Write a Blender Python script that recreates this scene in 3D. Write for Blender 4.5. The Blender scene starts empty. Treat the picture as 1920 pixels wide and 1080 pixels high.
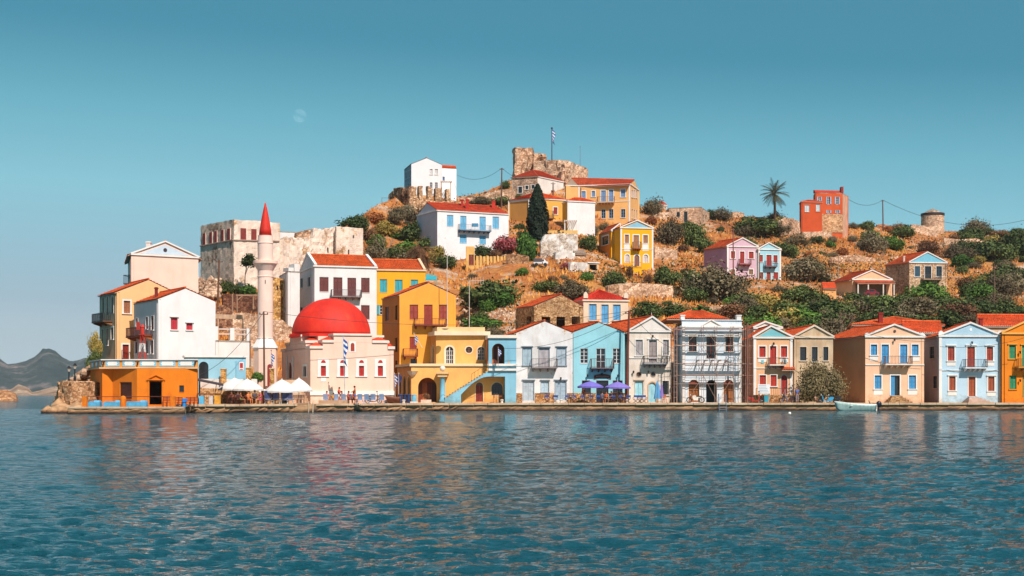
import bpy, bmesh, math, random
import numpy as np
from mathutils import Vector, Matrix
random.seed(7); RNG = np.random.default_rng(7)
SC = bpy.context.scene
COL = SC.collection
F = 2640.0; HY = 738.0; CZ = 1.9          # focal length in photo pixels, horizon row, eye height
cam = bpy.data.cameras.new('camera'); camo = bpy.data.objects.new('camera', cam); COL.objects.link(camo)
cam.sensor_width = 36; cam.lens = F * 36 / 1920
cam.shift_y = (HY - 540) / 1920
cam.clip_start = .5; cam.clip_end = 30000
camo.location = (0, 0, CZ); camo.rotation_euler = (math.radians(90), 0, 0)
SC.camera = camo
SUNDIR = Vector((.52, -1, 1.22)).normalized()
sun_el = math.asin(SUNDIR.z); sun_az = math.atan2(SUNDIR.x, SUNDIR.y)
w = bpy.data.worlds.new('World'); SC.world = w; w.use_nodes = True
wn = w.node_tree.nodes; wl = w.node_tree.links
bg = wn['Background']; bg.inputs['Strength'].default_value = .12
sky = wn.new('ShaderNodeTexSky'); sky.sky_type = 'NISHITA'; sky.sun_disc = False
sky.sun_elevation = sun_el; sky.sun_rotation = sun_az
sky.air_density = 1.0; sky.dust_density = .15; sky.ozone_density = 2.0
sp_ = wn.new('ShaderNodeSeparateColor'); mu_ = wn.new('ShaderNodeMath'); mu_.operation = 'MULTIPLY'; mu_.inputs[1].default_value = .06
rp_ = wn.new('ShaderNodeValToRGB'); el_ = rp_.color_ramp.elements
while len(el_) < 8: el_.new(.5)
for k_, (p_, c_) in enumerate([(.06, (.10, .20, .27)), (.15, (.06, .21, .31)), (.221, (.062, .25, .36)), (.275, (.14, .395, .505)), (.346, (.235, .51, .61)), (.426, (.285, .48, .575)), (.5, (.34, .47, .555)), (1, (1.25, 1.15, 1.0))]):
    el_[k_].position = p_; el_[k_].color = (*c_, 1)
sc_ = wn.new('ShaderNodeMix'); sc_.data_type = 'RGBA'; sc_.blend_type = 'MULTIPLY'; sc_.inputs['Factor'].default_value = 1; sc_.inputs['B'].default_value = (1/.12,)*3+(1,)
wl.new(sky.outputs['Color'], sp_.inputs[0]); wl.new(sp_.outputs[1], mu_.inputs[0]); wl.new(mu_.outputs[0], rp_.inputs[0]); wl.new(rp_.outputs[0], sc_.inputs['A']); wl.new(sc_.outputs['Result'], bg.inputs['Color'])
sun = bpy.data.lights.new('sun', 'SUN'); sun.energy = 4.8; sun.angle = math.radians(.55); sun.color = (1, .88, .80)
suno = bpy.data.objects.new('sun', sun); COL.objects.link(suno)
suno.rotation_euler = SUNDIR.to_track_quat('Z', 'Y').to_euler()
SC.view_settings.view_transform = 'Standard'; SC.view_settings.look = 'None'
SC.view_settings.exposure = .2; SC.view_settings.gamma = 1
SC.render.engine = 'CYCLES'
SC.cycles.max_bounces = 5; SC.cycles.diffuse_bounces = 2; SC.cycles.glossy_bounces = 2
SC.cycles.transparent_max_bounces = 6; SC.cycles.caustics_reflective = False; SC.cycles.caustics_refractive = False
SC.cycles.use_denoising = True; SC.cycles.sample_clamp_direct = 4; SC.cycles.sample_clamp_indirect = 4

def PT(px, py, Y): return Vector(((px - 960) / F * Y, Y, CZ + (HY - py) / F * Y))
def zat(py, Y): return CZ + (HY - py) / F * Y
def lin(c):
    if isinstance(c, str):
        c = tuple(int(c[i:i+2], 16) for i in (0, 2, 4))
    return tuple((v/255/12.92 if v/255 <= .04045 else ((v/255+.055)/1.055)**2.4) for v in c)
MC = {}
def nodes_of(name):
    m = bpy.data.materials.new(name); m.use_nodes = True
    n = m.node_tree.nodes; return m, n, m.node_tree.links, n['Principled BSDF']
def ramp(n, pts):
    r = n.new('ShaderNodeValToRGB'); e = r.color_ramp.elements
    while len(e) < len(pts): e.new(.5)
    for k, (p, c) in enumerate(pts):
        e[k].position = p; e[k].color = (*c, 1) if len(c) == 3 else c
    return r
def mixc(n, l, fac, a, b, mode='MIX'):
    x = n.new('ShaderNodeMix'); x.data_type = 'RGBA'; x.blend_type = mode
    for s, v in (('Factor', fac), ('A', a), ('B', b)):
        if isinstance(v, (float, int)): x.inputs[s].default_value = v
        elif isinstance(v, tuple): x.inputs[s].default_value = (*v[:3], 1)
        else: l.new(v, x.inputs[s])
    return x.outputs['Result']
def noise(n, l, co, scale, detail=4, rough=.55, sc=(1, 1, 1)):
    t = n.new('ShaderNodeTexNoise'); t.inputs['Scale'].default_value = scale; t.inputs['Detail'].default_value = detail; t.inputs['Roughness'].default_value = rough
    if sc != (1, 1, 1):
        m = n.new('ShaderNodeMapping'); m.inputs['Scale'].default_value = sc; l.new(co, m.inputs['Vector']); co = m.outputs[0]
    l.new(co, t.inputs['Vector']); return t.outputs['Fac']
def bump(n, l, h, b, dist=.02, strength=.6):
    x = n.new('ShaderNodeBump'); x.inputs['Distance'].default_value = dist; x.inputs['Strength'].default_value = strength
    l.new(h, x.inputs['Height']); l.new(x.outputs[0], b.inputs['Normal'])
def plaster(c, dirt=.25, peel=0.0, under='c9a27c'):
    k = ('pl', c, dirt, peel)
    if k in MC: return MC[k]
    m, n, l, b = nodes_of('plaster_' + c); g = n.new('ShaderNodeNewGeometry').outputs['Position']
    base = tuple(v*.9 for v in lin(c))
    n1 = noise(n, l, g, .55, 5); n2 = noise(n, l, g, 1.1, 5, .65, (1, 1, .28)); n3 = noise(n, l, g, 9, 3)
    r1 = ramp(n, [(.32, (0, 0, 0)), (.68, (1, 1, 1))]); l.new(n1, r1.inputs[0])
    dk = tuple(v * (1 - .6 * dirt) for v in base); lt = tuple(min(1, v * 1.04) for v in base)
    cc = mixc(n, l, r1.outputs[0], dk, lt)
    r2 = ramp(n, [(.5, (0, 0, 0)), (.72, (1, 1, 1))]); l.new(n2, r2.inputs[0])
    f2 = mixc(n, l, min(1, dirt*1.5), (0, 0, 0), r2.outputs[0])
    stain = tuple(v * k2 for v, k2 in zip(base, (.62, .52, .42)))
    cc = mixc(n, l, f2, cc, stain)
    sz = n.new('ShaderNodeSeparateXYZ'); l.new(g, sz.inputs[0]); mz = n.new('ShaderNodeMath'); mz.operation = 'MULTIPLY_ADD'; l.new(sz.outputs['Z'], mz.inputs[0]); mz.inputs[1].default_value = -.16; l.new(noise(n, l, g, 1.6, 6, .7), mz.inputs[2])
    rz = ramp(n, [(.22, (0, 0, 0)), (.42, (.75, .75, .75))]); l.new(mz.outputs[0], rz.inputs[0]); cc = mixc(n, l, rz.outputs[0], cc, tuple(v * k2 for v, k2 in zip(base, (.66, .56, .48))))
    if peel:
        n4 = noise(n, l, g, .9, 7, .7); r4 = ramp(n, [(.66 - peel * .16, (0, 0, 0)), (.70 - peel * .12, (1, 1, 1))]); l.new(n4, r4.inputs[0])
        cc = mixc(n, l, r4.outputs[0], cc, lin(under))
    l.new(cc, b.inputs['Base Color']); b.inputs['Roughness'].default_value = .9
    bump(n, l, n3, b, .012, .5); MC[k] = m; return m
def paint(c, rough=.55, wear=.3):
    k = ('pa', c, rough)
    if k in MC: return MC[k]
    m, n, l, b = nodes_of('paint_' + c); g = n.new('ShaderNodeNewGeometry').outputs['Position']
    base = lin(c); n1 = noise(n, l, g, 3.5, 5, .6, (1, 1, .4))
    r = ramp(n, [(.3, tuple(v * (1 - wear) for v in base)), (.7, tuple(min(1, v * 1.1) for v in base))]); l.new(n1, r.inputs[0])
    l.new(r.outputs[0], b.inputs['Base Color']); b.inputs['Roughness'].default_value = rough; MC[k] = m; return m
def flat(c, rough=.7, metal=0):
    k = ('f', c, rough, metal)
    if k in MC: return MC[k]
    m, n, l, b = nodes_of('surface_' + c); b.inputs['Base Color'].default_value = (*lin(c), 1)
    b.inputs['Roughness'].default_value = rough; b.inputs['Metallic'].default_value = metal; MC[k] = m; return m
def stone(c1='c9a583', c2='8c6648', c3='e6cba8', scale=2.4, plast=0.0, pc='eadfd0', dark=1.0):
    k = ('st', c1, c2, c3, scale, plast, pc)
    if k in MC: return MC[k]
    m, n, l, b = nodes_of('masonry'); g = n.new('ShaderNodeNewGeometry').outputs['Position']
    wob = n.new('ShaderNodeTexNoise'); wob.inputs['Scale'].default_value = 1.5; l.new(g, wob.inputs['Vector'])
    add = n.new('ShaderNodeMix'); add.data_type = 'RGBA'; add.blend_type = 'ADD'; add.inputs['Factor'].default_value = .35
    l.new(g, add.inputs['A']); l.new(wob.outputs['Color'], add.inputs['B'])
    mp = n.new('ShaderNodeMapping'); mp.inputs['Scale'].default_value = (1, 1, 1.45); l.new(add.outputs['Result'], mp.inputs['Vector'])
    v = n.new('ShaderNodeTexVoronoi'); v.inputs['Scale'].default_value = scale*1.35; l.new(mp.outputs[0], v.inputs['Vector'])
    v2 = n.new('ShaderNodeTexVoronoi'); v2.feature = 'DISTANCE_TO_EDGE'; v2.inputs['Scale'].default_value = scale*1.35; l.new(mp.outputs[0], v2.inputs['Vector'])
    sep = n.new('ShaderNodeSeparateColor'); l.new(v.outputs['Color'], sep.inputs[0])
    r = ramp(n, [(0, lin(c2)), (.45, lin(c1)), (1, lin(c3))]); l.new(sep.outputs[0], r.inputs[0])
    r2 = ramp(n, [(.0, (0, 0, 0)), (.09, (1, 1, 1))]); l.new(v2.outputs['Distance'], r2.inputs[0])
    mort = tuple(x * .75 for x in lin(c2))
    cc = mixc(n, l, r2.outputs[0], mort, r.outputs[0])
    nn = noise(n, l, g, .35, 6, .65); r3 = ramp(n, [(.35, (.62, .58, .55)), (.65, (1.08, 1.05, 1.0))]); l.new(nn, r3.inputs[0])
    cc = mixc(n, l, 1.0, cc, r3.outputs[0], 'MULTIPLY')
    if plast:
        n4 = noise(n, l, g, .45, 8, .68); r4 = ramp(n, [(.62 - plast * .3, (0, 0, 0)), (.68 - plast * .28, (1, 1, 1))]); l.new(n4, r4.inputs[0])
        n5 = noise(n, l, g, 1.0, 5, .6, (1, 1, .3)); r5 = ramp(n, [(.35, tuple(x * .72 for x in lin(pc))), (.62, lin(pc))]); l.new(n5, r5.inputs[0])
        cc = mixc(n, l, r4.outputs[0], cc, r5.outputs[0])
    l.new(cc, b.inputs['Base Color']); b.inputs['Roughness'].default_value = .95
    bump(n, l, r2.outputs[0], b, .04, .6); MC[k] = m; return m
def tiles(c='c8431c'):
    k = ('ti', c)
    if k in MC: return MC[k]
    m, n, l, b = nodes_of('roof_tiles'); g = n.new('ShaderNodeNewGeometry').outputs['Position']
    base = lin(c); n1 = noise(n, l, g, 5, 4, .7); n2 = noise(n, l, g, .7, 4)
    r = ramp(n, [(.3, tuple(v * .4 for v in base)), (.5, base), (.72, tuple(min(1, v * 1.3 + .05) for v in base))]); l.new(n1, r.inputs[0])
    r2 = ramp(n, [(.35, (.75, .72, .7)), (.65, (1.05, 1.02, 1))]); l.new(n2, r2.inputs[0])
    l.new(mixc(n, l, 1.0, r.outputs[0], r2.outputs[0], 'MULTIPLY'), b.inputs['Base Color']); b.inputs['Roughness'].default_value = .85
    bump(n, l, n1, b, .02, .4); MC[k] = m; return m
def glass_mat():
    if 'gl' in MC: return MC['gl']
    m, n, l, b = nodes_of('window_glass'); b.inputs['Base Color'].default_value = (.02, .025, .03, 1); b.inputs['Roughness'].default_value = .06; MC['gl'] = m; return m

class MB:
    def __init__(s): s.v = []; s.f = []
    def add(s, pts, faces):
        o = len(s.v); s.v += [tuple(p) for p in pts]; s.f += [tuple(i + o for i in f) for f in faces]; return s
    def poly(s, pts): return s.add(pts, [tuple(range(len(pts)))])
    def box(s, a, b):
        x0, y0, z0 = a; x1, y1, z1 = b
        return s.add([(x0,y0,z0),(x1,y0,z0),(x1,y1,z0),(x0,y1,z0),(x0,y0,z1),(x1,y0,z1),(x1,y1,z1),(x0,y1,z1)],
                     [(0,3,2,1),(4,5,6,7),(0,1,5,4),(1,2,6,5),(2,3,7,6),(3,0,4,7)])
    def hexa(s, b4, t4): return s.add(list(b4) + list(t4), [(3,2,1,0),(4,5,6,7),(0,1,5,4),(1,2,6,5),(2,3,7,6),(3,0,4,7)])
    def bar(s, p0, p1, w, h, up=(0, 0, 1)):
        p0, p1 = Vector(p0), Vector(p1); d = (p1 - p0).normalized(); up = Vector(up)
        r = d.cross(up)
        if r.length < 1e-4: r = d.cross(Vector((1, 0, 0)))
        r.normalize(); u = r.cross(d)
        q = [r * w/2 * a + u * h/2 * b for a, b in ((-1,-1),(1,-1),(1,1),(-1,1))]
        return s.add([p0 + x for x in q] + [p1 + x for x in q], [(0,1,2,3),(7,6,5,4),(0,4,5,1),(1,5,6,2),(2,6,7,3),(3,7,4,0)])
    def tube(s, p0, p1, r0, r1=None, n=8, caps=True):
        r1 = r0 if r1 is None else r1
        p0, p1 = Vector(p0), Vector(p1); d = (p1 - p0).normalized()
        a = d.cross(Vector((0, 0, 1)));
        if a.length < 1e-3: a = Vector((1, 0, 0))
        a.normalize(); b = d.cross(a)
        ring = [(a * math.cos(t) + b * math.sin(t)) for t in [2*math.pi*k/n for k in range(n)]]
        fs = [(k, (k+1) % n, n + (k+1) % n, n + k) for k in range(n)]
        if caps: fs += [tuple(range(n))[::-1], tuple(range(n, 2*n))]
        return s.add([p0 + q*r0 for q in ring] + [p1 + q*r1 for q in ring], fs)
    def path(s, pts, r, n=6):
        for a, b in zip(pts[:-1], pts[1:]): s.tube(a, b, r, r, n, True)
        return s
    def lathe(s, c, prof, n=24, ang=0):
        c = Vector(c); V = []; Fs = []
        for r, z in prof:
            V += [c + Vector((r*math.cos(ang+2*math.pi*k/n), r*math.sin(ang+2*math.pi*k/n), z)) for k in range(n)]
        for j in range(len(prof)-1):
            for k in range(n): Fs.append((j*n+k, j*n+(k+1) % n, (j+1)*n+(k+1) % n, (j+1)*n+k))
        Fs.append(tuple(range(n))[::-1]); Fs.append(tuple(range((len(prof)-1)*n, len(prof)*n)))
        return s.add(V, Fs)
    def ball(s, c, r, n=10, m=6, sq=(1, 1, 1)):
        c = Vector(c); V = []; Fs = []
        for j in range(m+1):
            t = math.pi*j/m
            for k in range(n): V.append(c + Vector((r*sq[0]*math.sin(t)*math.cos(2*math.pi*k/n), r*sq[1]*math.sin(t)*math.sin(2*math.pi*k/n), -r*sq[2]*math.cos(t))))
        for j in range(m):
            for k in range(n): Fs.append((j*n+k, j*n+(k+1) % n, (j+1)*n+(k+1) % n, (j+1)*n+k))
        return s.add(V, Fs)
    def prism(s, pts, d):
        n = len(pts); d = Vector(d)
        return s.add([Vector(p) for p in pts] + [Vector(p)+d for p in pts], [tuple(range(n)), tuple(range(2*n-1, n-1, -1))] + [(k, n+k, n+(k+1) % n, (k+1) % n) for k in range(n)])
    def build(s, name, mat, parent=None, smooth=False, org=None, kind=None):
        """world-space vertices; the object sits at its parent's origin (or org)"""
        o = Vector(org) if org is not None else (wloc(parent) if parent else Vector((0, 0, 0)))
        me = bpy.data.meshes.new(name); me.from_pydata([(v[0]-o.x, v[1]-o.y, v[2]-o.z) for v in s.v], [], s.f)
        me.materials.append(mat)
        if smooth:
            me.polygons.foreach_set('use_smooth', [True]*len(me.polygons))
            me.validate()
        ob = bpy.data.objects.new(name, me); COL.objects.link(ob)
        if parent: ob.parent = parent
        else: ob.location = o
        if kind: ob['kind'] = kind
        return ob
def wloc(o):
    v = Vector((0, 0, 0))
    while o: v += o.location; o = o.parent
    return v
def thing(name, label, cat, loc=(0, 0, 0), group=None):
    o = bpy.data.objects.new(name, None); COL.objects.link(o); o.location = loc
    o.empty_display_size = .5; tag(o, label, cat, group); return o
def tag(o, label, cat, group=None):
    o['label'] = label; o['category'] = cat
    if group: o['group'] = group
    return o
def copytree(o, loc, rotz=None, label=None, scale=None, group=None):
    r = o.copy(); COL.objects.link(r); r.location = loc
    if rotz is not None: r.rotation_euler = (0, 0, rotz)
    if scale is not None: r.scale = (scale,)*3 if isinstance(scale, (int, float)) else scale
    if label: r['label'] = label
    if group: r['group'] = group
    def kids(a, b):
        for ch in [c for c in SC.objects if c.parent == a] if False else list(a.children):
            c = ch.copy(); COL.objects.link(c); c.parent = b; kids(ch, c)
    kids(o, r); return r

class Wall:
    def __init__(s, p0, p1):
        s.p0 = Vector((p0[0], p0[1], 0)); p1 = Vector((p1[0], p1[1], 0)); s.L = (p1 - s.p0).length; s.u = (p1 - s.p0).normalized()
        s.n = Vector((s.u.y, -s.u.x, 0))
    def at(s, px, py):
        k = (px - 960)/F; u = (s.p0.y*k - s.p0.x)/(s.u.x - k*s.u.y); Y = s.p0.y + u*s.u.y
        return u, CZ + (HY - py)/F*Y
    def pt(s, u, z, d=0): return s.p0 + s.u*u + s.n*d + Vector((0, 0, z))
def sheet(mb, W, us, zs, keep, thick=.3, jit=None, top=None, d0=0, ends=True):
    """a thick wall as cells between the grid lines us, zs; cells where keep() is False are left out, their edges become reveals"""
    us = sorted(set(round(u, 4) for u in us)); zs = sorted(set(round(z, 4) for z in zs))
    nu, nz = len(us)-1, len(zs)-1
    K = [[keep((us[i]+us[i+1])/2, (zs[j]+zs[j+1])/2) for j in range(nz)] for i in range(nu)]
    vid = {}
    def V(i, j, side):
        k = (i, j, side)
        if k not in vid:
            u, z = us[i], zs[j]; d = d0 if side == 0 else d0 - thick
            if top is not None: z = min(z, top(u))
            if jit:
                a, b_, c = jit(u, z, side); u += a; z += b_; d += c
            vid[k] = len(mb.v); mb.v.append(tuple(W.pt(u, z, d)))
        return vid[k]
    for i in range(nu):
        for j in range(nz):
            if not K[i][j]: continue
            mb.f.append((V(i,j,0), V(i+1,j,0), V(i+1,j+1,0), V(i,j+1,0)))
            mb.f.append((V(i,j,1), V(i,j+1,1), V(i+1,j+1,1), V(i+1,j,1)))
            if (i == 0 and ends) or (i > 0 and not K[i-1][j]): mb.f.append((V(i,j,0), V(i,j+1,0), V(i,j+1,1), V(i,j,1)))
            if (i == nu-1 and ends) or (i < nu-1 and not K[i+1][j]): mb.f.append((V(i+1,j,0), V(i+1,j,1), V(i+1,j+1,1), V(i+1,j+1,0)))
            if j == 0 or not K[i][j-1]: mb.f.append((V(i,j,0), V(i,j,1), V(i+1,j,1), V(i+1,j,0)))
            if j == nz-1 or not K[i][j+1]: mb.f.append((V(i,j+1,0), V(i+1,j+1,0), V(i+1,j+1,1), V(i,j+1,1)))
def arc_pts(cx, cz, rx, rz, a0, a1, n=10): return [(cx + rx*math.cos(a0+(a1-a0)*k/n), cz + rz*math.sin(a0+(a1-a0)*k/n)) for k in range(n+1)]
def spandrels(mb, W, o, thick=.3):
    """fills the corners of a rectangular hole so that it reads round-headed (or round)"""
    u0, u1, z0, z1, sh = o['u0'], o['u1'], o['z0'], o['z1'], o['shape']
    cx, r = (u0+u1)/2, (u1-u0)/2
    if sh == 'arch': rz = min(r, z1-z0) if not o.get('low') else (z1-z0)*.25; cz = z1-rz
    else: rz = (z1-z0)/2; cz = (z0+z1)/2
    sets = []
    A = arc_pts(cx, cz, r, rz, math.pi, math.pi/2, 6); B = arc_pts(cx, cz, r, rz, math.pi/2, 0, 6)
    sets.append((A, (u0, z1))); sets.append((B, (u1, z1)))
    if sh == 'round':
        sets.append((arc_pts(cx, cz, r, rz, -math.pi/2, -math.pi, 6), (u0, z0))); sets.append((arc_pts(cx, cz, r, rz, 0, -math.pi/2, 6), (u1, z0)))
    for arc, c in sets:
        for a, b in zip(arc[:-1], arc[1:]):
            mb.prism([W.pt(*a), W.pt(*b), W.pt(*c)], W.n*(-thick))
    return cx, cz, r, rz
WHITE = 'f4efe8'
def op(W, kind, px0, py0, px1, py1, c='8a3a28', **k):
    u0, z1 = W.at(px0, py0); u1, _ = W.at(px1, py0); um = (px0+px1)/2; z0 = W.at(um, py1)[1]; z1 = W.at(um, py0)[1]
    d = dict(kind=kind, u0=min(u0, u1), u1=max(u0, u1), z0=z0, z1=z1, c=c, shape=k.pop('shape', 'rect')); d.update(k); return d
def leaf_mesh(W, u0, u1, z0, z1, d, style):
    """one shutter or door leaf: stiles, rails, and boards or louvres or panels between them"""
    m = MB(); t = .05; st = min(.09, (u1-u0)*.16)
    P = lambda u, z, dd: W.pt(u, z, dd)
    def bx(a, b, c, e, dd0, dd1): m.hexa([P(a, c, dd0), P(b, c, dd0), P(b, c, dd1), P(a, c, dd1)], [P(a, e, dd0), P(b, e, dd0), P(b, e, dd1), P(a, e, dd1)])
    bx(u0, u1, z0, z1, d-.01, d-t)
    bx(u0, u0+st, z0, z1, d+.015, d-.008); bx(u1-st, u1, z0, z1, d+.015, d-.008)
    h = z1-z0; rows = {'panel': 4, 'louvre': 2, 'board': 1}[style] if h > 1.2 else 2 if style != 'board' else 1
    for k in range(rows+1):
        zc = z0 + st/2 + (h-st)*k/rows; bx(u0+st, u1-st, zc-st/2, zc+st/2, d+.012, d-.008)
    if style == 'louvre' and W.pt(0, 0).y < 190:
        nl = max(4, int(h/.16))
        for k in range(nl):
            zc = z0+st+(h-2*st)*(k+.5)/nl
            m.hexa([P(u0+st, zc-.05, d+.008), P(u1-st, zc-.05, d+.008), P(u1-st, zc-.05, d-.004), P(u0+st, zc-.05, d-.004)],
                   [P(u0+st, zc+.03, d-.004), P(u1-st, zc+.03, d-.004), P(u1-st, zc+.03, d-.008), P(u0+st, zc+.03, d-.008)])
    if style == 'board':
        nb = max(2, int((u1-u0)/.2))
        for k in range(1, nb): uu = u0+(u1-u0)*k/nb; bx(uu-.012, uu+.012, z0+st, z1-st, d+.004, d-.009)
    return m
def fit_opening(W, o, root, frame_mat, thick=.3):
    kind = o['kind']; u0, u1, z0, z1 = o['u0'], o['u1'], o['z0'], o['z1']; c = o['c']; sw = o.get('sw', .12)
    isdoor = kind in ('door', 'gdoor', 'odoor')
    if kind == 'hole': return None
    m = MB()
    P = W.pt
    def bx(a, b, cc, e, d0, d1): m.hexa([P(a, cc, d0), P(b, cc, d0), P(b, cc, d1), P(a, cc, d1)], [P(a, e, d0), P(b, e, d0), P(b, e, d1), P(a, e, d1)])
    cx, r = (u0+u1)/2, (u1-u0)/2
    pr = .04
    if o['shape'] == 'rect':
        if o.get('trim', True):
            bx(u0-sw, u0, z0, z1+sw, pr, -.02); bx(u1, u1+sw, z0, z1+sw, pr, -.02); bx(u0, u1, z1, z1+sw, pr, -.02)
            if o.get('head'): bx(u0-sw-.1, u1+sw+.1, z1+sw-.012, z1+sw+.09, .14, -.021)
            if not isdoor: bx(u0-sw-.06, u1+sw+.06, z0-.1, z0, .12, -.02)
            if o.get('apron'): bx(u0-sw, u1+sw, z0-.1-o['apron'], z0-.1, .035, -.02)
        else:
            bx(u0, u1, z1-.05, z1, -.02, -.16); bx(u0-.02, u1+.02, z0-.05, z0, .06, -.1)
    else:
        rz = min(r, z1-z0) if o['shape'] == 'arch' else (z1-z0)/2
        if o.get('low'): rz = (z1-z0)*.25
        cz = z1-rz
        a0, a1, na = (math.pi, 0, 12) if o['shape'] == 'arch' else (math.pi, -math.pi, 20)
        ai = arc_pts(cx, cz, r, rz, a0, a1, na); ao = arc_pts(cx, cz, r+sw, rz+sw, a0, a1, na)
        if o.get('trim', True):
            for k in range(na): m.prism([P(*ai[k], pr), P(*ai[k+1], pr), P(*ao[k+1], pr), P(*ao[k], pr)], W.n*-(pr+.02))
            if o['shape'] == 'arch': bx(u0-sw, u0, z0, cz, pr, -.02); bx(u1, u1+sw, z0, cz, pr, -.02)
        else: bx(u0, u1, z0-.05, z0, .05, -.1)
    part = m.build('door' if isdoor else 'window', frame_mat, root)
    d = -.12; lm = paint(c)
    if kind in ('shut', 'door', 'odoor'):
        sub = 'door_leaf' if isdoor else 'shutter'; st = o.get('style', 'panel')
        if o['shape'] == 'rect':
            g = .012
            halves = [(u0, cx-g), (cx+g, u1)]
            if kind == 'odoor': halves = halves[:1]
            for a, b in halves: leaf_mesh(W, a, b, z0, z1, d, st).build(sub, lm, part)
            if kind == 'odoor': MB().poly([P(cx, z0, -.26), P(u1, z0, -.26), P(u1, z1, -.26), P(cx, z1, -.26)]).build('pane', glass_mat(), part)
        else:
            top = cz if o['shape'] == 'arch' else cz
            if o['shape'] == 'arch':
                if z0 < cz:
                    for a, b in [(u0, cx-.012), (cx+.012, u1)]: leaf_mesh(W, a, b, z0, cz, d, st).build(sub, lm, part)
                MB().prism([P(*q, d) for q in arc_pts(cx, cz, r, rz, math.pi, 0, 10)], W.n*-.05).build('fanlight', lm if not o.get('fan') else paint(o['fan']), part)
            else: MB().prism([P(*q, d) for q in arc_pts(cx, cz, r, rz, 0, 2*math.pi*.999, 18)], W.n*-.05).build('pane', lm, part)
    elif kind in ('glass', 'gdoor', 'dark'):
        if o['shape'] == 'rect': pts = [(u0, z0), (u1, z0), (u1, z1), (u0, z1)]
        elif o['shape'] == 'arch': pts = [(u0, z0), (u1, z0)] + arc_pts(cx, cz, r, rz, 0, math.pi, 10)
        else: pts = arc_pts(cx, cz, r, rz, 0, 2*math.pi*.999, 18)
        MB().poly([P(*q, d-.03) for q in pts]).build('pane', glass_mat(), part)
        if kind != 'dark':
            g = MB(); b = .045
            def gb(a, bb, cc, e): g.hexa([P(a, cc, d+.03), P(bb, cc, d+.03), P(bb, cc, d-.02), P(a, cc, d-.02)], [P(a, e, d+.03), P(bb, e, d+.03), P(bb, e, d-.02), P(a, e, d-.02)])
            zt = z1 if o['shape'] == 'rect' else cz
            gb(u0, u0+b, z0, zt); gb(u1-b, u1, z0, zt); gb(cx-b*.8, cx+b*.8, z0, z1-.02); gb(u0, u1, z0, z0+b)
            rows = o.get('rows', 3)
            for k in range(1, rows): zz = z0+(z1-z0)*k/rows; gb(u0, u1, zz-.02, zz+.02)
            if o.get('cols', 2) > 2:
                for f_ in (.25, .75): uu = u0+(u1-u0)*f_; gb(uu-.02, uu+.02, z0, zt)
            if o['shape'] == 'rect': gb(u0, u1, z1-b, z1)
            g.build('glazing_bars', lm, part)
            if o.get('open'):   # shutters folded back against the wall
                for sgn in (-1, 1):
                    e = u0 if sgn < 0 else u1; a, bb = (e-(r*.95)-sw*.2, e-.03) if sgn < 0 else (e+.03, e+r*.95+sw*.2)
                    leaf_mesh(W, a, bb, z0, z1, .1, 'louvre').build('shutter', paint(o['open']), part)
    if o.get('label'): part['label'] = o['label']
    return part
def balcony(W, root, px0, px1, pytop, pyslab, depth=.9, rail='3a3230', slab='efe9e0', brk=4, thick=.14, bars=True, brc=None):
    a, zt = W.at(px0, pytop); b, _ = W.at(px1, pytop); zs = W.at((px0+px1)/2, pyslab)[1]
    m = MB(); P = W.pt
    m.hexa([P(a, zs-thick, depth), P(b, zs-thick, depth), P(b, zs-thick, 0), P(a, zs-thick, 0)], [P(a, zs, depth), P(b, zs, depth), P(b, zs, 0), P(a, zs, 0)])
    bal = m.build('balcony', plaster(slab, .3), root)
    k = MB(); h = max(.75, zt-zs)
    for z in (zs+.08, zs+h):
        k.bar(P(a+.03, z, depth-.04), P(b-.03, z, depth-.04), .04, .045); k.bar(P(a+.03, z, 0), P(a+.03, z, depth-.04), .04, .045); k.bar(P(b-.03, z, 0), P(b-.03, z, depth-.04), .04, .045)
    n = max(4, int((b-a)/.17)) if W.p0.y < 200 else max(4, int((b-a)/.28))
    t = .03 if W.p0.y < 200 else .04
    for i in range(n+1):
        u = a+.03+(b-a-.06)*i/n; tt = .045 if i in (0, n) else t
        k.bar(P(u, zs, depth-.04), P(u, zs+h, depth-.04), tt, tt, (0, 1, 0))
    for i in range(1, 5):
        for u in (a+.03, b-.03): k.bar(P(u, zs, depth*i/5), P(u, zs+h, depth*i/5), t, t, (0, 1, 0))
    k.build('railing', flat(rail, .5), bal)
    for i in range(brk):
        u = a+.2+(b-a-.4)*i/max(1, brk-1); bm_ = MB()
        bm_.prism([P(u-.07, zs-thick, 0), P(u-.07, zs-thick, depth*.85), P(u-.07, zs-thick-.1, depth*.85), P(u-.07, zs-thick-.38, .02)], W.u*.14)
        bm_.build('bracket', plaster(brc or slab, .4), bal)
    return bal
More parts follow.
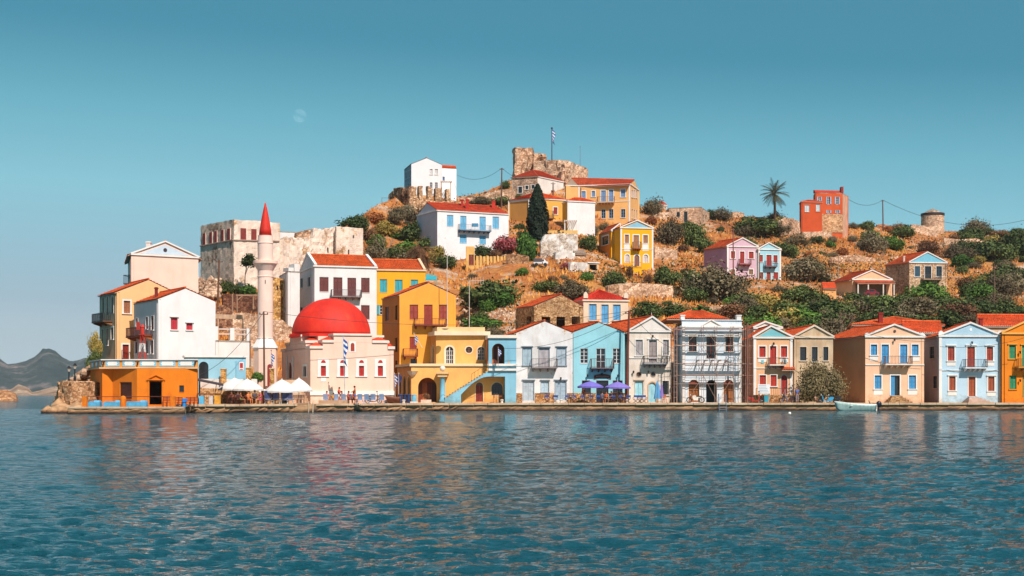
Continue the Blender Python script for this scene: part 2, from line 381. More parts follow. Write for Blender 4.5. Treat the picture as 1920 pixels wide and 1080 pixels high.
def tile_plane(mb, e0, e1, r0, r1, over=.0, rib=.26, course=.42, simple=False):
    """pantile surface over the sloping quad eave e0-e1, ridge r0-r1 (world points): ribs across, stepped courses up the slope"""
    e0, e1, r0, r1 = map(Vector, (e0, e1, r0, r1)); nrm = (e1-e0).cross(r0-e0+(r1-e1)).normalized()
    if nrm.z < 0: nrm = -nrm
    L = max((e1-e0).length, (r1-r0).length); H = ((r0-e0).length+(r1-e1).length)/2
    na = max(2, int(L/rib)); nb = max(2, int(H/course)); sub = 2 if not simple else 1
    cols = na*sub; V = []; Fs = []
    for j in range(nb):
        for half in (0, 1):
            t = (j+half)/nb; lift = .09 if half == 0 else .0
            for i in range(cols+1):
                s = i/cols; p = (e0*(1-s)+e1*s)*(1-t)+(r0*(1-s)+r1*s)*t
                wv = .035*(1 if i % 2 == 0 else -1) if not simple else 0
                V.append(p + nrm*(lift+.03+wv))
    w_ = cols+1
    for j in range(nb):
        for i in range(cols):
            a = (2*j)*w_+i; Fs.append((a, a+1, a+w_+1, a+w_))
            if j < nb-1: b = a+w_; Fs.append((b, b+1, b+w_+1, b+w_))
    mb.add(V, Fs)
ROOFC = 'd85c20'
def roof(root, planes, tc=ROOFC, simple=False, under='b9a08a', ridge=None):
    """planes: list of (e0,e1,r0,r1) world points"""
    s = MB(); t = MB()
    for e0, e1, r0, r1 in planes:
        e0, e1, r0, r1 = map(Vector, (e0, e1, r0, r1)); tri = (r0-r1).length < .05
        dn = Vector((0, 0, -.1))
        if tri: s.prism([e0, e1, r0], dn)
        else: s.prism([e0, e1, r1, r0], dn)
        tile_plane(t, e0, e1, r0, r1, simple=simple)
    ro = s.build('roof', plaster(under, .3), root)
    t.build('tiling', tiles(tc), ro, kind='stuff')
    if ridge:
        q = MB()
        for a, b in ridge: q.tube(Vector(a)+Vector((0, 0, .06)), Vector(b)+Vector((0, 0, .06)), .12, .12, 8)
        q.build('ridge_cap', tiles(tc), ro)
    return ro
class House: pass
def house(name, label, A, B, C, base, eave, wc, rt='front', apex=None, front=(), left=(), right=(), group=None, cat='house', sink=1.5, trimc=WHITE, tymp=None,
          wmat=None, tc=ROOFC, over=.25, dirt=.25, pilasters=None, plinth=None, cornice=True, parapet=0, simple=None, leftc=None, band=None, backrise=0, chim=(), ridgeh=None, peel=0.0, thick=.3, noroof=False, D=None):
    """A=(px,Y) front left corner, B=(px,Y) front right, C=(px,Y) back left; base/eave pixel rows read at A"""
    h = House(); a = PT(A[0], base, A[1]); b = PT(B[0], base, B[1]); c = PT(C[0], base, C[1]); c.z = b.z = a.z
    d = b + (c - a)
    if D: d = PT(D[0], base, D[1]); d.z = a.z
    root = thing(name, label, cat, a, group); h.root = root
    h.WF = Wall(a, b); h.WL = Wall(c, a); h.WR = Wall(b, d); h.WB = Wall(d, c)
    zb = a.z; ze = zat(eave, A[1]); h.zb, h.ze = zb, ze
    if simple is None: simple = A[1] > 235
    mat = wmat or plaster(wc, dirt, peel); tm = plaster(trimc, .15)
    h.tm = tm; h.mat = mat
    h.ops = {}
    for nm, W, specs in (('front', h.WF, front), ('left', h.WL, left), ('right', h.WR, right), ('back', h.WB, ())):
        ops = [op(W, *s[:6], **(s[6] if len(s) > 6 else {})) for s in specs]
        ops = [o for o in ops if o['u1']-o['u0'] > .1]
        for o in ops:
            o['u0'] = max(o['u0'], .12); o['u1'] = min(o['u1'], W.L-.12); o['z1'] = min(o['z1'], ze-.05); o['z0'] = max(o['z0'], zb-sink+.1)
        ops = [o for o in ops if o['u1'] > o['u0']+.08 and o['z1'] > o['z0']+.08]
        us = [0, W.L]; zs = [zb-sink, ze]
        for o in ops: us += [o['u0'], o['u1']]; zs += [o['z0'], o['z1']]
        m = MB()
        keep = lambda u, z, ops=ops: not any(o['u0'] < u < o['u1'] and o['z0'] < z < o['z1'] for o in ops)
        sheet(m, W, us, zs, keep, thick, ends=False)
        for o in ops:
            if o['shape'] != 'rect': spandrels(m, W, o, thick)
        gab = None
        if rt == 'front' and nm in ('front', 'back'):
            if nm == 'front': ua, za = W.at(*apex); h.ua, h.za = ua, za; h.fr = ua/W.L
            else: ua, za = W.L*(1-h.fr), h.za
            gab = [(0, ze), (W.L, ze), (ua, za)]
        if rt == 'side' and nm in ('left', 'right'):
            gab = [(0, ze), (W.L, ze), (W.L/2, ze+ridgeh)]
        if gab: m.prism([W.pt(*q) for q in gab], W.n*-thick)
        wm = mat if not (nm == 'left' and leftc) else plaster(leftc, dirt)  # leftc is mostly a darker wall colour with the left side's shade painted in
        wo = m.build('wall', wm, root)
        for o in ops: fit_opening(W, o, root, tm if o.get('tc') is None else plaster(o['tc'], .2), thick)
        h.ops[nm] = ops
        if nm == 'front' and tymp and gab:
            cx, cz = (ua+W.L/2)/2, ze+(za-ze)*.36; q = [(cx+(x-cx)*.74, cz+(z-cz)*.72) for x, z in gab]
            MB().prism([W.pt(x, z, .03) for x, z in q], W.n*-.02).build('tympanum', plaster(tymp, .15), root)
    WF = h.WF; L = WF.L; up = Vector((0, 0, 1))
    A3, B3, C3, D3 = [Vector((p.x, p.y, ze)) for p in (a, b, c, d)]
    if cornice:
        m = MB(); w_, hh = .22, .2
        m.bar(WF.pt(-.08, ze, .05), WF.pt(L+.08, ze, .05), w_, hh)
        if rt == 'front':
            e = .0
            m.bar(WF.pt(-.1, ze+.08, .05), WF.pt(h.ua, h.za+.1, .05), w_+.04, .18); m.bar(WF.pt(h.ua, h.za+.1, .052), WF.pt(L+.1, ze+.08, .052), w_+.04, .18)
        else:
            m.bar(h.WL.pt(0, ze, .052), h.WL.pt(h.WL.L, ze, .052), w_, hh)
            m.bar(h.WR.pt(0, ze, .052), h.WR.pt(h.WR.L, ze, .052), w_, hh)
        m.build('cornice', tm, root)
    if pilasters:
        for u in [WF.at(p, base)[0] if p is not None else 0 for p in pilasters]:
            u = min(max(u, .16), L-.16); m = MB(); m.hexa([WF.pt(u-.16, zb-.3, .06), WF.pt(u+.16, zb-.3, .06), WF.pt(u+.16, zb-.3, -.03), WF.pt(u-.16, zb-.3, -.03)], [WF.pt(u-.16, ze-.1, .06), WF.pt(u+.16, ze-.1, .06), WF.pt(u+.16, ze-.1, -.03), WF.pt(u-.16, ze-.1, -.03)]).build('pilaster', tm, root)
    if band:
        z = WF.at(A[0], band)[1]; MB().bar(WF.pt(0, z, .04), WF.pt(L, z, .04), .1, .1).build('string_course', tm, root)
    if plinth:
        zt = WF.at(A[0], plinth[0])[1]
        segs = [(0, L)]
        for o in h.ops['front']:
            if o['z0'] < zt-.1:
                ns = []
                for s0, s1 in segs:
                    if o['u0'] >= s1 or o['u1'] <= s0: ns.append((s0, s1)); continue
                    if o['u0']-.13 > s0: ns.append((s0, o['u0']-.13))
                    if o['u1']+.13 < s1: ns.append((o['u1']+.13, s1))
                segs = ns
        for s0, s1 in segs: MB().hexa([WF.pt(s0, zb-.3, .07), WF.pt(s1, zb-.3, .07), WF.pt(s1, zb-.3, -.03), WF.pt(s0, zb-.3, -.03)], [WF.pt(s0, zt, .07), WF.pt(s1, zt, .07), WF.pt(s1, zt, -.03), WF.pt(s0, zt, -.03)]).build('plinth', plinth[1], root)
    fr = -WF.n
    if noroof: return h
    if rt == 'front':
        o1 = (A3-C3).normalized()*.12
        R0 = WF.pt(h.ua, h.za) ; R1 = R0 + (C3-A3); R0 = R0 - o1*0.2
        dl = (A3-R0); dl = Vector((dl.x, dl.y, dl.z)); k = 1+over/max(.1, (Vector((dl.x, dl.y, 0))).length)
        El0 = R0+(A3-R0)*k; El1 = R1+(C3-R1)*k; Er0 = R0+(B3-R0)*k; Er1 = R1+(D3-R1)*k
        lift = up*.03
        roof(root, [(El1+lift, El0+lift, R1+lift, R0+lift), (Er0+lift, Er1+lift, R0+lift, R1+lift)], tc, simple, ridge=[(R0+up*.1, R1+up*.1)])
    elif rt == 'side':
        mL = (A3+C3)/2+up*ridgeh; mR = (B3+D3)/2+up*ridgeh
        kf = 1+over/((A3-C3).length/2)
        Ef0 = mL+(A3-mL)*kf; Ef1 = mR+(B3-mR)*kf; Eb0 = mL+(C3-mL)*kf; Eb1 = mR+(D3-mR)*kf; lift = up*.03
        roof(root, [(Ef0+lift, Ef1+lift, mL+lift, mR+lift), (Eb1+lift, Eb0+lift, mR+lift, mL+lift)], tc, simple, ridge=[(mL+up*.1, mR+up*.1)])
        h.mL, h.mR = mL, mR
    elif rt == 'hip':
        ctr = (A3+B3+C3+D3)/4; mx = ((B3-A3).length-(C3-A3).length)/2
        ux = (B3-A3).normalized(); vx = (C3-A3).normalized()
        if mx >= 0: r0, r1 = ctr-ux*mx+up*ridgeh, ctr+ux*mx+up*ridgeh
        else: r0, r1 = ctr+vx*mx+up*ridgeh, ctr-vx*mx+up*ridgeh
        k = over
        q = [P+((P-ctr).normalized()*k*1.4) for P in (A3, B3, D3, C3)]; lift = up*.03
        q = [x+lift for x in q]
        if mx >= 0: pl = [(q[0], q[1], r0, r1), (q[1], q[2], r1, r1), (q[2], q[3], r1, r0), (q[3], q[0], r0, r0)]
        else: pl = [(q[0], q[1], r0, r0), (q[1], q[2], r0, r1), (q[2], q[3], r1, r1), (q[3], q[0], r1, r0)]
        roof(root, pl, tc, simple, ridge=[(q[0], r0), (q[1], r1 if mx >= 0 else r0), (r0, r1)])
    elif rt == 'flat':
        m = MB(); z = ze-parapet-.05 if parapet else ze
        m.hexa([Vector((p.x, p.y, z-.2)) for p in (A3, B3, D3, C3)], [Vector((p.x, p.y, z)) for p in (A3, B3, D3, C3)])
        m.build('roof', plaster('d8c8b4', .3), root)
    for cpx, cpy0, cpy1, cw, cY, cc in chim:
        p = PT(cpx, cpy1, cY); hw = cw/F*cY/2; zt = zat(cpy0, cY); zz = zat(cpy1, cY)-.8
        m = MB().box((p.x-hw, cY-hw, zz), (p.x+hw, cY+hw, zt)).box((p.x-hw-.06, cY-hw-.06, zt-.18), (p.x+hw+.06, cY+hw+.06, zt-.06))
        m.build('chimney', plaster(cc, .3), root)
    return h
TC = np.array([ # px,  ridge row, ridge Y, foot row, foot Y
 (  60, 800, 150, 802, 142), ( 100, 788, 150, 794, 142), ( 112, 760, 150, 774, 142), ( 130, 724, 150, 770, 141), ( 150, 710, 152, 768, 141), ( 168, 694, 155, 766, 142), ( 185, 690, 158, 752, 146),
 ( 240, 680, 165, 745, 150), ( 330, 600, 185, 740, 154), ( 375, 548, 196, 738, 156), ( 450, 522, 204, 736, 160), ( 560, 490, 214, 735, 164),
 ( 640, 432, 245, 735, 168), ( 700, 388, 285, 735, 170), ( 760, 364, 300, 730, 172), ( 860, 368, 312, 700, 176), ( 905, 362, 318, 660, 179),
 ( 960, 336, 325, 650, 180), (1050, 322, 330, 648, 181), (1120, 350, 330, 645, 182), (1180, 384, 330, 642, 182), (1330, 405, 340, 640, 183),
 (1450, 408, 348, 640, 184), (1500, 424, 352, 640, 184), (1620, 424, 372, 642, 184), (1760, 434, 398, 645, 184), (1920, 434, 400, 645, 185), (2300, 445, 400, 650, 186)], float)
def tparm(px): return [np.interp(px, TC[:, 0], TC[:, i]) for i in (1, 2, 3, 4)]
PW = 1.0
def Yt(px, py):
    r, Yr, b, Yb = tparm(px); t = np.clip((b-py)/(b-r), 0, 1); return Yb + (Yr-Yb)*t**PW
def ground(px, py, dz=0):
    Y = float(Yt(px, py)); p = PT(px, py, Y); p.z += dz; return p
def hillmesh():
    pxs = np.concatenate([np.arange(60, 1990, 5.0), np.arange(1990, 2301, 20.0)]); nt = 110
    rows = []
    r, Yr, b, Yb = tparm(pxs)
    def world(py, Y): return np.stack([(pxs-960)/F*Y, Y*np.ones_like(pxs), CZ+(HY-py)/F*Y], 1)
    foot = world(np.where(pxs > 760, 752., 777.), Yb-4); foot[:, 2] = np.where(pxs > 345, .6, -1.2); foot[:, 1] -= 2*(pxs > 345)
    f0 = foot.copy(); f0[:, 2] = -2; rows += [f0, foot]
    ph = RNG.uniform(0, 6.28, (24, 2)); 
    for k in range(nt+1):
        t = (k/nt)**.9; py = b+(r-b)*t; Y = Yb+(Yr-Yb)*t**PW; P = world(py, Y)
        amp = .15+.35*math.sin(math.pi*min(1, t*1.02)) if t < .999 else .3
        x, y = P[:, 0], P[:, 1]; nz = np.zeros_like(x)
        for i in range(24):
            f_ = .08*1.16**i; a = ph[i, 0]; nz += np.sin(x*f_*math.cos(a*3)*3+y*f_*math.sin(a*3)*3+ph[i, 1])*(.5/(1+i*.25))
        P[:, 2] += nz*amp*.55
        rows.append(P)
    last = rows[-1]
    for dy, dz in ((6, -.6), (20, -5), (60, -18), (140, -45)):
        q = last.copy(); q[:, 1] += dy; q[:, 0] *= (q[:, 1]/last[:, 1]); q[:, 2] = np.maximum(q[:, 2]+dz, -2); rows.append(q)
    V = np.concatenate(rows); n = len(pxs); R = len(rows)
    i, j = np.meshgrid(np.arange(R-1), np.arange(n-1), indexing='ij'); a = (i*n+j).ravel()
    Fq = np.stack([a, a+1, a+n+1, a+n], 1)
    me = bpy.data.meshes.new('hill'); me.from_pydata(V.tolist(), [], Fq.tolist()); me.polygons.foreach_set('use_smooth', [True]*len(Fq))
    return me
def earth_mat():
    m, n, l, b = nodes_of('dry_hillside'); g = n.new('ShaderNodeNewGeometry').outputs['Position']
    n1 = noise(n, l, g, .07, 6, .6); n2 = noise(n, l, g, .9, 6, .7); n3 = noise(n, l, g, .16, 7, .65); n4 = noise(n, l, g, 4, 4, .7)
    r1 = ramp(n, [(.3, lin('8e5630')), (.48, lin('b8743c')), (.62, lin('c68c4c')), (.8, lin('8a5a3a'))]); l.new(n1, r1.inputs[0])
    r2 = ramp(n, [(.3, (.55, .5, .45)), (.7, (1.15, 1.1, 1.0))]); l.new(n2, r2.inputs[0])
    cc = mixc(n, l, 1.0, r1.outputs[0], r2.outputs[0], 'MULTIPLY')
    r3 = ramp(n, [(.54, (0, 0, 0)), (.6, (1, 1, 1))]); l.new(n3, r3.inputs[0])
    r4 = ramp(n, [(.35, lin('8a6a50')), (.6, lin('cdb096'))]); l.new(n4, r4.inputs[0])
    cc = mixc(n, l, r3.outputs[0], cc, r4.outputs[0])
    l.new(cc, b.inputs['Base Color']); b.inputs['Roughness'].default_value = 1
    bump(n, l, n2, b, .35, .7); return m
EARTH = earth_mat()
hm = hillmesh(); hm.materials.append(EARTH); hill = bpy.data.objects.new('hill', hm); COL.objects.link(hill); hill['kind'] = 'structure'

def wave_mat():
    m, n, l, b = nodes_of('sea_water'); g = n.new('ShaderNodeNewGeometry').outputs['Position']
    b.inputs['Base Color'].default_value = (*lin('0c4550'), 1); b.inputs['Roughness'].default_value = .06; b.inputs['IOR'].default_value = 1.33
    h1 = noise(n, l, g, 2.6, 4, .65, (.5, 1.3, 1)); h2 = noise(n, l, g, 9, 3, .65, (.6, 1.2, 1))
    cd = n.new('ShaderNodeMath'); cd.operation = 'MULTIPLY_ADD'; l.new(h2, cd.inputs[0]); cd.inputs[1].default_value = .28; l.new(h1, cd.inputs[2])
    bump(n, l, cd.outputs[0], b, .26, 1.0); return m
WATER = wave_mat()
def sea():
    Ys = [6.5]
    while Ys[-1] < 175: Ys.append(Ys[-1]+max(.035, Ys[-1]*.0048))
    Ys = np.array(Ys); nx = 820; s = np.linspace(-.62, .62, nx)
    X = Ys[:, None]*s[None, :]; Y = np.repeat(Ys[:, None], nx, 1); Z = np.zeros_like(X); r = np.random.default_rng(3)
    for i in range(84):
        lam = .17*1.043**i
        a = r.normal(math.radians(82), .7); k = 2*math.pi/lam
        amp = .0049*lam**.6*(1 if lam < .8 else (.8/lam)**.6)
        fade = np.clip(lam/(Ys*.0048*2.4)-.6, 0, 1)[:, None]
        ph = X*k*math.cos(a)+Y*k*math.sin(a)+r.uniform(0, 6.28)+.6*np.sin(X*.13*k**.3+i)+.5*np.sin(Y*.21+i*2)
        Z += amp*fade*(np.sin(ph)+.25*np.sin(2*ph+1.3))
    Z *= (.78+.38*np.sin(X*.11+1+np.sin(Y*.05)*2)*np.sin(Y*.13+.5+X*.03))
    V = np.stack([X, Y, Z], 2).reshape(-1, 3); R = len(Ys)
    i, j = np.meshgrid(np.arange(R-1), np.arange(nx-1), indexing='ij'); a = (i*nx+j).ravel(); Fq = np.stack([a, a+1, a+nx+1, a+nx], 1)
    me = bpy.data.meshes.new('water'); me.vertices.add(len(V)); me.vertices.foreach_set('co', V.ravel().astype(np.float32))
    me.loops.add(Fq.size); me.loops.foreach_set('vertex_index', Fq.ravel().astype(np.int32)); me.polygons.add(len(Fq))
    me.polygons.foreach_set('loop_start', np.arange(0, Fq.size, 4, dtype=np.int32)); me.polygons.foreach_set('use_smooth', np.ones(len(Fq), bool)); me.update(calc_edges=True)
    me.materials.append(WATER); o = bpy.data.objects.new('water', me); COL.objects.link(o); o['kind'] = 'structure'
    m = MB(); e = .62; B = 3900
    n0, n1 = float(Ys[0]), float(Ys[-1])
    q = [(-e*n0, n0), (e*n0, n0), (e*n1, n1), (-e*n1, n1)]; Q = [(-B, -300), (B, -300), (B, B*1.1), (-B, B*1.1)]
    for k in range(4):
        a, b2 = q[k], q[(k+1) % 4]; c, d = Q[(k+1) % 4], Q[k]
        m.poly([(a[0], a[1], 0), (d[0], d[1], 0), (c[0], c[1], 0), (b2[0], b2[1], 0)])
    m.build('open_sea', WATER, kind='structure')
    MB().poly([(-B, -300, -6), (B, -300, -6), (B, B*1.1, -6), (-B, B*1.1, -6)]).build('seabed', flat('1a3a40'), kind='structure')
sea()

def massif(name, ctrl, Y0, depth, seed, mat, rough=1, n=260, rowsn=50, zs=1):
    r = np.random.default_rng(seed); px = np.linspace(ctrl[0][0], ctrl[-1][0], n); top = np.interp(px, [c[0] for c in ctrl], [c[1] for c in ctrl])
    V = []
    for j in range(rowsn+1):
        t = j/rowsn
        for i in range(n):
            Y = Y0+depth*t; H = (HY-top[i])/F*(Y0+depth*.6)+CZ
            prof = math.sin(min(1, t/.62)*math.pi/2)**.8 if t < .62 else math.cos((t-.62)/.38*math.pi/2)
            x = (px[i]-960)/F*Y; V.append([x, Y, H*prof-1.5])
    V = np.array(V); S = (HY-top.min())/F*Y0*rough
    nz = np.zeros(len(V)); L = depth*.5
    for i in range(60):
        f_ = 2*math.pi/(L/(1.12**i)); a = r.uniform(0, 6.28); nz += np.abs(np.sin(V[:, 0]*f_*math.cos(a)+V[:, 1]*f_*math.sin(a)*.6+r.uniform(0, 6.28)))*(1/1.07**i)
    nz = (nz-nz.mean())/nz.std(); H = np.clip(V[:, 2]/max(1e-3, V[:, 2].max()), 0, 1)
    V[:, 2] += nz*S*.022*np.sqrt(H)*np.repeat(np.minimum(1, np.linspace(0, 5, rowsn+1)), n)
    i, j = np.meshgrid(np.arange(rowsn), np.arange(n-1), indexing='ij'); a = (i*n+j).ravel(); Fq = np.stack([a, a+1, a+n+1, a+n], 1)
    me = bpy.data.meshes.new(name); me.from_pydata(V.tolist(), [], Fq.tolist()); me.polygons.foreach_set('use_smooth', [True]*len(Fq)); me.materials.append(mat)
    o = bpy.data.objects.new(name, me); COL.objects.link(o); o['kind'] = 'structure'; return o
def mountain_mat(a, b_, c, sc):
    m, n, l, b = nodes_of('mountain_scrub'); g = n.new('ShaderNodeNewGeometry').outputs['Position']
    n1 = noise(n, l, g, sc, 7, .65); n2 = noise(n, l, g, sc*8, 5, .75)
    r1 = ramp(n, [(.44, lin(a)), (.56, lin(b_)), (.66, lin(c))]); l.new(n1, r1.inputs[0])
    r2 = ramp(n, [(.35, (.6, .6, .6)), (.65, (1.2, 1.2, 1.2))]); l.new(n2, r2.inputs[0])
    l.new(mixc(n, l, 1.0, r1.outputs[0], r2.outputs[0], 'MULTIPLY'), b.inputs['Base Color']); b.inputs['Roughness'].default_value = 1
    bump(n, l, n2, b, 1/sc*.12, 1); return m
massif('mountain', [(-700, 705), (-300, 690), (-60, 664), (0, 670), (14, 680), (30, 681), (50, 678), (68, 668), (80, 657), (91, 655), (102, 657), (117, 667), (133, 675), (148, 674), (162, 670), (190, 682), (240, 715), (290, 738)], 3000, 900, 5, mountain_mat('2c3834', '434a46', '94807a', .007), 1.15, 420, 80)
massif('coast', [(-200, 728), (20, 728), (34, 718), (52, 724), (60, 733), (70, 731), (85, 727), (105, 722), (125, 724), (150, 728), (200, 733), (260, 738)], 1500, 260, 9, mountain_mat('a98467', 'c9a486', 'd8b898', .02), .6)
massif('islet', [(-60, 722), (-10, 719), (14, 720), (30, 727), (36, 742), (50, 746), (66, 749), (75, 752)], 350, 22, 11, stone('c08a5c', '8c5c38', 'dcae84', .6), .8, 160, 40)
if True:
    Ym = 9000.; R = 12.5/F*Ym; mb = MB().ball((0, 0, 0), R, 32, 16); mo = mb.build('moon', flat('ffffff'))
    mo.location = PT(562, 213+4, Ym)
    m, n, l, b = nodes_of('moon_glow'); n.remove(b); out = n['Material Output']
    g = n.new('ShaderNodeNewGeometry'); dot = n.new('ShaderNodeVectorMath'); dot.operation = 'DOT_PRODUCT'; l.new(g.outputs['Normal'], dot.inputs[0]); dot.inputs[1].default_value = Vector((.42, -.35, .8)).normalized()
    mr = n.new('ShaderNodeMapRange'); mr.inputs['From Min'].default_value = .22; mr.inputs['From Max'].default_value = .6; l.new(dot.outputs['Value'], mr.inputs['Value'])  # sunlit half is painted in: emission follows the direction of the normal
    nn = noise(n, l, g.outputs['Position'], .05, 3); mul = n.new('ShaderNodeMath'); mul.operation = 'MULTIPLY'; l.new(mr.outputs[0], mul.inputs[0]); l.new(nn, mul.inputs[1])
    em = n.new('ShaderNodeEmission'); em.inputs['Color'].default_value = (.9, .95, 1, 1); tr = n.new('ShaderNodeBsdfTransparent'); ad = n.new('ShaderNodeAddShader')
    m2 = n.new('ShaderNodeMath'); m2.operation = 'MULTIPLY'; m2.inputs[1].default_value = .13; l.new(mul.outputs[0], m2.inputs[0]); l.new(m2.outputs[0], em.inputs['Strength'])
    l.new(em.outputs[0], ad.inputs[0]); l.new(tr.outputs[0], ad.inputs[1]); l.new(ad.outputs[0], out.inputs['Surface']); mo.data.materials[0] = m
    tag(mo, 'pale half moon high in the clear sky above the minaret', 'moon')

QE = [(330, 135.5), (420, 137.5), (500, 141), (600, 145.5), (760, 151), (860, 154), (960, 155.8), (1130, 157), (1300, 157.8), (1600, 158.6), (1920, 159.4), (2350, 160)]
QZ = .84
def qedge(px): return float(np.interp(px, [q[0] for q in QE], [q[1] for q in QE]))
def quay():
    m = MB(); pts = [PT(px, HY, Y) for px, Y in QE]
    for a, b in zip(pts[:-1], pts[1:]):
        m.poly([(a.x, a.y+.45, QZ), (b.x, b.y+.45, QZ), (b.x*1.16, b.y+28, QZ), (a.x*1.16, a.y+28, QZ)])
    mt, n, l, b = nodes_of('quay_paving'); g = n.new('ShaderNodeNewGeometry').outputs['Position']
    n1 = noise(n, l, g, .8, 6, .65); r = ramp(n, [(.3, lin('a98a6c')), (.7, lin('d4b898'))]); l.new(n1, r.inputs[0]); l.new(r.outputs[0], b.inputs['Base Color']); b.inputs['Roughness'].default_value = .9; bump(n, l, n1, b, .05, .5)
    q = m.build('quay', mt, kind='structure')
    mw, n, l, b = nodes_of('quay_wall_stone'); g = n.new('ShaderNodeNewGeometry').outputs['Position']
    sp = n.new('ShaderNodeSeparateXYZ'); l.new(g, sp.inputs[0]); n1 = noise(n, l, g, 1.1, 6, .7, (1, 1, 2.5)); n2 = noise(n, l, g, .25, 4)
    a_ = n.new('ShaderNodeMath'); a_.operation = 'MULTIPLY_ADD'; l.new(n2, a_.inputs[0]); a_.inputs[1].default_value = .5; l.new(sp.outputs['Z'], a_.inputs[2])
    wet = ramp(n, [(.36, lin('3a2a1e')), (.46, lin('8a6440')), (.68, lin('c8a078'))]); l.new(a_.outputs[0], wet.inputs[0])
    r = ramp(n, [(.3, (.5, .45, .4)), (.7, (1.2, 1.15, 1.1))]); l.new(n1, r.inputs[0]); l.new(mixc(n, l, 1.0, wet.outputs[0], r.outputs[0], 'MULTIPLY'), b.inputs['Base Color']); b.inputs['Roughness'].default_value = .8; bump(n, l, n1, b, .1, 1)
    rr = random.Random(5); face = MB(); slabs = []
    for a, b2 in zip(pts[:-1], pts[1:]):
        W = Wall((a.x, a.y+.12), (b2.x, b2.y+.12)); nu = max(2, int(W.L/.35)); us = [W.L*i/nu for i in range(nu+1)]
        rough = a.x < -6
        def jit(u, z, side, rough=rough): return (0, 0, 0) if side else (0, rr.uniform(-.03, .03), rr.uniform(-.16, .1) if rough else rr.uniform(-.04, .04))
        sheet(face, W, us, [-.9, -.3, 0, .2, .4, QZ-.2], lambda u, z: True, .5, jit)
        u = 0
        while u < W.L:
            w_ = min(rr.uniform(1.1, 2.0), W.L-u); 
            if W.L-u-w_ < .5: w_ = W.L-u
            s = MB(); h0 = QZ-.2+rr.uniform(0, .02); z1 = QZ+.015+rr.uniform(0, .03); d = .2+rr.uniform(-.05, .06)
            s.hexa([W.pt(u+.02, h0, d), W.pt(u+w_-.02, h0, d), W.pt(u+w_-.02, h0, -.42), W.pt(u+.02, h0, -.42)], [W.pt(u+.02, z1, d-.02), W.pt(u+w_-.02, z1, d-.02), W.pt(u+w_-.02, z1, -.42), W.pt(u+.02, z1, -.42)])
            s.build('coping_stone', mt, q); u += w_
    face.build('quay_wall', mw, q)
    MC['quaywall'] = mw; MC['paving'] = mt
quay()
G = 'shut'
LB = '86c4d8'
GREY = '9aa5ac'
h10 = house('white_house', 'white gabled waterfront house with grey-blue shutters, left of the pale turquoise one', (968, 161.5), (1074, 162), (944, 170), 755, 624.5, 'f3f0ee', 'front', (1021.3, 603),
 front=[(G, 980, 651, 997, 685, 'a9bfcb', dict(style='louvre', head=1, tc='8f9aa3', sw=.05)), ('door', 1010.6, 652, 1030, 689, 'b5aeb2', dict(style='louvre', head=1, tc='8f9aa3', sw=.05)), (G, 1044, 651, 1061.5, 685, 'aebdc8', dict(style='louvre', head=1, tc='8f9aa3', sw=.05)),
        ('door', 981, 714, 1001, 751, 'b7c3cc', dict(head=1, tc='8f9aa3', sw=.06)), (G, 1014.5, 714, 1029, 735.5, 'b9cfdc', dict(style='louvre', head=1, tc='8f9aa3', sw=.04)), ('door', 1041, 714, 1061.5, 750, 'a3b8c8', dict(head=1, tc='8f9aa3', sw=.06))],
 plinth=(737, stone('c8935c', '8a5a34', 'e2bb8c', 3.2)), peel=.35, dirt=.3, cornice=False)
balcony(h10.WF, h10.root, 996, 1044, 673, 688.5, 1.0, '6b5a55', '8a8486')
h11 = house('turquoise_house', 'pale turquoise gabled waterfront house with a brown arched sign over its dark door', (1075, 162), (1171.4, 162.5), (1010, 176), 755, 623.5, '9fdbe6', 'front', (1122.8, 605.3),
 front=[('glass', 1088, 653, 1102.4, 681, 'f4f4f4', dict(trim=False, rows=4)), ('gdoor', 1118, 653, 1135, 690, 'e8eef0', dict(trim=False)), ('glass', 1149, 653, 1163.6, 681, 'f4f4f4', dict(trim=False, rows=4)),
        ('dark', 1092, 714, 1107, 736.5, '6a3a34', dict(sw=.05, tc='6a4a48')), ('dark', 1119, 714, 1140, 754.5, '5a3030', dict(sw=.05, tc='6a4a48')), ('dark', 1150, 714, 1166.5, 736, '6a3a34', dict(sw=.05, tc='6a4a48'))],
 plinth=(737, stone('c8935c', '8a5a34', 'e2bb8c', 3.2)), dirt=.2, cornice=False)
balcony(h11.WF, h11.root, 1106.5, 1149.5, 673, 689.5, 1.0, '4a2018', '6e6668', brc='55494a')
W = h11.WF
def lit(W, px, py): u, z = W.at(px, py); return u, z
m = MB(); u0, z1 = lit(W, 1113.6, 702.5); u1, z0 = lit(W, 1145.5, 711)
n_ = 10
for k in range(n_):
    a, b = k/n_, (k+1)/n_; f = lambda t: .16*(1-(2*t-1)**2)
    ua, ub = u0+(u1-u0)*a, u0+(u1-u0)*b
    m.hexa([W.pt(ua, z0+f(a), .1), W.pt(ub, z0+f(b), .1), W.pt(ub, z0+f(b), .02), W.pt(ua, z0+f(a), .02)], [W.pt(ua, z1-.08+f(a), .1), W.pt(ub, z1-.08+f(b), .1), W.pt(ub, z1-.08+f(b), .02), W.pt(ua, z1-.08+f(a), .02)])
sg = m.build('signboard', paint('5a2420', .6), h11.root)
m = MB(); rr = random.Random(2)
uu = u0+.25
while uu < u1-.25:   # illegible carved marks
    m.box((0, 0, 0), (0, 0, 0)) if False else m.hexa([W.pt(uu, z0+.26, .115), W.pt(uu+.06, z0+.26, .115), W.pt(uu+.06, z0+.26, .09), W.pt(uu, z0+.26, .09)], [W.pt(uu, z0+.26+rr.uniform(.08, .16), .115), W.pt(uu+.06, z0+.26+rr.uniform(.08, .16), .115), W.pt(uu+.06, z0+.4, .09), W.pt(uu, z0+.4, .09)]); uu += .13
m.build('lettering', flat('c08a70'), sg)
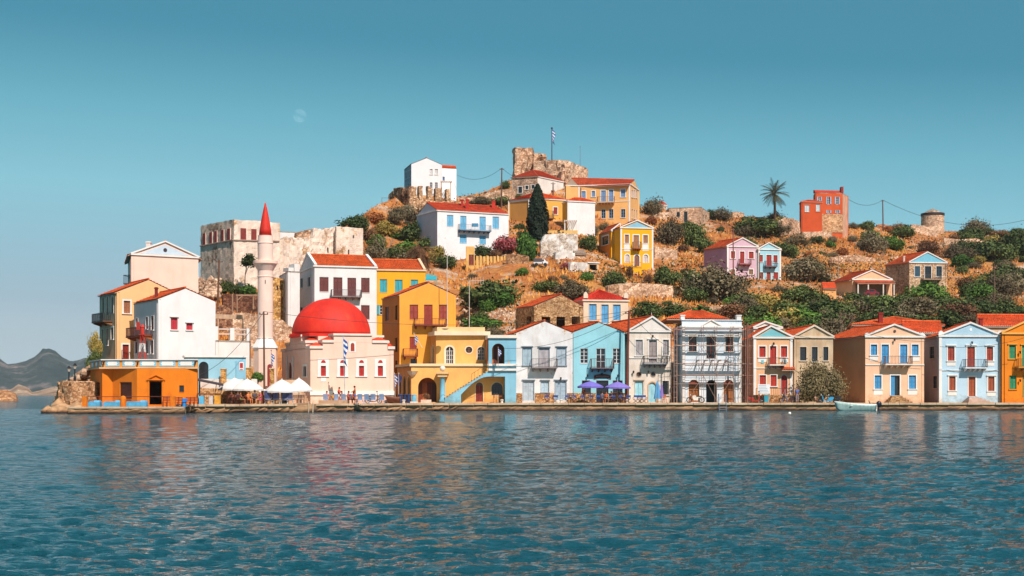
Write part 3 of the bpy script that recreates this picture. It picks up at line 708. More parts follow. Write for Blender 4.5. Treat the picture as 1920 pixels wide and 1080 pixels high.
h12 = house('cream_house', 'narrow cream waterfront house with a deep pediment and small round vents over pale blue doors', (1179.4, 162.5), (1257, 163), (1108, 177), 755, 621, 'f1e3d3', 'front', (1223, 595.3),
 front=[(G, 1191.7, 637, 1205, 666.6, 'a9a3a3', dict(style='louvre', sw=.1)), ('door', 1216.8, 638, 1231.6, 679, '9c8f8c', dict(style='panel', sw=.12, head=1)), (G, 1243, 637, 1254, 666.6, 'a9a3a3', dict(style='louvre', sw=.1)),
        (G, 1193.7, 697.7, 1202.3, 706.3, '4a3530', dict(shape='round', sw=.07, tc='b9a08c')), (G, 1220.3, 697.7, 1228.9, 706.3, '4a4a50', dict(shape='round', sw=.07, tc='b9a08c')),
        (G, 1190.5, 714, 1205.7, 741, 'a4dbe6', dict(style='board', sw=.05, head=1, tc='d9b896')), ('door', 1216, 717, 1230, 754, '9cd3e0', dict(shape='arch', style='board', sw=.14, tc='d9a87c')), ('dark', 1242, 714, 1254, 740, '6a5a50', dict(sw=.05))],
 over=.35, tymp='efe6dc', peel=.2, dirt=.35, band=671)
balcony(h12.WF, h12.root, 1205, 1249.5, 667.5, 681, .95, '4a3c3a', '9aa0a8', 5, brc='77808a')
h13 = house('scaffolded_house', 'white and pale blue house with a parapet and brown openings, wrapped in scaffolding', (1279, 161.5), (1390.4, 162.5), (1264.5, 168), 756, 612, 'e3eef6', 'flat',
 front=[('glass', 1291.3, 628.3, 1306, 659, '8a3a22', dict(sw=.12, rows=2)), ('gdoor', 1324.3, 629, 1342, 672.5, '7a2c20', dict(sw=.12)), ('glass', 1360, 628.3, 1375, 659, 'b04a20', dict(sw=.12, rows=2)),
        ('door', 1291, 712, 1311, 754, 'a4622e', dict(shape='arch', low=1, style='board', sw=.12, fan='8a3a20')), ('hole', 1324, 712, 1344, 754.5, '5a2020', dict(shape='arch', low=1)), ('door', 1356.4, 712, 1376, 754, 'a4622e', dict(shape='arch', low=1, style='board', sw=.12, fan='8a3a20'))],
 left=[('dark', 1266.5, 629, 1271, 659, '4a3a40'), ('dark', 1266.5, 712, 1271, 740, '4a3a40')], parapet=.9, dirt=.15, pilasters=[None, 1388], band=683, thick=.35)
W = h13.WF; m = MB(); zt = h13.ze
z2 = W.at(1330, 600)[1]
m.hexa([W.pt(-.02, zt+.02, .02), W.pt(W.L+.02, zt+.02, .02), W.pt(W.L+.02, zt+.02, -.3), W.pt(-.02, zt+.02, -.3)], [W.pt(-.02, z2, .02), W.pt(W.L+.02, z2, .02), W.pt(W.L+.02, z2, -.3), W.pt(-.02, z2, -.3)])
m.bar(W.pt(-.1, z2, -.1), W.pt(W.L+.1, z2, -.1), .5, .1)
m.bar(W.pt(-.15, W.at(1330, 620)[1], .12), W.pt(W.L+.15, W.at(1330, 620)[1], .12), .3, .14)
m.build('parapet', plaster('e3eef6', .15), h13.root)
m = MB(); a, b, c = W.at(1313.6, 611), W.at(1352.5, 611), W.at(1333, 599.5)
m.bar(W.pt(a[0], a[1], .1), W.pt(c[0], c[1], .1), .16, .12).bar(W.pt(c[0], c[1], .102), W.pt(b[0], b[1], .102), .16, .12).prism([W.pt(*a, .05), W.pt(*b, .05), W.pt(*c, .05)], W.n*-.1)
m.build('pediment', h13.tm, h13.root)
for p0, p1 in ((1276, 1283.5), (1381, 1389.5)):
    u0 = W.at(p0, 600)[0]; u1 = W.at(p1, 600)[0]; zt2 = W.at(p0, 590.5)[1]; m = MB()
    for (aa, bb, cc, dd, e) in ((u0, u1, z2, zt2-.12, 0), (u0-.05, u1+.05, zt2-.12, zt2, .05)):
        m.hexa([W.pt(aa, cc, .1+e), W.pt(bb, cc, .1+e), W.pt(bb, cc, -.4-e), W.pt(aa, cc, -.4-e)], [W.pt(aa, dd, .1+e), W.pt(bb, dd, .1+e), W.pt(bb, dd, -.4-e), W.pt(aa, dd, -.4-e)])
    m.build('roof_pillar', h13.tm, h13.root)
for p in (1307, 1321, 1334, 1347, 1360):
    u, z = W.at(p, 676); MB().bar(W.pt(u, z, -.02), W.pt(u, z, 1.15), .14, .16).build('balcony_beam', paint('b89c88'), h13.root)
a_ = PT(1250, 600, 166); b_ = PT(1366, 600, 167); d_ = PT(1366, 600, 177); c_ = PT(1236, 600, 176)
z_ = zat(598.5, 166)
for v in (a_, b_, c_, d_): v.z = z_
tp = PT(1308.8, 583, 171); t0 = tp+Vector((-.8, 0, 0)); t1 = tp+Vector((.4, 0, 0))
roof(h13.root, [(a_, b_, t0, t1), (b_, d_, t1, t1), (d_, c_, t1, t0), (c_, a_, t0, t0)], ridge=[(a_, t0), (b_, t1)])
h15 = house('peach_house', 'small peach house with red shutters and a turquoise pediment beside the scaffolding', (1412.6, 162.5), (1486, 163), (1391, 171), 752, 633, 'f4bc8c', 'front', (1445.5, 612.8),
 front=[(G, 1423.4, 649.4, 1435.4, 669.4, 'b8301c', dict(style='board', sw=.13, apron=.5)), ('door', 1443.7, 649, 1455.4, 683, 'b8301c', dict(style='board', sw=.13)), (G, 1464, 649, 1475.7, 669.4, 'b8301c', dict(style='board', sw=.13, apron=.5)),
        (G, 1424, 703.4, 1436, 722, 'b8301c', dict(style='board', sw=.1)), (G, 1444.6, 703, 1456, 724, 'b8301c', dict(style='board', sw=.1)), ('door', 1464.5, 703.4, 1476, 740, 'a82a1c', dict(shape='arch', style='board', sw=.12, tc='d9cfc0'))],
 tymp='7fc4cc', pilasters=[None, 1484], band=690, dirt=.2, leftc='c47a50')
balcony(h15.WF, h15.root, 1439, 1469, 671, 683.5, .9, '5a3a2a', 'e8dccb', 3, brc='8a8fa0')
W = h15.WF
for p0, p1 in ((1427, 1432), (1470.5, 1475)):
    a, b = W.at(p0, 681.5), W.at(p1, 675); MB().hexa([W.pt(a[0], a[1], .06), W.pt(b[0], a[1], .06), W.pt(b[0], a[1], -.01), W.pt(a[0], a[1], -.01)], [W.pt(a[0], b[1], .06), W.pt(b[0], b[1], .06), W.pt(b[0], b[1], -.01), W.pt(a[0], b[1], -.01)]).build('inlay_panel', paint('7fc4cc'), h15.root)
a, b = W.at(1462.5, 694), W.at(1488, 694)
roof(h15.root, [(W.pt(a[0], a[1], .8), W.pt(b[0], a[1], .8), W.pt(a[0], a[1]+.35, .02), W.pt(b[0], a[1]+.35, .02))])
house('gabled_house', 'white gabled house with an orange roof just behind the small peach house', (1413, 174), (1466, 174.5), (1392, 180), 740, 615, 'efe7dc', 'front', (1434.5, 604.6), cornice=True)
h16 = house('stone_front_house', 'pale unpainted stone house with dark window holes, half hidden by the tamarisk', (1489, 165), (1562, 165.8), (1440, 177), 752, 632, 'dcc2a0', 'front', (1526.6, 612),
 front=[('dark', 1499.8, 650.4, 1512, 676, '5a4038', dict(sw=.06)), ('dark', 1522, 650.4, 1533, 678, '5a4038', dict(sw=.06)), ('dark', 1543.5, 650.4, 1553, 676, '5a4038', dict(sw=.06))], peel=.55, dirt=.6, trimc='e3d3bd')
BL = '3f93c8'
h17 = house('beige_house', 'beige house with bright blue shutters and a cartouched balcony beside the tamarisk tree', (1622.4, 163), (1732.6, 163.6), (1549, 172.5), 755.5, 631, 'f8c8a4', 'front', (1676.6, 610),
 front=[(G, 1632.6, 646, 1644.4, 665.7, BL, dict(style='louvre', sw=.13, apron=.55)), ('door', 1653, 646, 1666.4, 681.6, BL, dict(style='louvre', sw=.13)), ('door', 1687.6, 646, 1701, 681.6, BL, dict(style='louvre', sw=.13)), (G, 1709.6, 646, 1722, 666.4, BL, dict(style='louvre', sw=.13, apron=.55)),
        (G, 1639.8, 703.8, 1652.6, 729, BL, dict(style='louvre', sw=.13, apron=.6)), ('odoor', 1670, 703.8, 1687, 741.5, BL, dict(style='louvre', sw=.14)), (G, 1704, 703.8, 1717.4, 729, BL, dict(style='louvre', sw=.13, apron=.6))],
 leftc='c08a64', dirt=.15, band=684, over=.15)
balcony(h17.WF, h17.root, 1655, 1706, 668, 682.5, .95, '6a4436', 'f3e6d8', 5)
h19 = house('pale_blue_house', 'pale sky blue house with white corners, a white pediment and red-brown shutters', (1760.5, 163), (1877.6, 163.6), (1733, 171.5), 755, 630, 'bfdcec', 'front', (1819.6, 606.7),
 front=[(G, 1777, 650, 1789.5, 676.3, 'a03a22', dict(style='louvre', sw=.13, head=1, apron=.5)), ('door', 1813.5, 650, 1827.7, 688.5, 'a03a22', dict(style='panel', sw=.15, head=1)), (G, 1850, 650.5, 1861.8, 676.3, 'a03a22', dict(style='louvre', sw=.13, head=1, apron=.5)),
        (G, 1779.5, 706, 1791.5, 732, 'a4502c', dict(style='board', sw=.13, head=1, apron=.5)), ('door', 1816, 706.5, 1828.8, 743, 'a4502c', dict(style='panel', sw=.15)), (G, 1852.6, 706.5, 1864.4, 733, 'a4502c', dict(style='board', sw=.13, head=1, apron=.5))],
 left=[('glass', 1743.5, 650, 1752, 672, '4a3a3a', dict(sw=.15, tc='d0a890')), ('glass', 1749.5, 705, 1757, 728, '4a3a3a', dict(sw=.15, tc='d0a890'))],
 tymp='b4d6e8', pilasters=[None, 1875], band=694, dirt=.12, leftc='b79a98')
balcony(h19.WF, h19.root, 1804, 1846, 674, 689, .95, '3c4650', 'dfeaf0', 5)
GN = '2f8a5c'
h20 = house('orange_house', 'bright orange house with green shutters at the right end of the waterfront', (1878.6, 163), (1990, 163.7), (1872, 173), 755, 625, 'f08a10', 'front', (1934, 599),
 front=[(G, 1892, 647.4, 1904.7, 672.4, GN, dict(style='louvre', sw=.1, head=1, tc='f5b040')), ('door', 1916, 648, 1929, 686, GN, dict(style='louvre', sw=.1, head=1, tc='f5b040')), (G, 1945, 647.4, 1957.7, 672.4, GN, dict(style='louvre', sw=.1, head=1, tc='f5b040')),
        (G, 1892.5, 704, 1905.7, 729.5, GN, dict(style='louvre', sw=.04, tc='f08a10')), ('door', 1918, 704, 1932, 745, GN, dict(style='louvre', sw=.04, tc='f08a10')), (G, 1945.5, 704, 1957.7, 729.5, GN, dict(style='louvre', sw=.04, tc='f08a10'))],
 trimc='f6b45c', dirt=.15)
balcony(h20.WF, h20.root, 1903, 1942, 673, 688, .95, '6a4a1c', 'c89a4a', 4)
def acro(h, px, py, hpx=8):
    u, z = h.WF.at(px, py); hh = hpx/F*h.WF.p0.y; u = min(max(u, .2), h.WF.L-.2)
    q = [(u-.3, z), (u+.3, z), (u+.28, z+hh*.6), (u+.12, z+hh*.92), (u, z+hh), (u-.12, z+hh*.92), (u-.28, z+hh*.6)]
    MB().prism([h.WF.pt(a, b, .12) for a, b in q], h.WF.n*-.25).build('acroterion', h.tm, h.root)
for h, px, py in ((h19, 1764, 629), (h19, 1874, 629), (h17, 1626, 630), (h17, 1729, 630)): acro(h, px, py, 9 if h is h19 else 6)
for h, px, py in ((h17, 1677.5, 621), (h19, 1820, 618)):
    u, z = h.WF.at(px, py); MB().tube(h.WF.pt(u, z, .06), h.WF.pt(u, z, -.02), .16, .16, 14).build('oculus', flat('4a3a34' if h is h17 else 'eef4f6'), h.root)
for h, px, py in ((h17, 1676, 638), (h19, 1821, 643), (h15, 1449.5, 645), (h11, 1158, 705), (h11, 1128, 702), (h11, 1101, 705), (h10, 1051, 710), (h12, 1223, 631), (h12, 1187, 698), (h12, 1215, 698), (h20, 1911, 661), (h20, 1911, 714)):
    u, z = h.WF.at(px, py); k = MB().bar(h.WF.pt(u, z+.15, 0), h.WF.pt(u, z+.12, .28), .03, .03).tube(h.WF.pt(u, z-.14, .28), h.WF.pt(u, z+.1, .28), .07, .11, 6).tube(h.WF.pt(u, z+.1, .28), h.WF.pt(u, z+.2, .28), .13, .02, 6)
    k.build('wall_lamp', flat('2a2422'), h.root)
def steps(h, px0, px1, pxt0, pxt1, pytop, n, mat, name='entrance_steps'):
    W = h.WF; z0 = h.zb-.05; zt = W.at((px0+px1)/2, pytop)[1]; ua, ub = W.at(px0, 755)[0], W.at(px1, 755)[0]; va, vb = W.at(pxt0, 755)[0], W.at(pxt1, 755)[0]
    for k in range(n):
        f = k/(n-1) if n > 1 else 0; a, b = ua+(va-ua)*f, ub+(vb-ub)*f; d = .35*(n-k)+.25; s = MB()
        za = z0+(zt-z0)*k/n; zb_ = z0+(zt-z0)*(k+1)/n
        s.hexa([W.pt(a, za, d), W.pt(b, za, d), W.pt(b, za, .075), W.pt(a, za, .075)], [W.pt(a, zb_, d), W.pt(b, zb_, d), W.pt(b, zb_, .075), W.pt(a, zb_, .075)])
        s.build('step', mat, h.root)
steps(h17, 1658, 1701, 1669, 1689, 742, 4, stone('c8a070', '9a6c40', 'dcb88c', 2.5))
steps(h19, 1803, 1850, 1814, 1831, 744, 5, plaster('e0c4b4', .5))
hb = house('hip_roofed_house', 'white house with a low orange hip roof and brick-red chimney behind the beige house', (1600, 178), (1765, 179.5), (1592, 190), 740, 610, 'ece4de', 'hip', ridgeh=1.35, over=.35, chim=[(1651, 586, 606, 7.5, 179.5, 'a02c24')])
house('tiled_house', 'low broad-roofed house with red chimney behind the pale blue and orange ones', (1835, 176), (1950, 177), (1828, 186), 740, 612, 'e8c8a0', 'side', ridgeh=1.6, chim=[(1839, 596, 614, 6, 174.8, 'a02c24')])
house('side_roofed_house', 'low red-roofed house squeezed between the beige and the pale blue houses', (1694, 171.5), (1768, 172.5), (1688, 180), 742, 624, 'e6d8cc', 'side', ridgeh=1.5)

def scaffold():
    W = Wall(h13.WF.pt(-.9, 0, 0), h13.WF.pt(h13.WF.L+.7, 0, 0)); z0 = QZ+.02
    root = thing('scaffolding', 'rusty tube scaffolding with plank decks standing before the white and pale blue house', 'scaffolding', W.pt(0, z0, 0))
    us = [W.at(p, 755)[0] for p in (1264, 1278.5, 1313, 1338, 1368, 1391, 1399)]
    top = W.at(1330, 612)[1]; rust = paint('b08c7c', .6); dn, df = 1.35, .45
    for i, u in enumerate(us):
        for d in ((dn, df) if i not in (0,) else (dn,)):
            MB().tube(W.pt(u, z0, d), W.pt(u, top, d), .024, .024, 6).build('upright', rust, root)
    lv = [W.at(1330, y)[1] for y in (619, 649, 682.5, 704, 720)]
    for z in lv:
        for d in (dn, df): MB().tube(W.pt(us[0]-.2, z, d+.05), W.pt(us[-1]+.4, z, d+.05), .022, .022, 6).build('ledger', rust, root)
        k = MB()
        for u in us: k.tube(W.pt(u, z-.05, df-.2), W.pt(u, z-.05, dn+.15), .025, .025, 6)
        k.build('transom', rust, root, kind='stuff')
    wood = paint('c9a890', .8)
    for z in (lv[0], lv[1], lv[2], lv[3]):
        for k in range(2 if z != lv[1] else 1):
            d0 = df+.3+k*.26; x0 = us[1]-.1 if z != lv[1] else us[0]; x1 = us[5]+.05
            MB().hexa([W.pt(x0, z+.03, d0), W.pt(x1, z+.03, d0), W.pt(x1, z+.03, d0+.24), W.pt(x0, z+.03, d0+.24)], [W.pt(x0, z+.075, d0), W.pt(x1, z+.075, d0), W.pt(x1, z+.075, d0+.24), W.pt(x0, z+.075, d0+.24)]).build('plank', wood, root)
    zz = [z0]+lv[::-1]+[top]
    k = 0
    for i in range(1, len(us)-2):
        for j in range(0, len(zz)-1, 2):
            a, b = (us[i], us[i+1]) if (i+j) % 2 else (us[i+1], us[i]); MB().tube(W.pt(a, zz[j]+.1, dn+.06), W.pt(b, zz[min(j+2, len(zz)-1)]-.1, dn+.06), .02, .02, 5).build('brace', rust, root)
    for p in (1258, 1263):
        u = W.at(p, 755)[0]
        for d in (.2, dn): MB().tube(W.pt(u, z0, d), W.pt(u, W.at(1260, 614)[1], d), .03, .03, 6).build('upright', rust, root)
    k = MB(); a, b = W.at(1257, 755)[0], W.at(1264, 755)[0]
    for i in range(16): z = z0+.6*i; k.tube(W.pt(a, z, dn), W.pt(b, z, dn), .018, .018, 5)
    k.build('ladder', rust, root)
scaffold()
def tower2():
    root = thing('scaffold_tower', 'tall brown scaffold tower of poles in the gap right of the scaffolded house', 'scaffolding', PT(1402, 756, 159.6))
    Y = 159.6; m = paint('8a4a34', .7); z0 = QZ+.02
    for px in (1396, 1410):
        for dy in (0, 1.0): p = PT(px, HY, Y+dy); MB().tube((p.x, p.y, z0), (p.x, p.y, zat(610, Y)), .045, .04, 6).build('pole', m, root)
    a, b = PT(1396, HY, Y), PT(1410, HY, Y); k = 0
    z = z0+.5
    while z < zat(612, Y):
        MB().tube((a.x, Y-.05, z), (b.x, Y-.05, z+.02), .03, .03, 5).build('crossbar', m, root)
        if k % 2 == 0: MB().tube((a.x, Y-.06, z), (b.x, Y-.06, z+1.1), .022, .022, 5).build('brace', m, root)
        z += 1.15; k += 1
tower2()
YE = 'fcbe6c'; SKY = '8cc8e0'
h9 = house('customs_building', 'yellow flat-roofed building with arches and a pale blue outside stair', (771, 161.6), (968, 162.4), (744, 169), 755, 685, YE, 'flat',
 front=[('hole', 784, 708, 818.6, 754, YE, dict(shape='arch')), ('door', 892, 717, 905.5, 753, '8a2c1c', dict(shape='arch', sw=.1, fan='6a5050')), ('glass', 921.5, 717, 942.5, 741, '4a4048', dict(shape='arch', sw=.1, cols=4))],
 left=[('dark', 747.5, 704, 752.5, 738, 'a04a24', dict(shape='arch', sw=.08)), ('dark', 755.5, 704, 761.5, 739, 'a04a24', dict(shape='arch', sw=.08)), ('dark', 764, 706, 769, 740, 'a04a24', dict(shape='arch', sw=.08))],
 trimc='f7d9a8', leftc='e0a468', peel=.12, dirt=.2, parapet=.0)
W9 = h9.WF; R9 = h9.root; ty = plaster('f7e0c0', .15)
u0, u1 = W9.at(784, 755)[0]-.6, W9.at(818.6, 755)[0]+.6
MB().hexa([W9.pt(u0, h9.zb-.3, -1.7), W9.pt(u1, h9.zb-.3, -1.7), W9.pt(u1, h9.zb-.3, -1.9), W9.pt(u0, h9.zb-.3, -1.9)], [W9.pt(u0, h9.ze-.3, -1.7), W9.pt(u1, h9.ze-.3, -1.7), W9.pt(u1, h9.ze-.3, -1.9), W9.pt(u0, h9.ze-.3, -1.9)]).build('partition', paint('c8642a', .7), R9)
for k, (f, c) in enumerate(((.12, '8a3c1c'), (.38, 'c8682c'), (.6, '7a3018'), (.85, '5a2c1c'))):
    uu = u0+.5+(u1-u0-1)*f; leaf_mesh(W9, uu-.28, uu+.28, h9.zb, h9.zb+2.3, -1.6, 'panel').build('door_leaf', paint(c), R9)
a, b, c = PT(817.6, HY, 166), PT(913.5, HY, 166.4), PT(780, HY, 176)
zt = zat(628, 166); z0 = h9.ze
up9 = {}
def small_wall(W, specs, z0, z1, mat, root, tm, thick=.3, name='wall', gab=None):
    ops = [op(W, *s[:6], **(s[6] if len(s) > 6 else {})) for s in specs]
    for o in ops: o['u0'] = max(o['u0'], .1); o['u1'] = min(o['u1'], W.L-.1); o['z0'] = max(o['z0'], z0+.02); o['z1'] = min(o['z1'], z1-.02)
    us = [0, W.L]; zs = [z0, z1]
    for o in ops: us += [o['u0'], o['u1']]; zs += [o['z0'], o['z1']]
    m = MB(); sheet(m, W, us, zs, lambda u, z: not any(o['u0'] < u < o['u1'] and o['z0'] < z < o['z1'] for o in ops), thick, ends=False)
    for o in ops:
        if o['shape'] != 'rect': spandrels(m, W, o, thick)
    if gab: m.prism([W.pt(*q) for q in gab], W.n*-thick)
    wo = m.build(name, mat, root)
    for o in ops: fit_opening(W, o, root, tm, thick)
    return wo
WU = Wall(a, b); WL_ = Wall(c, a); WR_ = Wall(b, b+(c-a)); WB_ = Wall(b+(c-a), c)
small_wall(WU, [('glass', 836, 650, 850, 682, 'f6efe6', dict(shape='arch', sw=.22, cols=4, rows=4)), ('glass', 873, 650, 885.6, 662, '8a5a40', dict(shape='round', sw=.12)), ('glass', 895, 650.5, 909.6, 675, 'e0cfc0', dict(shape='arch', sw=.1, cols=4, rows=4))], z0-.1, zt, plaster(YE, .2, .12), R9, ty)
small_wall(WL_, [('dark', 785.5, 648, 789, 681, 'a04a24', dict(shape='arch', sw=.08)), ('dark', 792.5, 648, 796.5, 681, 'a04a24', dict(shape='arch', sw=.08)), ('dark', 804.5, 648, 807.5, 681, 'a04a24', dict(shape='arch', sw=.08)), ('dark', 810.5, 648, 814, 681, 'a04a24', dict(shape='arch', sw=.08))], z0-.1, zt, plaster('dc9c50', .3), R9, ty)  # darker yellow copy: the left side's shade is put into the colour
small_wall(WR_, [], z0-.1, zt, plaster(YE, .3), R9, ty); small_wall(WB_, [], z0-.1, zt, plaster(YE, .3), R9, ty)
A4 = [Vector((p.x, p.y, 0)) for p in (a, b, b+(c-a), c)]; ce = sum(A4, Vector())/4
def slab(pts, z0, z1, grow, mat, root, name):
    ce = sum(pts, Vector((0, 0, 0)))/len(pts); q = [p+(p-ce).normalized()*grow for p in pts]
    return MB().hexa([Vector((p.x, p.y, z0)) for p in q], [Vector((p.x, p.y, z1)) for p in q]).build(name, mat, root)
slab(A4, zt-.05, zt+.42, .55, ty, R9, 'cornice'); slab(A4, zt+.42, zt+.95, -.4, plaster('f3cf98', .2), R9, 'roof')
L4 = [Vector((p.x, p.y, 0)) for p in (W9.p0, W9.pt(W9.L, 0), h9.WR.pt(h9.WR.L, 0), h9.WL.p0)]
slab(L4, h9.ze-.1, h9.ze+.2, .22, ty, R9, 'cornice')
D = 1.5
WS = Wall(W9.pt(0, 0, D), W9.pt(W9.L, 0, D)); bl = plaster(SKY, .25, .06, 'c9a27c')
def P9(px, py): return WS.at(px, py)
poly = [(834, 755), (834, 748.5)]; n = 16
sx0, sy0, sx1, sy1 = 834, 748.5, 916, 697
st = []
for k in range(n):
    xa = sx0+(sx1-sx0)*k/n; xb = sx0+(sx1-sx0)*(k+1)/n; ya = sy0+(sy1-sy0)*(k+1)/n
    st.append((xa, ya)); st.append((xb, ya))
und = [(916, 706), (908, 707), (899, 710.5), (889, 716.5), (879, 725), (871, 733), (864.4, 740), (864.4, 755)]
m = MB()
xs = sorted(set([sx0+(sx1-sx0)*k/n for k in range(n+1)]+[p[0] for p in und]+[864.3]))
def low(x):
    if x < 864.35: return 755.5
    q = sorted(und); return float(np.interp(x, [p[0] for p in q if p != (864.4, 755)], [p[1] for p in q if p != (864.4, 755)]))
for xa, xb in zip(xs[:-1], xs[1:]):
    k = min(n-1, int((xa-sx0+.01)/((sx1-sx0)/n))); yt = sy0+(sy1-sy0)*(k+1)/n
    la, lb = (755.5, 755.5) if xb <= 864.35 else (low(max(xa, 864.4)), low(xb))
    qa, qb, ta, tb = P9(xa, la), P9(xb, lb), P9(xa, yt), P9(xb, yt); zt_ = ta[1]
    m.hexa([WS.pt(qa[0], qa[1], 0), WS.pt(qb[0], qb[1], 0), WS.pt(qb[0], qb[1], -D+.02), WS.pt(qa[0], qa[1], -D+.02)], [WS.pt(qa[0], zt_, 0), WS.pt(qb[0], zt_, 0), WS.pt(qb[0], zt_, -D+.02), WS.pt(qa[0], zt_, -D+.02)])
m.build('stair', bl, R9)
tr = plaster('f0c890', .2)
for k in range(n):
    xa = sx0+(sx1-sx0)*k/n; xb = sx0+(sx1-sx0)*(k+1)/n; ya = sy0+(sy1-sy0)*(k+1)/n; q0, q1 = P9(xa, ya), P9(xb, ya)
    MB().hexa([WS.pt(q0[0]-.04, q0[1]+.004, .03), WS.pt(q1[0], q0[1]+.004, .03), WS.pt(q1[0], q0[1]+.004, -D+.03), WS.pt(q0[0]-.04, q0[1]+.004, -D+.03)], [WS.pt(q0[0]-.04, q0[1]+.05, .03), WS.pt(q1[0], q0[1]+.05, .03), WS.pt(q1[0], q0[1]+.05, -D+.03), WS.pt(q0[0]-.04, q0[1]+.05, -D+.03)]).build('tread', tr, R9)
k_ = MB()
for i in range(6):
    px = 884+i*6.2; py = sy0+(sy1-sy0)*((px-sx0)/(sx1-sx0)); q = P9(px, py); k_.tube(WS.pt(q[0], q[1], -.06), WS.pt(q[0], q[1]+.95, -.06), .02, .02, 5)
q0, q1 = P9(884, sy0+(sy1-sy0)*(50/82)), P9(915, sy1); k_.tube(WS.pt(q0[0], q0[1]+.95, -.06), WS.pt(q1[0], q1[1]+.95, -.06), .022, .022, 5)
k_.build('stair_railing', flat('7a4a2c'), R9)
ua, ub = P9(916, 700)[0], P9(968, 700)[0]; WBay = Wall(WS.pt(ua, 0), WS.pt(ub, 0))
zT = WBay.at(940, 634)[1]; zg = h9.zb-.3; up_ = P9(947, 700)[0]-ua; zlow = WBay.at(930, 706)[1]
ar = op(WBay, 'hole', 922.6, 644, 946, 682, '', shape='arch')
us = [0, up_, WBay.L, ar['u0'], ar['u1']]; zs = [zg, zlow, ar['z0'], ar['z1'], zT]
m = MB(); sheet(m, WBay, us, zs, lambda u, z: not ((u < up_ and z < zlow) or (ar['u0'] < u < ar['u1'] and ar['z0'] < z < ar['z1'])), .3)
spandrels(m, WBay, ar, .3)
bay = m.build('wall', bl, R9)
m = MB(); e = D-.02
m.hexa([WBay.pt(up_, zg, -.31), WBay.pt(up_+.25, zg, -.31), WBay.pt(up_+.25, zg, -e), WBay.pt(up_, zg, -e)], [WBay.pt(up_, zlow, -.31), WBay.pt(up_+.25, zlow, -.31), WBay.pt(up_+.25, zlow, -e), WBay.pt(up_, zlow, -e)])
m.hexa([WBay.pt(WBay.L-.25, zg, -.31), WBay.pt(WBay.L, zg, -.31), WBay.pt(WBay.L, zg, -e), WBay.pt(WBay.L-.25, zg, -e)], [WBay.pt(WBay.L-.25, zT, -.31), WBay.pt(WBay.L, zT, -.31), WBay.pt(WBay.L, zT, -e), WBay.pt(WBay.L-.25, zT, -e)])
m.hexa([WBay.pt(.02, zlow+.01, -.31), WBay.pt(WBay.L-.26, zlow+.01, -.31), WBay.pt(WBay.L-.26, zlow+.01, -e), WBay.pt(.02, zlow+.01, -e)], [WBay.pt(.02, zlow+.3, -.31), WBay.pt(WBay.L-.26, zlow+.3, -.31), WBay.pt(WBay.L-.26, zlow+.3, -e), WBay.pt(.02, zlow+.3, -e)])
m.build('wall', bl, R9)
m = MB()
for y0, y1 in ((682, 686.2), (691, 695)):
    za, zb_ = WBay.at(942, y1)[1], WBay.at(942, y0)[1]; m.hexa([WBay.pt(-.0, za, .25), WBay.pt(WBay.L+.1, za, .25), WBay.pt(WBay.L+.1, za, -.02), WBay.pt(-.0, za, -.02)], [WBay.pt(0, zb_, .25), WBay.pt(WBay.L+.1, zb_, .25), WBay.pt(WBay.L+.1, zb_, -.02), WBay.pt(0, zb_, -.02)])
m.build('string_course', plaster('f4efe8', .1), R9)
bp = [WBay.pt(0, 0, 0), WBay.pt(WBay.L, 0, 0), WBay.pt(WBay.L, 0, -7), WBay.pt(0, 0, -7)]
slab(bp, zT, zT+.35, .25, plaster('f3ead8', .15), R9, 'cornice')
Wq = Wall(W9.pt(W9.at(914, 700)[0], 0, -.0), W9.pt(W9.L-.3, 0, 0)); m = MB()
m.hexa([Wq.pt(0, h9.ze+.21, 0), Wq.pt(Wq.L, h9.ze+.21, 0), Wq.pt(Wq.L, h9.ze+.21, -5), Wq.pt(0, h9.ze+.21, -5)], [Wq.pt(0, zT-.02, 0), Wq.pt(Wq.L, zT-.02, 0), Wq.pt(Wq.L, zT-.02, -5), Wq.pt(0, zT-.02, -5)])
m.build('wall', plaster('c8743c', .3), R9)
ud = Wq.at(934, 680)[0]; leaf_mesh(Wq, ud-.5, ud+.5, h9.ze+.25, h9.ze+2.4, .06, 'panel').build('door_leaf', paint('6a2a18'), R9)
cq = W9.at(829.5, 753); cc = W9.pt(cq[0], h9.zb, 1.1)
z1 = W9.at(829, 707)[1]
MB().lathe(cc, [(.42, 0), (.42, .3), (.3, .36), (.28, z1-h9.zb-.1), (.36, z1-h9.zb)], 16).build('column', plaster('7cc0dc', .2), R9, True)
MB().box((cc.x-.55, cc.y-.45, z1), (cc.x+.55, cc.y+1.0, z1+.35)).box((cc.x-.7, cc.y-.6, z1+.35), (cc.x+.7, cc.y+1.05, z1+.6)).build('capital', plaster('f0c488', .2), R9)
MB().ball((cc.x, cc.y, z1+.95), .33, 14, 10).build('globe_finial', plaster('f0e4d4', .1), R9, True)
q = W9.at(771.5, 697); MB().lathe(W9.pt(q[0]+.1, q[1]-.6, .05), [(.05, 0), (.4, .3), (.62, .62), (.66, .68)], 12).build('corner_basin', plaster('e8d8c8', .2), R9)

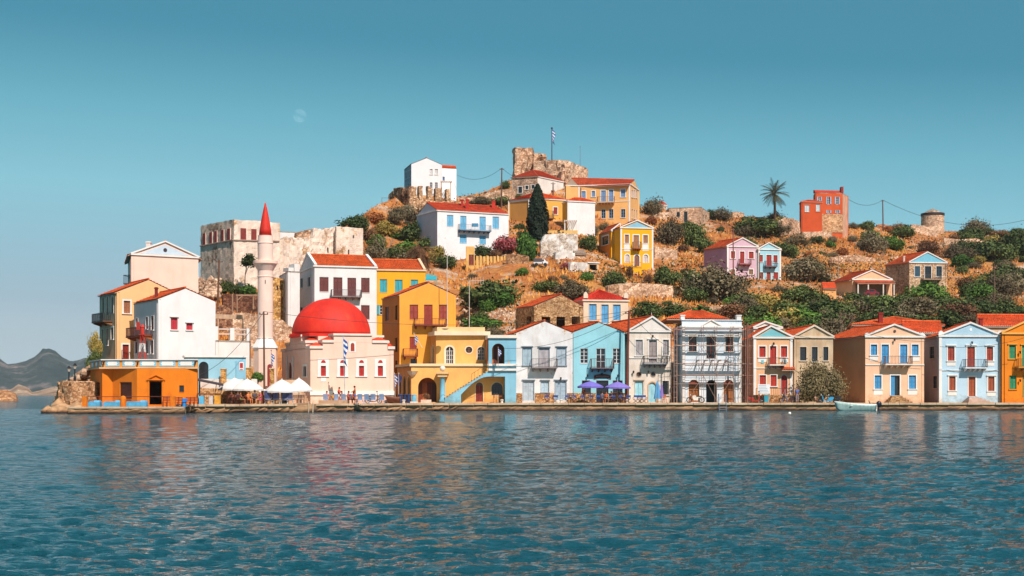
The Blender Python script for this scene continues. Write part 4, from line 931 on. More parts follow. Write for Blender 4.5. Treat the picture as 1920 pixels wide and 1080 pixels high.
OC = 'faaa40'
h8 = house('ochre_house', 'tall ochre-orange gabled house with brown shutters and a balcony, right of the red dome', (749, 168), (854.5, 169.5), (716.6, 176), 735, 552.7, OC, 'front', (803.6, 531),
 front=[(G, 768, 570.6, 784, 598.5, '9a3420', dict(style='louvre', trim=False)), ('door', 795, 570.6, 811, 609.8, '9a3420', dict(style='panel', trim=False)), (G, 823.5, 570.6, 839, 598.5, '9a3420', dict(style='louvre', trim=False)),
        ('door', 768, 631, 781, 655, '9a3420', dict(style='panel', trim=False)), ('dark', 770, 672, 782, 684, '5a3420', dict(trim=False))],
 left=[(G, 722, 574, 729, 602, '6a3a2c', dict(trim=False, style='louvre')), ('dark', 740.5, 571.5, 745, 600, '6a3a2c', dict(trim=False)), ('dark', 740.5, 632, 745, 660, '6a3a2c', dict(trim=False)), ('dark', 740.5, 675, 745, 700, '6a3a2c', dict(trim=False))],
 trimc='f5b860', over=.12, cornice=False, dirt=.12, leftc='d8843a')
balcony(h8.WF, h8.root, 776, 836, 597.5, 609.5, .9, '7a3424', '8a3c28', 4)
balcony(h8.WF, h8.root, 755, 782, 654, 667, .9, '7a3424', '8a3c28', 2)

h6 = house('white_townhouse', 'white townhouse with dark brown shutters and a red tiled roof above the red dome', (589.7, 186), (706.4, 188.4), (562, 196), 625, 498.7, 'f3efec', 'side', ridgeh=1.9,
 front=[(G, 599, 519, 616, 546.6, '6e3430', dict(trim=False)), ('door', 625, 519.5, 642, 555.8, '6e3430', dict(trim=False)), ('door', 651.4, 520.5, 667.7, 555.8, '6e3430', dict(trim=False)), (G, 677, 520.5, 693, 548.6, '6e3430', dict(trim=False)), (G, 677, 571.7, 693, 598.6, '6e3430', dict(trim=False)), (G, 599, 572, 616, 598.6, '6e3430', dict(trim=False))],
 left=[('dark', 563.5, 522, 568, 540, '3a2a28', dict(sw=.05)), ('dark', 577, 519.5, 582, 538, '3a2a28', dict(sw=.05)), ('dark', 563.5, 576, 567.5, 590, '3a2a28', dict(sw=.05))], leftc='e4dcdc', dirt=.12, over=.0, sink=8, simple=False, tc='d2601e')
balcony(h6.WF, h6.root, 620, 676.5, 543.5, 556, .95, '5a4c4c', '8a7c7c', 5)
for Wx in (h6.WL, h6.WR):    # raised gable copings
    m = MB(); mid = Wx.L/2; e = -.15
    m.bar(Wx.pt(-.1, h6.ze+.1, e), Wx.pt(mid, h6.ze+2.15, e), .36, .32); m.bar(Wx.pt(mid, h6.ze+2.15, e), Wx.pt(Wx.L+.1, h6.ze+.1, e), .36, .32)
    m.build('gable_coping', h6.tm, h6.root)
h7 = house('yellow_townhouse', 'bright yellow townhouse with turquoise shutters joined to the white townhouse', (706.8, 188.5), (797.5, 189.6), (690, 198), 625, 506, 'f7b51c', 'side', ridgeh=1.7,
 front=[(G, 712, 523, 725.8, 548, '3fa9b5', dict(trim=False, style='board')), ('door', 740.4, 524, 754.7, 552, '3fa9b5', dict(trim=False, style='board')), (G, 770.4, 524, 783.8, 548, '3fa9b5', dict(trim=False, style='board')), ('glass', 712, 572, 722, 590, 'f4f4f4', dict(trim=False, open='3fa9b5'))],
 dirt=.12, over=.0, sink=8, simple=False, trimc='f2cfa8', tc='d2601e')
Wx = h7.WR; m = MB(); m.bar(Wx.pt(-.1, h7.ze+.1, -.12), Wx.pt(Wx.L/2, h7.ze+1.95, -.12), .34, .3).bar(Wx.pt(Wx.L/2, h7.ze+1.95, -.12), Wx.pt(Wx.L+.1, h7.ze+.1, -.12), .34, .3); m.build('gable_coping', h7.tm, h7.root)
q = [PT(797.5, 524, 190), PT(819, 524, 190), PT(819, 517, 193), PT(799, 514, 193)]
aw = thing('awning', 'turquoise sloping porch roof at the side of the yellow townhouse', 'awning', (q[0].x, q[0].y, 12))
MB().prism(q, (0, 0, -.12)).build('canopy', paint('3fa9b5'), aw)
for p in (q[1], q[2]): MB().box((p.x-.15, p.y-.05, p.z-4), (p.x-.05, p.y+.05, p.z-.1)).build('post', paint('3fa9b5'), aw)
h6b = house('white_annex', 'narrow white annex with stepped chimney walls left of the white townhouse', (540, 186), (562, 187), (523.5, 194), 625, 508, 'f1ece8', 'flat', left=[('dark', 534, 577, 536, 584, '3a2a28', dict(sw=.02))], dirt=.15, cornice=False, sink=8)
for a_, b_, t in ((541, 551, 502), (552, 561.5, 494.5)):
    u0, u1 = h6b.WF.at(a_, 600)[0], h6b.WF.at(b_, 600)[0]; zt = h6b.WF.at(550, t)[1]
    MB().hexa([h6b.WF.pt(u0, h6b.ze+.01, 0), h6b.WF.pt(u1, h6b.ze+.01, 0), h6b.WF.pt(u1, h6b.ze+.01, -1.6), h6b.WF.pt(u0, h6b.ze+.01, -1.6)], [h6b.WF.pt(u0, zt, 0), h6b.WF.pt(u1, zt, 0), h6b.WF.pt(u1, zt, -1.6), h6b.WF.pt(u0, zt, -1.6)]).build('chimney', h6b.mat, h6b.root)

PK = 'ffd6c0'; pk = plaster(PK, .12); wh = plaster('f8f2ec', .1)
mq = thing('mosque', 'pale pink domed mosque with a wide red dome and stepped cornices', 'mosque', PT(582, 755, 152))
WM = Wall(PT(582, HY, 152), PT(738, HY, 154.2)); cM = PT(528.5, HY, 163.5); aM = WM.pt(0, 0); bM = WM.pt(WM.L, 0); dM = bM+(cM-aM)
WML = Wall(cM, aM); WMR = Wall(bM, dM); WMB = Wall(dM, cM); zb = QZ-.1
z1, z2, z3 = zat(653.5, 152), zat(637, 152.5), zat(624, 153)
sp = [('dark', 0, 0, 0, 0)]
win = []
for a_, b_ in ((601.5, 611), (637.5, 647), (673, 682.5), (708.3, 718)): win.append((G, a_, 686, b_, 705, 'c0281c', dict(style='panel', sw=.32, tc=WHITE)))
small_wall(WM, [(w_[0], w_[1], w_[2]+0, w_[3], w_[4], w_[5], w_[6]) for w_ in win], zb-.5, z1, pk, mq, wh, .4)
for a_, b_ in ((601.5, 611), (637.5, 647), (673, 682.5), (708.3, 718)):   # little arched lights over the windows with their own white panel
    mid = (a_+b_)/2; u, z = WM.at(mid, 684); r = .26; zz = WM.at(mid, 673)[1]; hw = WM.at(b_, 690)[0]-u+.32
    MB().hexa([WM.pt(u-hw, z+.08, .03), WM.pt(u+hw, z+.08, .03), WM.pt(u+hw, z+.08, -.01), WM.pt(u-hw, z+.08, -.01)], [WM.pt(u-hw, zz, .03), WM.pt(u+hw, zz, .03), WM.pt(u+hw, zz, -.01), WM.pt(u-hw, zz, -.01)]).build('window_panel', wh, mq)
    MB().prism([WM.pt(u-r, z+.2, .05)]+[WM.pt(*p, .05) for p in arc_pts(u, z+.2, r, r*1.25, math.pi*.999, 0, 8)][1:], WM.n*-.03).build('arched_light', paint('c0281c'), mq)
small_wall(WML, [('dark', 541.5, 649, 548, 646, '4a3434'), ] and [(G, 541.3, 638.5, 547.7, 655.5, '4a3a44', dict(shape='round', sw=.16)), ('door', 541, 679, 547.6, 709.5, '6a2a24', dict(shape='arch', sw=.22)), ('dark', 569, 687, 574.5, 706, '5a2a28', dict(sw=.25))], zb-.5, z1, pk, mq, wh, .4)
small_wall(WMR, [], zb-.5, z1, pk, mq, wh, .4); small_wall(WMB, [], zb-.5, z1, pk, mq, wh, .4)
ex = (bM-aM); ey = (cM-aM)
def Q(s, t, z): v = aM+ex*s+ey*t; return Vector((v.x, v.y, z))
def tier(s0, s1, t0, t1, za, zb_, cor=True):
    m = MB().hexa([Q(s0, t0, za), Q(s1, t0, za), Q(s1, t1, za), Q(s0, t1, za)], [Q(s0, t0, zb_), Q(s1, t0, zb_), Q(s1, t1, zb_), Q(s0, t1, zb_)]); m.build('wall', pk, mq)
    if not cor: return
    c = MB(); e = .011; 
    c.hexa([Q(s0-e, t0-e, zb_+.002), Q(s1+e, t0-e, zb_+.002), Q(s1+e, t1+e, zb_+.002), Q(s0-e, t1+e, zb_+.002)], [Q(s0-e, t0-e, zb_+.22), Q(s1+e, t0-e, zb_+.22), Q(s1+e, t1+e, zb_+.22), Q(s0-e, t1+e, zb_+.22)]); c.build('cornice', plaster('f6e2d2', .15), mq)
def ledge(s0, s1, t0, t1, z, h):
    MB().hexa([Q(s0, t0, z), Q(s1, t0, z), Q(s1, t1, z), Q(s0, t1, z)], [Q(s0, t0, z+h), Q(s1, t0, z+h), Q(s1, t1, z+h), Q(s0, t1, z+h)]).build('cornice', plaster('f6e2d2', .15), mq)
e = .012
for a_, b_ in ((-e, .15-.002), (.925+.002, 1+e)):
    for c_, d_ in ((-e, .15-.002), (.85+.002, 1+e)): ledge(a_, b_, c_, d_, z1+.002, .3)
for a_, b_ in ((.15-e, .28-.002), (.735+.002, .925+e)):
    for c_, d_ in ((-e, .15), (.85, 1+e)): ledge(a_, b_, c_, d_, z2-.298, .28)
for a_, b_ in ((-e, .15), (.925, 1+e)):
    for c_, d_ in ((.15-e, .3-.002), (.7+.002, .85+e)): ledge(a_, b_, c_, d_, z2-.3, .28)
tier(.15, .925, .0, 1, z1+.003, z2-.3, False); tier(0, 1, .15, .85, z1+.004, z2-.305, False)
tier(.28, .735, .0, 1, z2-.29, z3-.3); tier(0, 1, .3, .7, z2-.288, z3-.31)
tier(.15, .85, .15, .85, z2-.28, z3-.32, False)
for s0, s1, t0, t1, za, zc in ((0, .15, 0, .15, z1+.3, z1+.75), (.925, 1, 0, .15, z1+.3, z1+.75), (.15, .28, 0, .15, z2, z2+.4), (.735, .925, 0, .15, z2, z2+.4), (0, .15, .15, .3, z2, z2+.4)):
    MB().add([Q(s0+.01, t0+.01, za+.01), Q(s1, t0+.01, za+.01), Q(s1, t1, za+.01), Q(s0+.01, t1, za+.01), Q((s0+s1)/2+.03, (t0+t1)/2+.03, zc)], [(0, 1, 4), (1, 2, 4), (2, 3, 4), (3, 0, 4)]).build('corner_roof', tiles('d8400e'), mq)
dc = Q(.5, .5, 0); Yd = dc.y; R = (694.6-547.7)/2/F*Yd; cx = ((694.6+547.7)/2-960)/F*Yd
zd = z3+.03; zt = zat(559.5, Yd); H = zt-zd
ctr = Vector((cx, Yd, zd))
prof = [(R*math.cos(t), H*math.sin(t)) for t in np.linspace(0, math.pi/2*.985, 22)]
dm, n, l, b = nodes_of('dome_red'); g = n.new('ShaderNodeNewGeometry').outputs['Position']
n1 = noise(n, l, g, .8, 5, .6, (1, 1, .5)); r = ramp(n, [(.3, lin('b81a08')), (.6, lin('da280c')), (.8, lin('de4422'))]); l.new(n1, r.inputs[0]); l.new(r.outputs[0], b.inputs['Base Color']); b.inputs['Roughness'].default_value = .7; bump(n, l, noise(n, l, g, 6, 4), b, .02, .5)
MB().lathe(ctr, prof, 64).build('dome', dm, mq, True)
MB().lathe(Vector((cx, Yd, z3-.1)), [(R*1.09, -.22), (R*1.09, .1), (R*1.0, .18)], 8, math.pi/8).build('dome_skirt', dm, mq)
u, z = WM.at(661, 660); k = MB()
MB().hexa([WM.pt(u-.36, z-.0, .03), WM.pt(u+.36, z-.0, .03), WM.pt(u+.36, z, -.01), WM.pt(u-.36, z, -.01)], [WM.pt(u-.36, z+1.15, .03), WM.pt(u+.36, z+1.15, .03), WM.pt(u+.36, z+1.15, -.01), WM.pt(u-.36, z+1.15, -.01)]).build('window_panel', wh, mq)
MB().prism([WM.pt(u-.2, z+.1, .05), WM.pt(u+.2, z+.1, .05)]+[WM.pt(*p, .05) for p in arc_pts(u, z+.75, .2, .25, 0, math.pi, 8)], WM.n*-.03).build('arched_light', paint('a8341c'), mq)
MB().bar(WM.pt(-.05, WM.at(660, 737)[1], .06), WM.pt(WM.L+.05, WM.at(660, 737)[1], .06), .16, .45).build('plinth', wh, mq)
u, z = WM.at(606.5, 712); MB().hexa([WM.pt(u-.28, z-.2, .04), WM.pt(u+.28, z-.2, .04), WM.pt(u+.28, z-.2, -.01), WM.pt(u-.28, z-.2, -.01)], [WM.pt(u-.28, z+.2, .04), WM.pt(u+.28, z+.2, .04), WM.pt(u+.28, z+.2, -.01), WM.pt(u-.28, z+.2, -.01)]).build('plaque', wh, mq)
u, z = WML.at(544.5, 672); 
for px in (538.6, 549.8): 
    uu = WML.at(px, 700)[0]; MB().bar(WML.pt(uu, zb+1, .06), WML.pt(uu, z+.2, .06), .14, .14, (0, 1, 0)).build('door_jamb', wh, mq)
mY = 155.; mc = PT(497.5, 755, mY); s_ = mY/F
mn = thing('minaret', 'slender pink minaret with a gallery and a pointed red cone roof', 'minaret', (mc.x, mY, QZ))
def zz(py): return zat(py, mY)-QZ
c0 = Vector((mc.x, mY, QZ)); r_ = 14.2*s_
MB().lathe(c0, [(22.6*s_, -.8), (22.6*s_, zz(652))], 8, math.pi/8).build('base', pk, mn)
MB().lathe(c0, [(24.4*s_, zz(653)), (24.2*s_, zz(651)), (15.4*s_, zz(636)), (14.9*s_, zz(634))], 8, math.pi/8).build('skirt', wh, mn)
MB().lathe(c0, [(r_+.06, zz(635)), (r_+.06, zz(633)), (r_, zz(632.5)), (r_, zz(520)), (r_+.05, zz(519.6)), (r_+.05, zz(518)), (r_, zz(517.6)), (r_*1.0, zz(508)), (17*s_, zz(503)), (20*s_, zz(498)), (22.6*s_, zz(494))], 36).build('shaft', plaster('ffdccb', .12), mn, False)
MB().lathe(c0, [(22.8*s_, zz(495)), (23*s_, zz(493.9)), (22.8*s_, zz(489.5)), (21.6*s_, zz(489)), (21.4*s_, zz(491.5))], 36).build('gallery', pk, mn)
MB().lathe(c0, [(r_, zz(494)), (r_, zz(457)), (r_+.05, zz(456.7)), (r_+.05, zz(455.4)), (r_, zz(455)), (13.4*s_, zz(443.5)), (13.6*s_, zz(442))], 36).build('upper_shaft', plaster('ffdccb', .12), mn)
MB().lathe(c0, [(11.9*s_, zz(442.6)), (10.6*s_, zz(430)), (7.2*s_, zz(410)), (3.4*s_, zz(391)), (1.7*s_, zz(384)), (1.6*s_, zz(382)), (.3*s_, zz(379.5))], 28).build('cone_roof', dm, mn, True)
MB().box((mc.x+.1, mY-r_-.02, QZ+zz(533)), (mc.x+.18, mY-r_+.06, QZ+zz(526))).build('window', flat('3a2a28'), mn)
WQ = Wall((mc.x-1, mY-22.6*s_*math.cos(math.pi/8)-.03), (mc.x+2, mY-22.6*s_*math.cos(math.pi/8)-.03))
MB().prism([WQ.pt(*p, .02) for p in [(WQ.at(501.5, 720)[0], QZ), (WQ.at(510, 720)[0], QZ)]+arc_pts((WQ.at(501.5, 720)[0]+WQ.at(510, 720)[0])/2, WQ.at(505, 687)[1], (WQ.at(510, 720)[0]-WQ.at(501.5, 720)[0])/2, .25, 0, math.pi, 8)], (0, .05, 0)).build('door', paint('96302c'), mn)

OR = 'ef8208'; om = plaster(OR, .2)
cf = thing('orange_cafe', 'flat-roofed orange cafe with blue and white parapet panels at the end of the quay', 'cafe', PT(192, 760, 139))
fp = [(169, 146.5), (191.7, 139), (211, 139.4), (257, 137.2), (370, 138.6)]
gp = [PT(px, HY, Y) for px, Y in fp]; gz = zat(762, 139)
zw = zat(691, 139); zc = zat(674.5, 139)
segs = []
for (a, b), c_ in zip(zip(gp[:-1], gp[1:]), ('left', 'f1', 'f2', 'f3')):
    Wc = Wall(a, b); segs.append(Wc)
    sp_ = {'left': [('dark', 171.5, 717, 187, 742, '3a2422', dict(trim=False))], 'f1': [], 'f2': [(G, 224.5, 716, 247, 748, '4a2418', dict(trim=False, style='louvre'))],
           'f3': [('hole', 280.3, 715, 303.3, 758.5, '3a1c14'), ('dark', 336.2, 721.8, 345, 735, '5a2c1c', dict(trim=False))]}[c_]
    small_wall(Wc, sp_, gz-.4, zw, om, cf, om, .35)
bk = [PT(372, HY, 149), PT(176, HY, 151)]
small_wall(Wall(gp[-1], bk[0]), [], gz-.4, zw, om, cf, om); small_wall(Wall(bk[0], bk[1]), [], gz-.4, zw, om, cf, om); small_wall(Wall(bk[1], gp[0]), [], gz-.4, zw, om, cf, om)
rf = [Vector((p.x, p.y, 0)) for p in (gp[0], gp[1], gp[3], gp[4], bk[0], bk[1])]
MB().prism([Vector((p.x, p.y, zw-.05)) for p in rf], (0, 0, .06)).build('roof', plaster('c8a888', .3), cf)
co = plaster('f0c08c', .2); m = MB(); m2 = MB()
chain = [gp[0], gp[1], gp[4]]
for a, b in zip(chain[:-1], chain[1:]):
    Wc = Wall(a, b); m.bar(Wc.pt(-.15, zw+.05, .12), Wc.pt(Wc.L+.15, zw+.05, .12), .4, .16); m2.bar(Wc.pt(-.1, zc, -.05), Wc.pt(Wc.L+.1, zc, -.05), .42, .1)
m.build('cornice', co, cf); m2.build('coping', plaster('f4efea', .15), cf)
Wc = Wall(gp[1], gp[4]); edges = [(197.8, 224), (229.8, 253.6), (261.8, 293.7), (298.9, 329), (333.9, 364.6)]
pm = plaster(SKY, .15); wm = plaster('f5f0ea', .1)
MB().hexa([Wc.pt(0, zw+.13, 0), Wc.pt(Wc.L, zw+.13, 0), Wc.pt(Wc.L, zw+.13, -.22), Wc.pt(0, zw+.13, -.22)], [Wc.pt(0, zc-.05, 0), Wc.pt(Wc.L, zc-.05, 0), Wc.pt(Wc.L, zc-.05, -.22), Wc.pt(0, zc-.05, -.22)]).build('parapet', plaster('f2a040', .2), cf)
def parapet_panel(Wc, u0, u1, z0, z1):
    fr = MB().hexa([Wc.pt(u0, z0, .05), Wc.pt(u1, z0, .05), Wc.pt(u1, z0, -.01), Wc.pt(u0, z0, -.01)], [Wc.pt(u0, z1, .05), Wc.pt(u1, z1, .05), Wc.pt(u1, z1, -.01), Wc.pt(u0, z1, -.01)]).build('parapet_panel', pm, cf)
    h = (z1-z0); c = .12; a, b, lo, hi = u0+.13, u1-.13, z0+.1, z1-.1
    MB().prism([Wc.pt(a+c, lo, .07), Wc.pt(b-c, lo, .07), Wc.pt(b-c, lo+c, .07), Wc.pt(b, (lo+hi)/2, .07), Wc.pt(b-c, hi-c, .07), Wc.pt(b-c, hi, .07), Wc.pt(a+c, hi, .07), Wc.pt(a+c, hi-c, .07), Wc.pt(a, (lo+hi)/2, .07), Wc.pt(a+c, lo+c, .07)], Wc.n*-.03).build('cartouche', wm, fr)
for a, b in edges: parapet_panel(Wc, Wc.at(a, 680)[0], Wc.at(b, 680)[0], zw+.2, zc-.1)
Wl = Wall(gp[0], gp[1])
MB().hexa([Wl.pt(0, zw+.13, 0), Wl.pt(Wl.L, zw+.13, 0), Wl.pt(Wl.L, zw+.13, -.22), Wl.pt(0, zw+.13, -.22)], [Wl.pt(0, zc-.05, 0), Wl.pt(Wl.L, zc-.05, 0), Wl.pt(Wl.L, zc-.05, -.22), Wl.pt(0, zc-.05, -.22)]).build('parapet', plaster('f2a040', .2), cf)
for a, b in ((172, 176.5), (179.5, 184), (187, 191)): parapet_panel(Wl, Wl.at(a, 680)[0], Wl.at(b, 680)[0], zw+.2, zc-.1)
W3 = segs[3]; ul, ur = W3.at(278, 712)[0], W3.at(307, 712)[0]; zt_ = W3.at(292, 712)[1]; um = (ul+ur)/2
m = MB(); m.bar(W3.pt(ul-.15, zt_, .08), W3.pt(ur+.15, zt_, .08), .2, .07); m.bar(W3.pt(ul-.1, zt_+.05, .08), W3.pt(um, zt_+.48, .08), .16, .07).bar(W3.pt(um, zt_+.48, .081), W3.pt(ur+.1, zt_+.05, .081), .16, .07)
for u in (ul+.02, ur-.02): m.bar(W3.pt(u, gz, .04), W3.pt(u, zt_, .04), .12, .08, (0, 1, 0))
m.build('door_surround', om, cf)
for px, py in ((277, 727), (308.5, 727), (195.5, 681), (259, 682), (367, 681)):
    u, z = Wc.at(px, py); MB().tube(Wc.pt(u, z-.15, .2), Wc.pt(u, z+.1, .2), .05, .1, 6).tube(Wc.pt(u, z+.1, .2), Wc.pt(u, z+.2, .2), .12, .02, 6).bar(Wc.pt(u, z+.12, 0), Wc.pt(u, z+.12, .2), .03, .03).build('wall_lamp', flat('3a1c18'), cf)
tp = [PT(127, HY, 132.5), PT(345, HY, 132.2), PT(352, HY, 140), PT(352, HY, 160), PT(150, HY, 158), PT(128, HY, 139)]
MB().prism([Vector((p.x, p.y, -1)) for p in tp][::-1], (0, 0, gz+1)).build('terrace', MC['paving'], kind='structure')
Wt = Wall(tp[0], tp[1]); m = MB(); rr = random.Random(8)
sheet(m, Wt, [Wt.L*i/30 for i in range(31)], [-.8, -.2, 0, .15, .35, .5], lambda u, z: True, .4, lambda u, z, s: (0, 0, 0) if s else (0, 0, rr.uniform(.0, .1)))
m.build('terrace_wall', MC['quaywall'], kind='structure')
u = 0
while u < Wt.L:
    w_ = min(rr.uniform(1, 2), Wt.L-u); s = MB().hexa([Wt.pt(u, .5, .12), Wt.pt(u+w_-.03, .5, .12), Wt.pt(u+w_-.03, .5, -.3), Wt.pt(u, .5, -.3)], [Wt.pt(u, gz+.03, .1), Wt.pt(u+w_-.03, gz+.03, .1), Wt.pt(u+w_-.03, gz+.03, -.3), Wt.pt(u, gz+.03, -.3)])
    o_ = s.build('coping_stone', MC['paving'], bpy.data.objects['terrace']); u += w_
rl = thing('terrace_railing', 'brown pipe railing with orange posts along the cafe terrace', 'railing', PT(160, 761, 133))
yy = 133.
for px, r in ((159, .3), (231, .28), (324.5, .3)):
    p = PT(px, HY, yy); MB().lathe((p.x, yy, gz), [(r, 0), (r, .82), (r*.9, .95), (r*.45, 1.04), (.02, 1.07)] if px == 231 else [(r, 0), (r, 1.0), (.02, 1.01)], 14 if px == 231 else 4, math.pi/4).build('post', om, rl)
for a, b in ((162, 228), (234, 321.5)):
    p, q = PT(a, HY, yy), PT(b, HY, yy); MB().tube((p.x, yy, gz+.98), (q.x, yy, gz+.98), .035, .035, 6).build('rail', paint('6a2c18'), rl)

h2b = house('yellow_gabled_house', 'tall pale yellow gabled house with a shaded side wall at the far left of town', (219, 158), (338, 163.5), (186.7, 164), 684, 547.8, 'f8c68c', 'front', (278.7, 525.3),
 front=[(G, 231.7, 564, 244, 587.5, 'a06848', dict(style='panel', sw=.17)), ('door', 229.5, 646, 241.5, 674, '8a2c1c', dict(style='panel', sw=.15))],
 left=[('dark', 191.7, 557, 195.8, 588, '3a2c30', dict(shape='arch', sw=.14)), ('dark', 200, 556, 203.7, 590, '3a2c30', dict(shape='arch', sw=.14)), ('dark', 208.7, 555, 213, 588, '3a2c30', dict(shape='arch', sw=.14)),
       ('dark', 191, 617.5, 194.2, 643.5, '3a2c30', dict(sw=.06)), ('dark', 199.6, 616.5, 203, 647, '3a2c30', dict(sw=.06)), ('dark', 208.3, 614, 213, 636, '3a2c30', dict(sw=.14))], leftc='dcb894', cornice=False, sink=5, dirt=.12, simple=False)
balcony(h2b.WL, h2b.root, 189.5, 211, 590, 603, 1.1, '2c2c30', '6a5040', 3, brc='a0683c')
h3b = house('white_gabled_house', 'large white gabled house with small red shutters on a blank front wall', (296.7, 150), (404, 154.5), (251, 157.5), 684, 561, 'f1ecea', 'front', (348, 541.5),
 front=[(G, 320, 595, 333, 618, 'c0303c', dict(style='board', sw=.03, head=1)), (G, 349, 605.5, 361, 618.5, 'c0303c', dict(style='board', sw=.03, head=1))],
 left=[(G, 255, 597, 259, 613, '9a2c2c', dict(sw=.05, style='board')), (G, 273.5, 594.5, 278, 617, '7a2428', dict(sw=.05, style='board')), (G, 283.5, 592.5, 288.7, 618.5, '7a2428', dict(sw=.05, style='board')),
       (G, 253.7, 641, 258, 663, '7a2428', dict(sw=.05, style='board')), (G, 273, 639.5, 277.5, 663, '7a2428', dict(sw=.05, style='board')), (G, 282.5, 638, 287.8, 663, '7a2428', dict(sw=.05, style='board'))],
 leftc='e4d8d4', cornice=False, over=.08, sink=4, dirt=.1, simple=False, chim=[(293, 538.5, 556, 5, 153, '8a2c24')])
balcony(h3b.WL, h3b.root, 254, 286, 616, 630, 1.1, '6a2c1c', '8a4424', 3, brc='c86a24')
h4b = house('cream_pedimented_house', 'blank cream pink house with a white pediment and blue tympanum above the yellow one', (246, 176), (372, 180.5), (240, 188), 640, 476.5, 'ffd6c2', 'front', (309.5, 454), tymp='cfe0ec', cornice=True, sink=6, dirt=.1, over=.45, simple=False, chim=[(278.7, 453, 466, 8.5, 181, 'f4f0ea')])
u, z = h4b.WF.at(309.7, 469); MB().tube(h4b.WF.pt(u, z, .05), h4b.WF.pt(u, z, -.02), .25, .25, 16).build('oculus', flat('3a2c34'), h4b.root)
p = PT(246, 533, 178); bb = MB().box((p.x-1.0, 178, p.z), (p.x-.02, 182, p.z+.14)).build('balcony', plaster('4a4a50', .2), h4b.root)
k = MB()
for i in range(8): k.box((p.x-.98, 178+.5*i, p.z+.14), (p.x-.94, 178.04+.5*i, p.z+1.15))
for i in range(7): k.box((p.x-.98+.14*i, 178, p.z+.14), (p.x-.95+.14*i, 178.03, p.z+1.15))
k.box((p.x-1, 177.98, p.z+1.12), (p.x-.02, 178.05, p.z+1.18)).box((p.x-1, 178, p.z+1.12), (p.x-.93, 182, p.z+1.18)); k.build('railing', flat('26303a'), bb)

zt = zat(667, 156.5)
h21 = house('pale_blue_building', 'low pale blue building with a white coping and a dark arched gateway behind the cafe', (348, 147.5), (461, 148.6), (345, 149.4), 755, 668, '9fd0e2', 'flat', front=[('dark', 372.8, 678, 390.8, 750, '3a5a78', dict(shape='arch', trim=False))], trimc='f4f0ea', dirt=.15)
WB1 = h21.WF; u, z = WB1.at(452.5, 686.5); MB().hexa([WB1.pt(u-.55, z-1.5, .12), WB1.pt(u+.42, z-1.5, .12), WB1.pt(u+.42, z-1.5, -.01), WB1.pt(u-.55, z-1.5, -.01)], [WB1.pt(u-.55, z+.6, .12), WB1.pt(u+.42, z+.6, .12), WB1.pt(u+.42, z+.6, -.01), WB1.pt(u-.55, z+.6, -.01)]).build('pilaster', plaster('8fc4da', .15), h21.root)
sb = MB().hexa([WB1.pt(u-.22, z-.45, .17), WB1.pt(u+.24, z-.45, .17), WB1.pt(u+.24, z-.45, .13), WB1.pt(u-.22, z-.45, .13)], [WB1.pt(u-.22, z+.42, .17), WB1.pt(u+.24, z+.42, .17), WB1.pt(u+.24, z+.42, .13), WB1.pt(u-.22, z+.42, .13)]).build('sign_plate', plaster('f6f0ea', .1), h21.root)
MB().hexa([WB1.pt(u-.15, z-.2, .185), WB1.pt(u+.17, z-.2, .185), WB1.pt(u+.17, z-.2, .16), WB1.pt(u-.15, z-.2, .16)], [WB1.pt(u-.15, z+.33, .185), WB1.pt(u+.17, z+.33, .185), WB1.pt(u+.17, z+.33, .16), WB1.pt(u-.15, z+.33, .16)]).build('emblem', paint('b8282c'), sb)
MB().hexa([WB1.pt(u-.15, z-.38, .185), WB1.pt(u+.17, z-.38, .185), WB1.pt(u+.17, z-.38, .16), WB1.pt(u-.15, z-.38, .16)], [WB1.pt(u-.15, z-.3, .185), WB1.pt(u+.17, z-.3, .185), WB1.pt(u+.17, z-.3, .16), WB1.pt(u-.15, z-.3, .16)]).build('lettering', paint('b8282c'), sb)
h22 = house('white_terrace_wall', 'white roof terrace with square balustrade posts behind the pale blue building', (404.5, 155.5), (470, 157.5), (400, 163), 735, 638, 'f3ece6', 'flat', cornice=False, dirt=.15, cat='building')
W2 = h22.WF
for a, b, t in ((401, 408.5, 612), (431.5, 439.5, 615), (462.5, 469, 616)):
    u0, u1 = max(-.3, W2.at(a, 630)[0]), W2.at(b, 630)[0]; z0, z1 = h22.ze+.003, W2.at(b, t)[1]
    MB().hexa([W2.pt(u0, z0, .03), W2.pt(u1, z0, .03), W2.pt(u1, z0, -.4), W2.pt(u0, z0, -.4)], [W2.pt(u0, z1, .03), W2.pt(u1, z1, .03), W2.pt(u1, z1, -.4), W2.pt(u0, z1, -.4)]).build('balustrade_post', h22.mat, h22.root)
for a, b in ((408.5, 431.5), (439.5, 462.5)):
    for t in (617, 626): 
        u0, u1 = W2.at(a, 630)[0], W2.at(b, 630)[0]; z = W2.at(420, t)[1]; MB().bar(W2.pt(u0, z, -.2), W2.pt(u1, z, -.2), .12, .16).build('balustrade_rail', plaster('d8c0b4', .2), h22.root)
def HY_(px, py): return float(Yt(px, py))
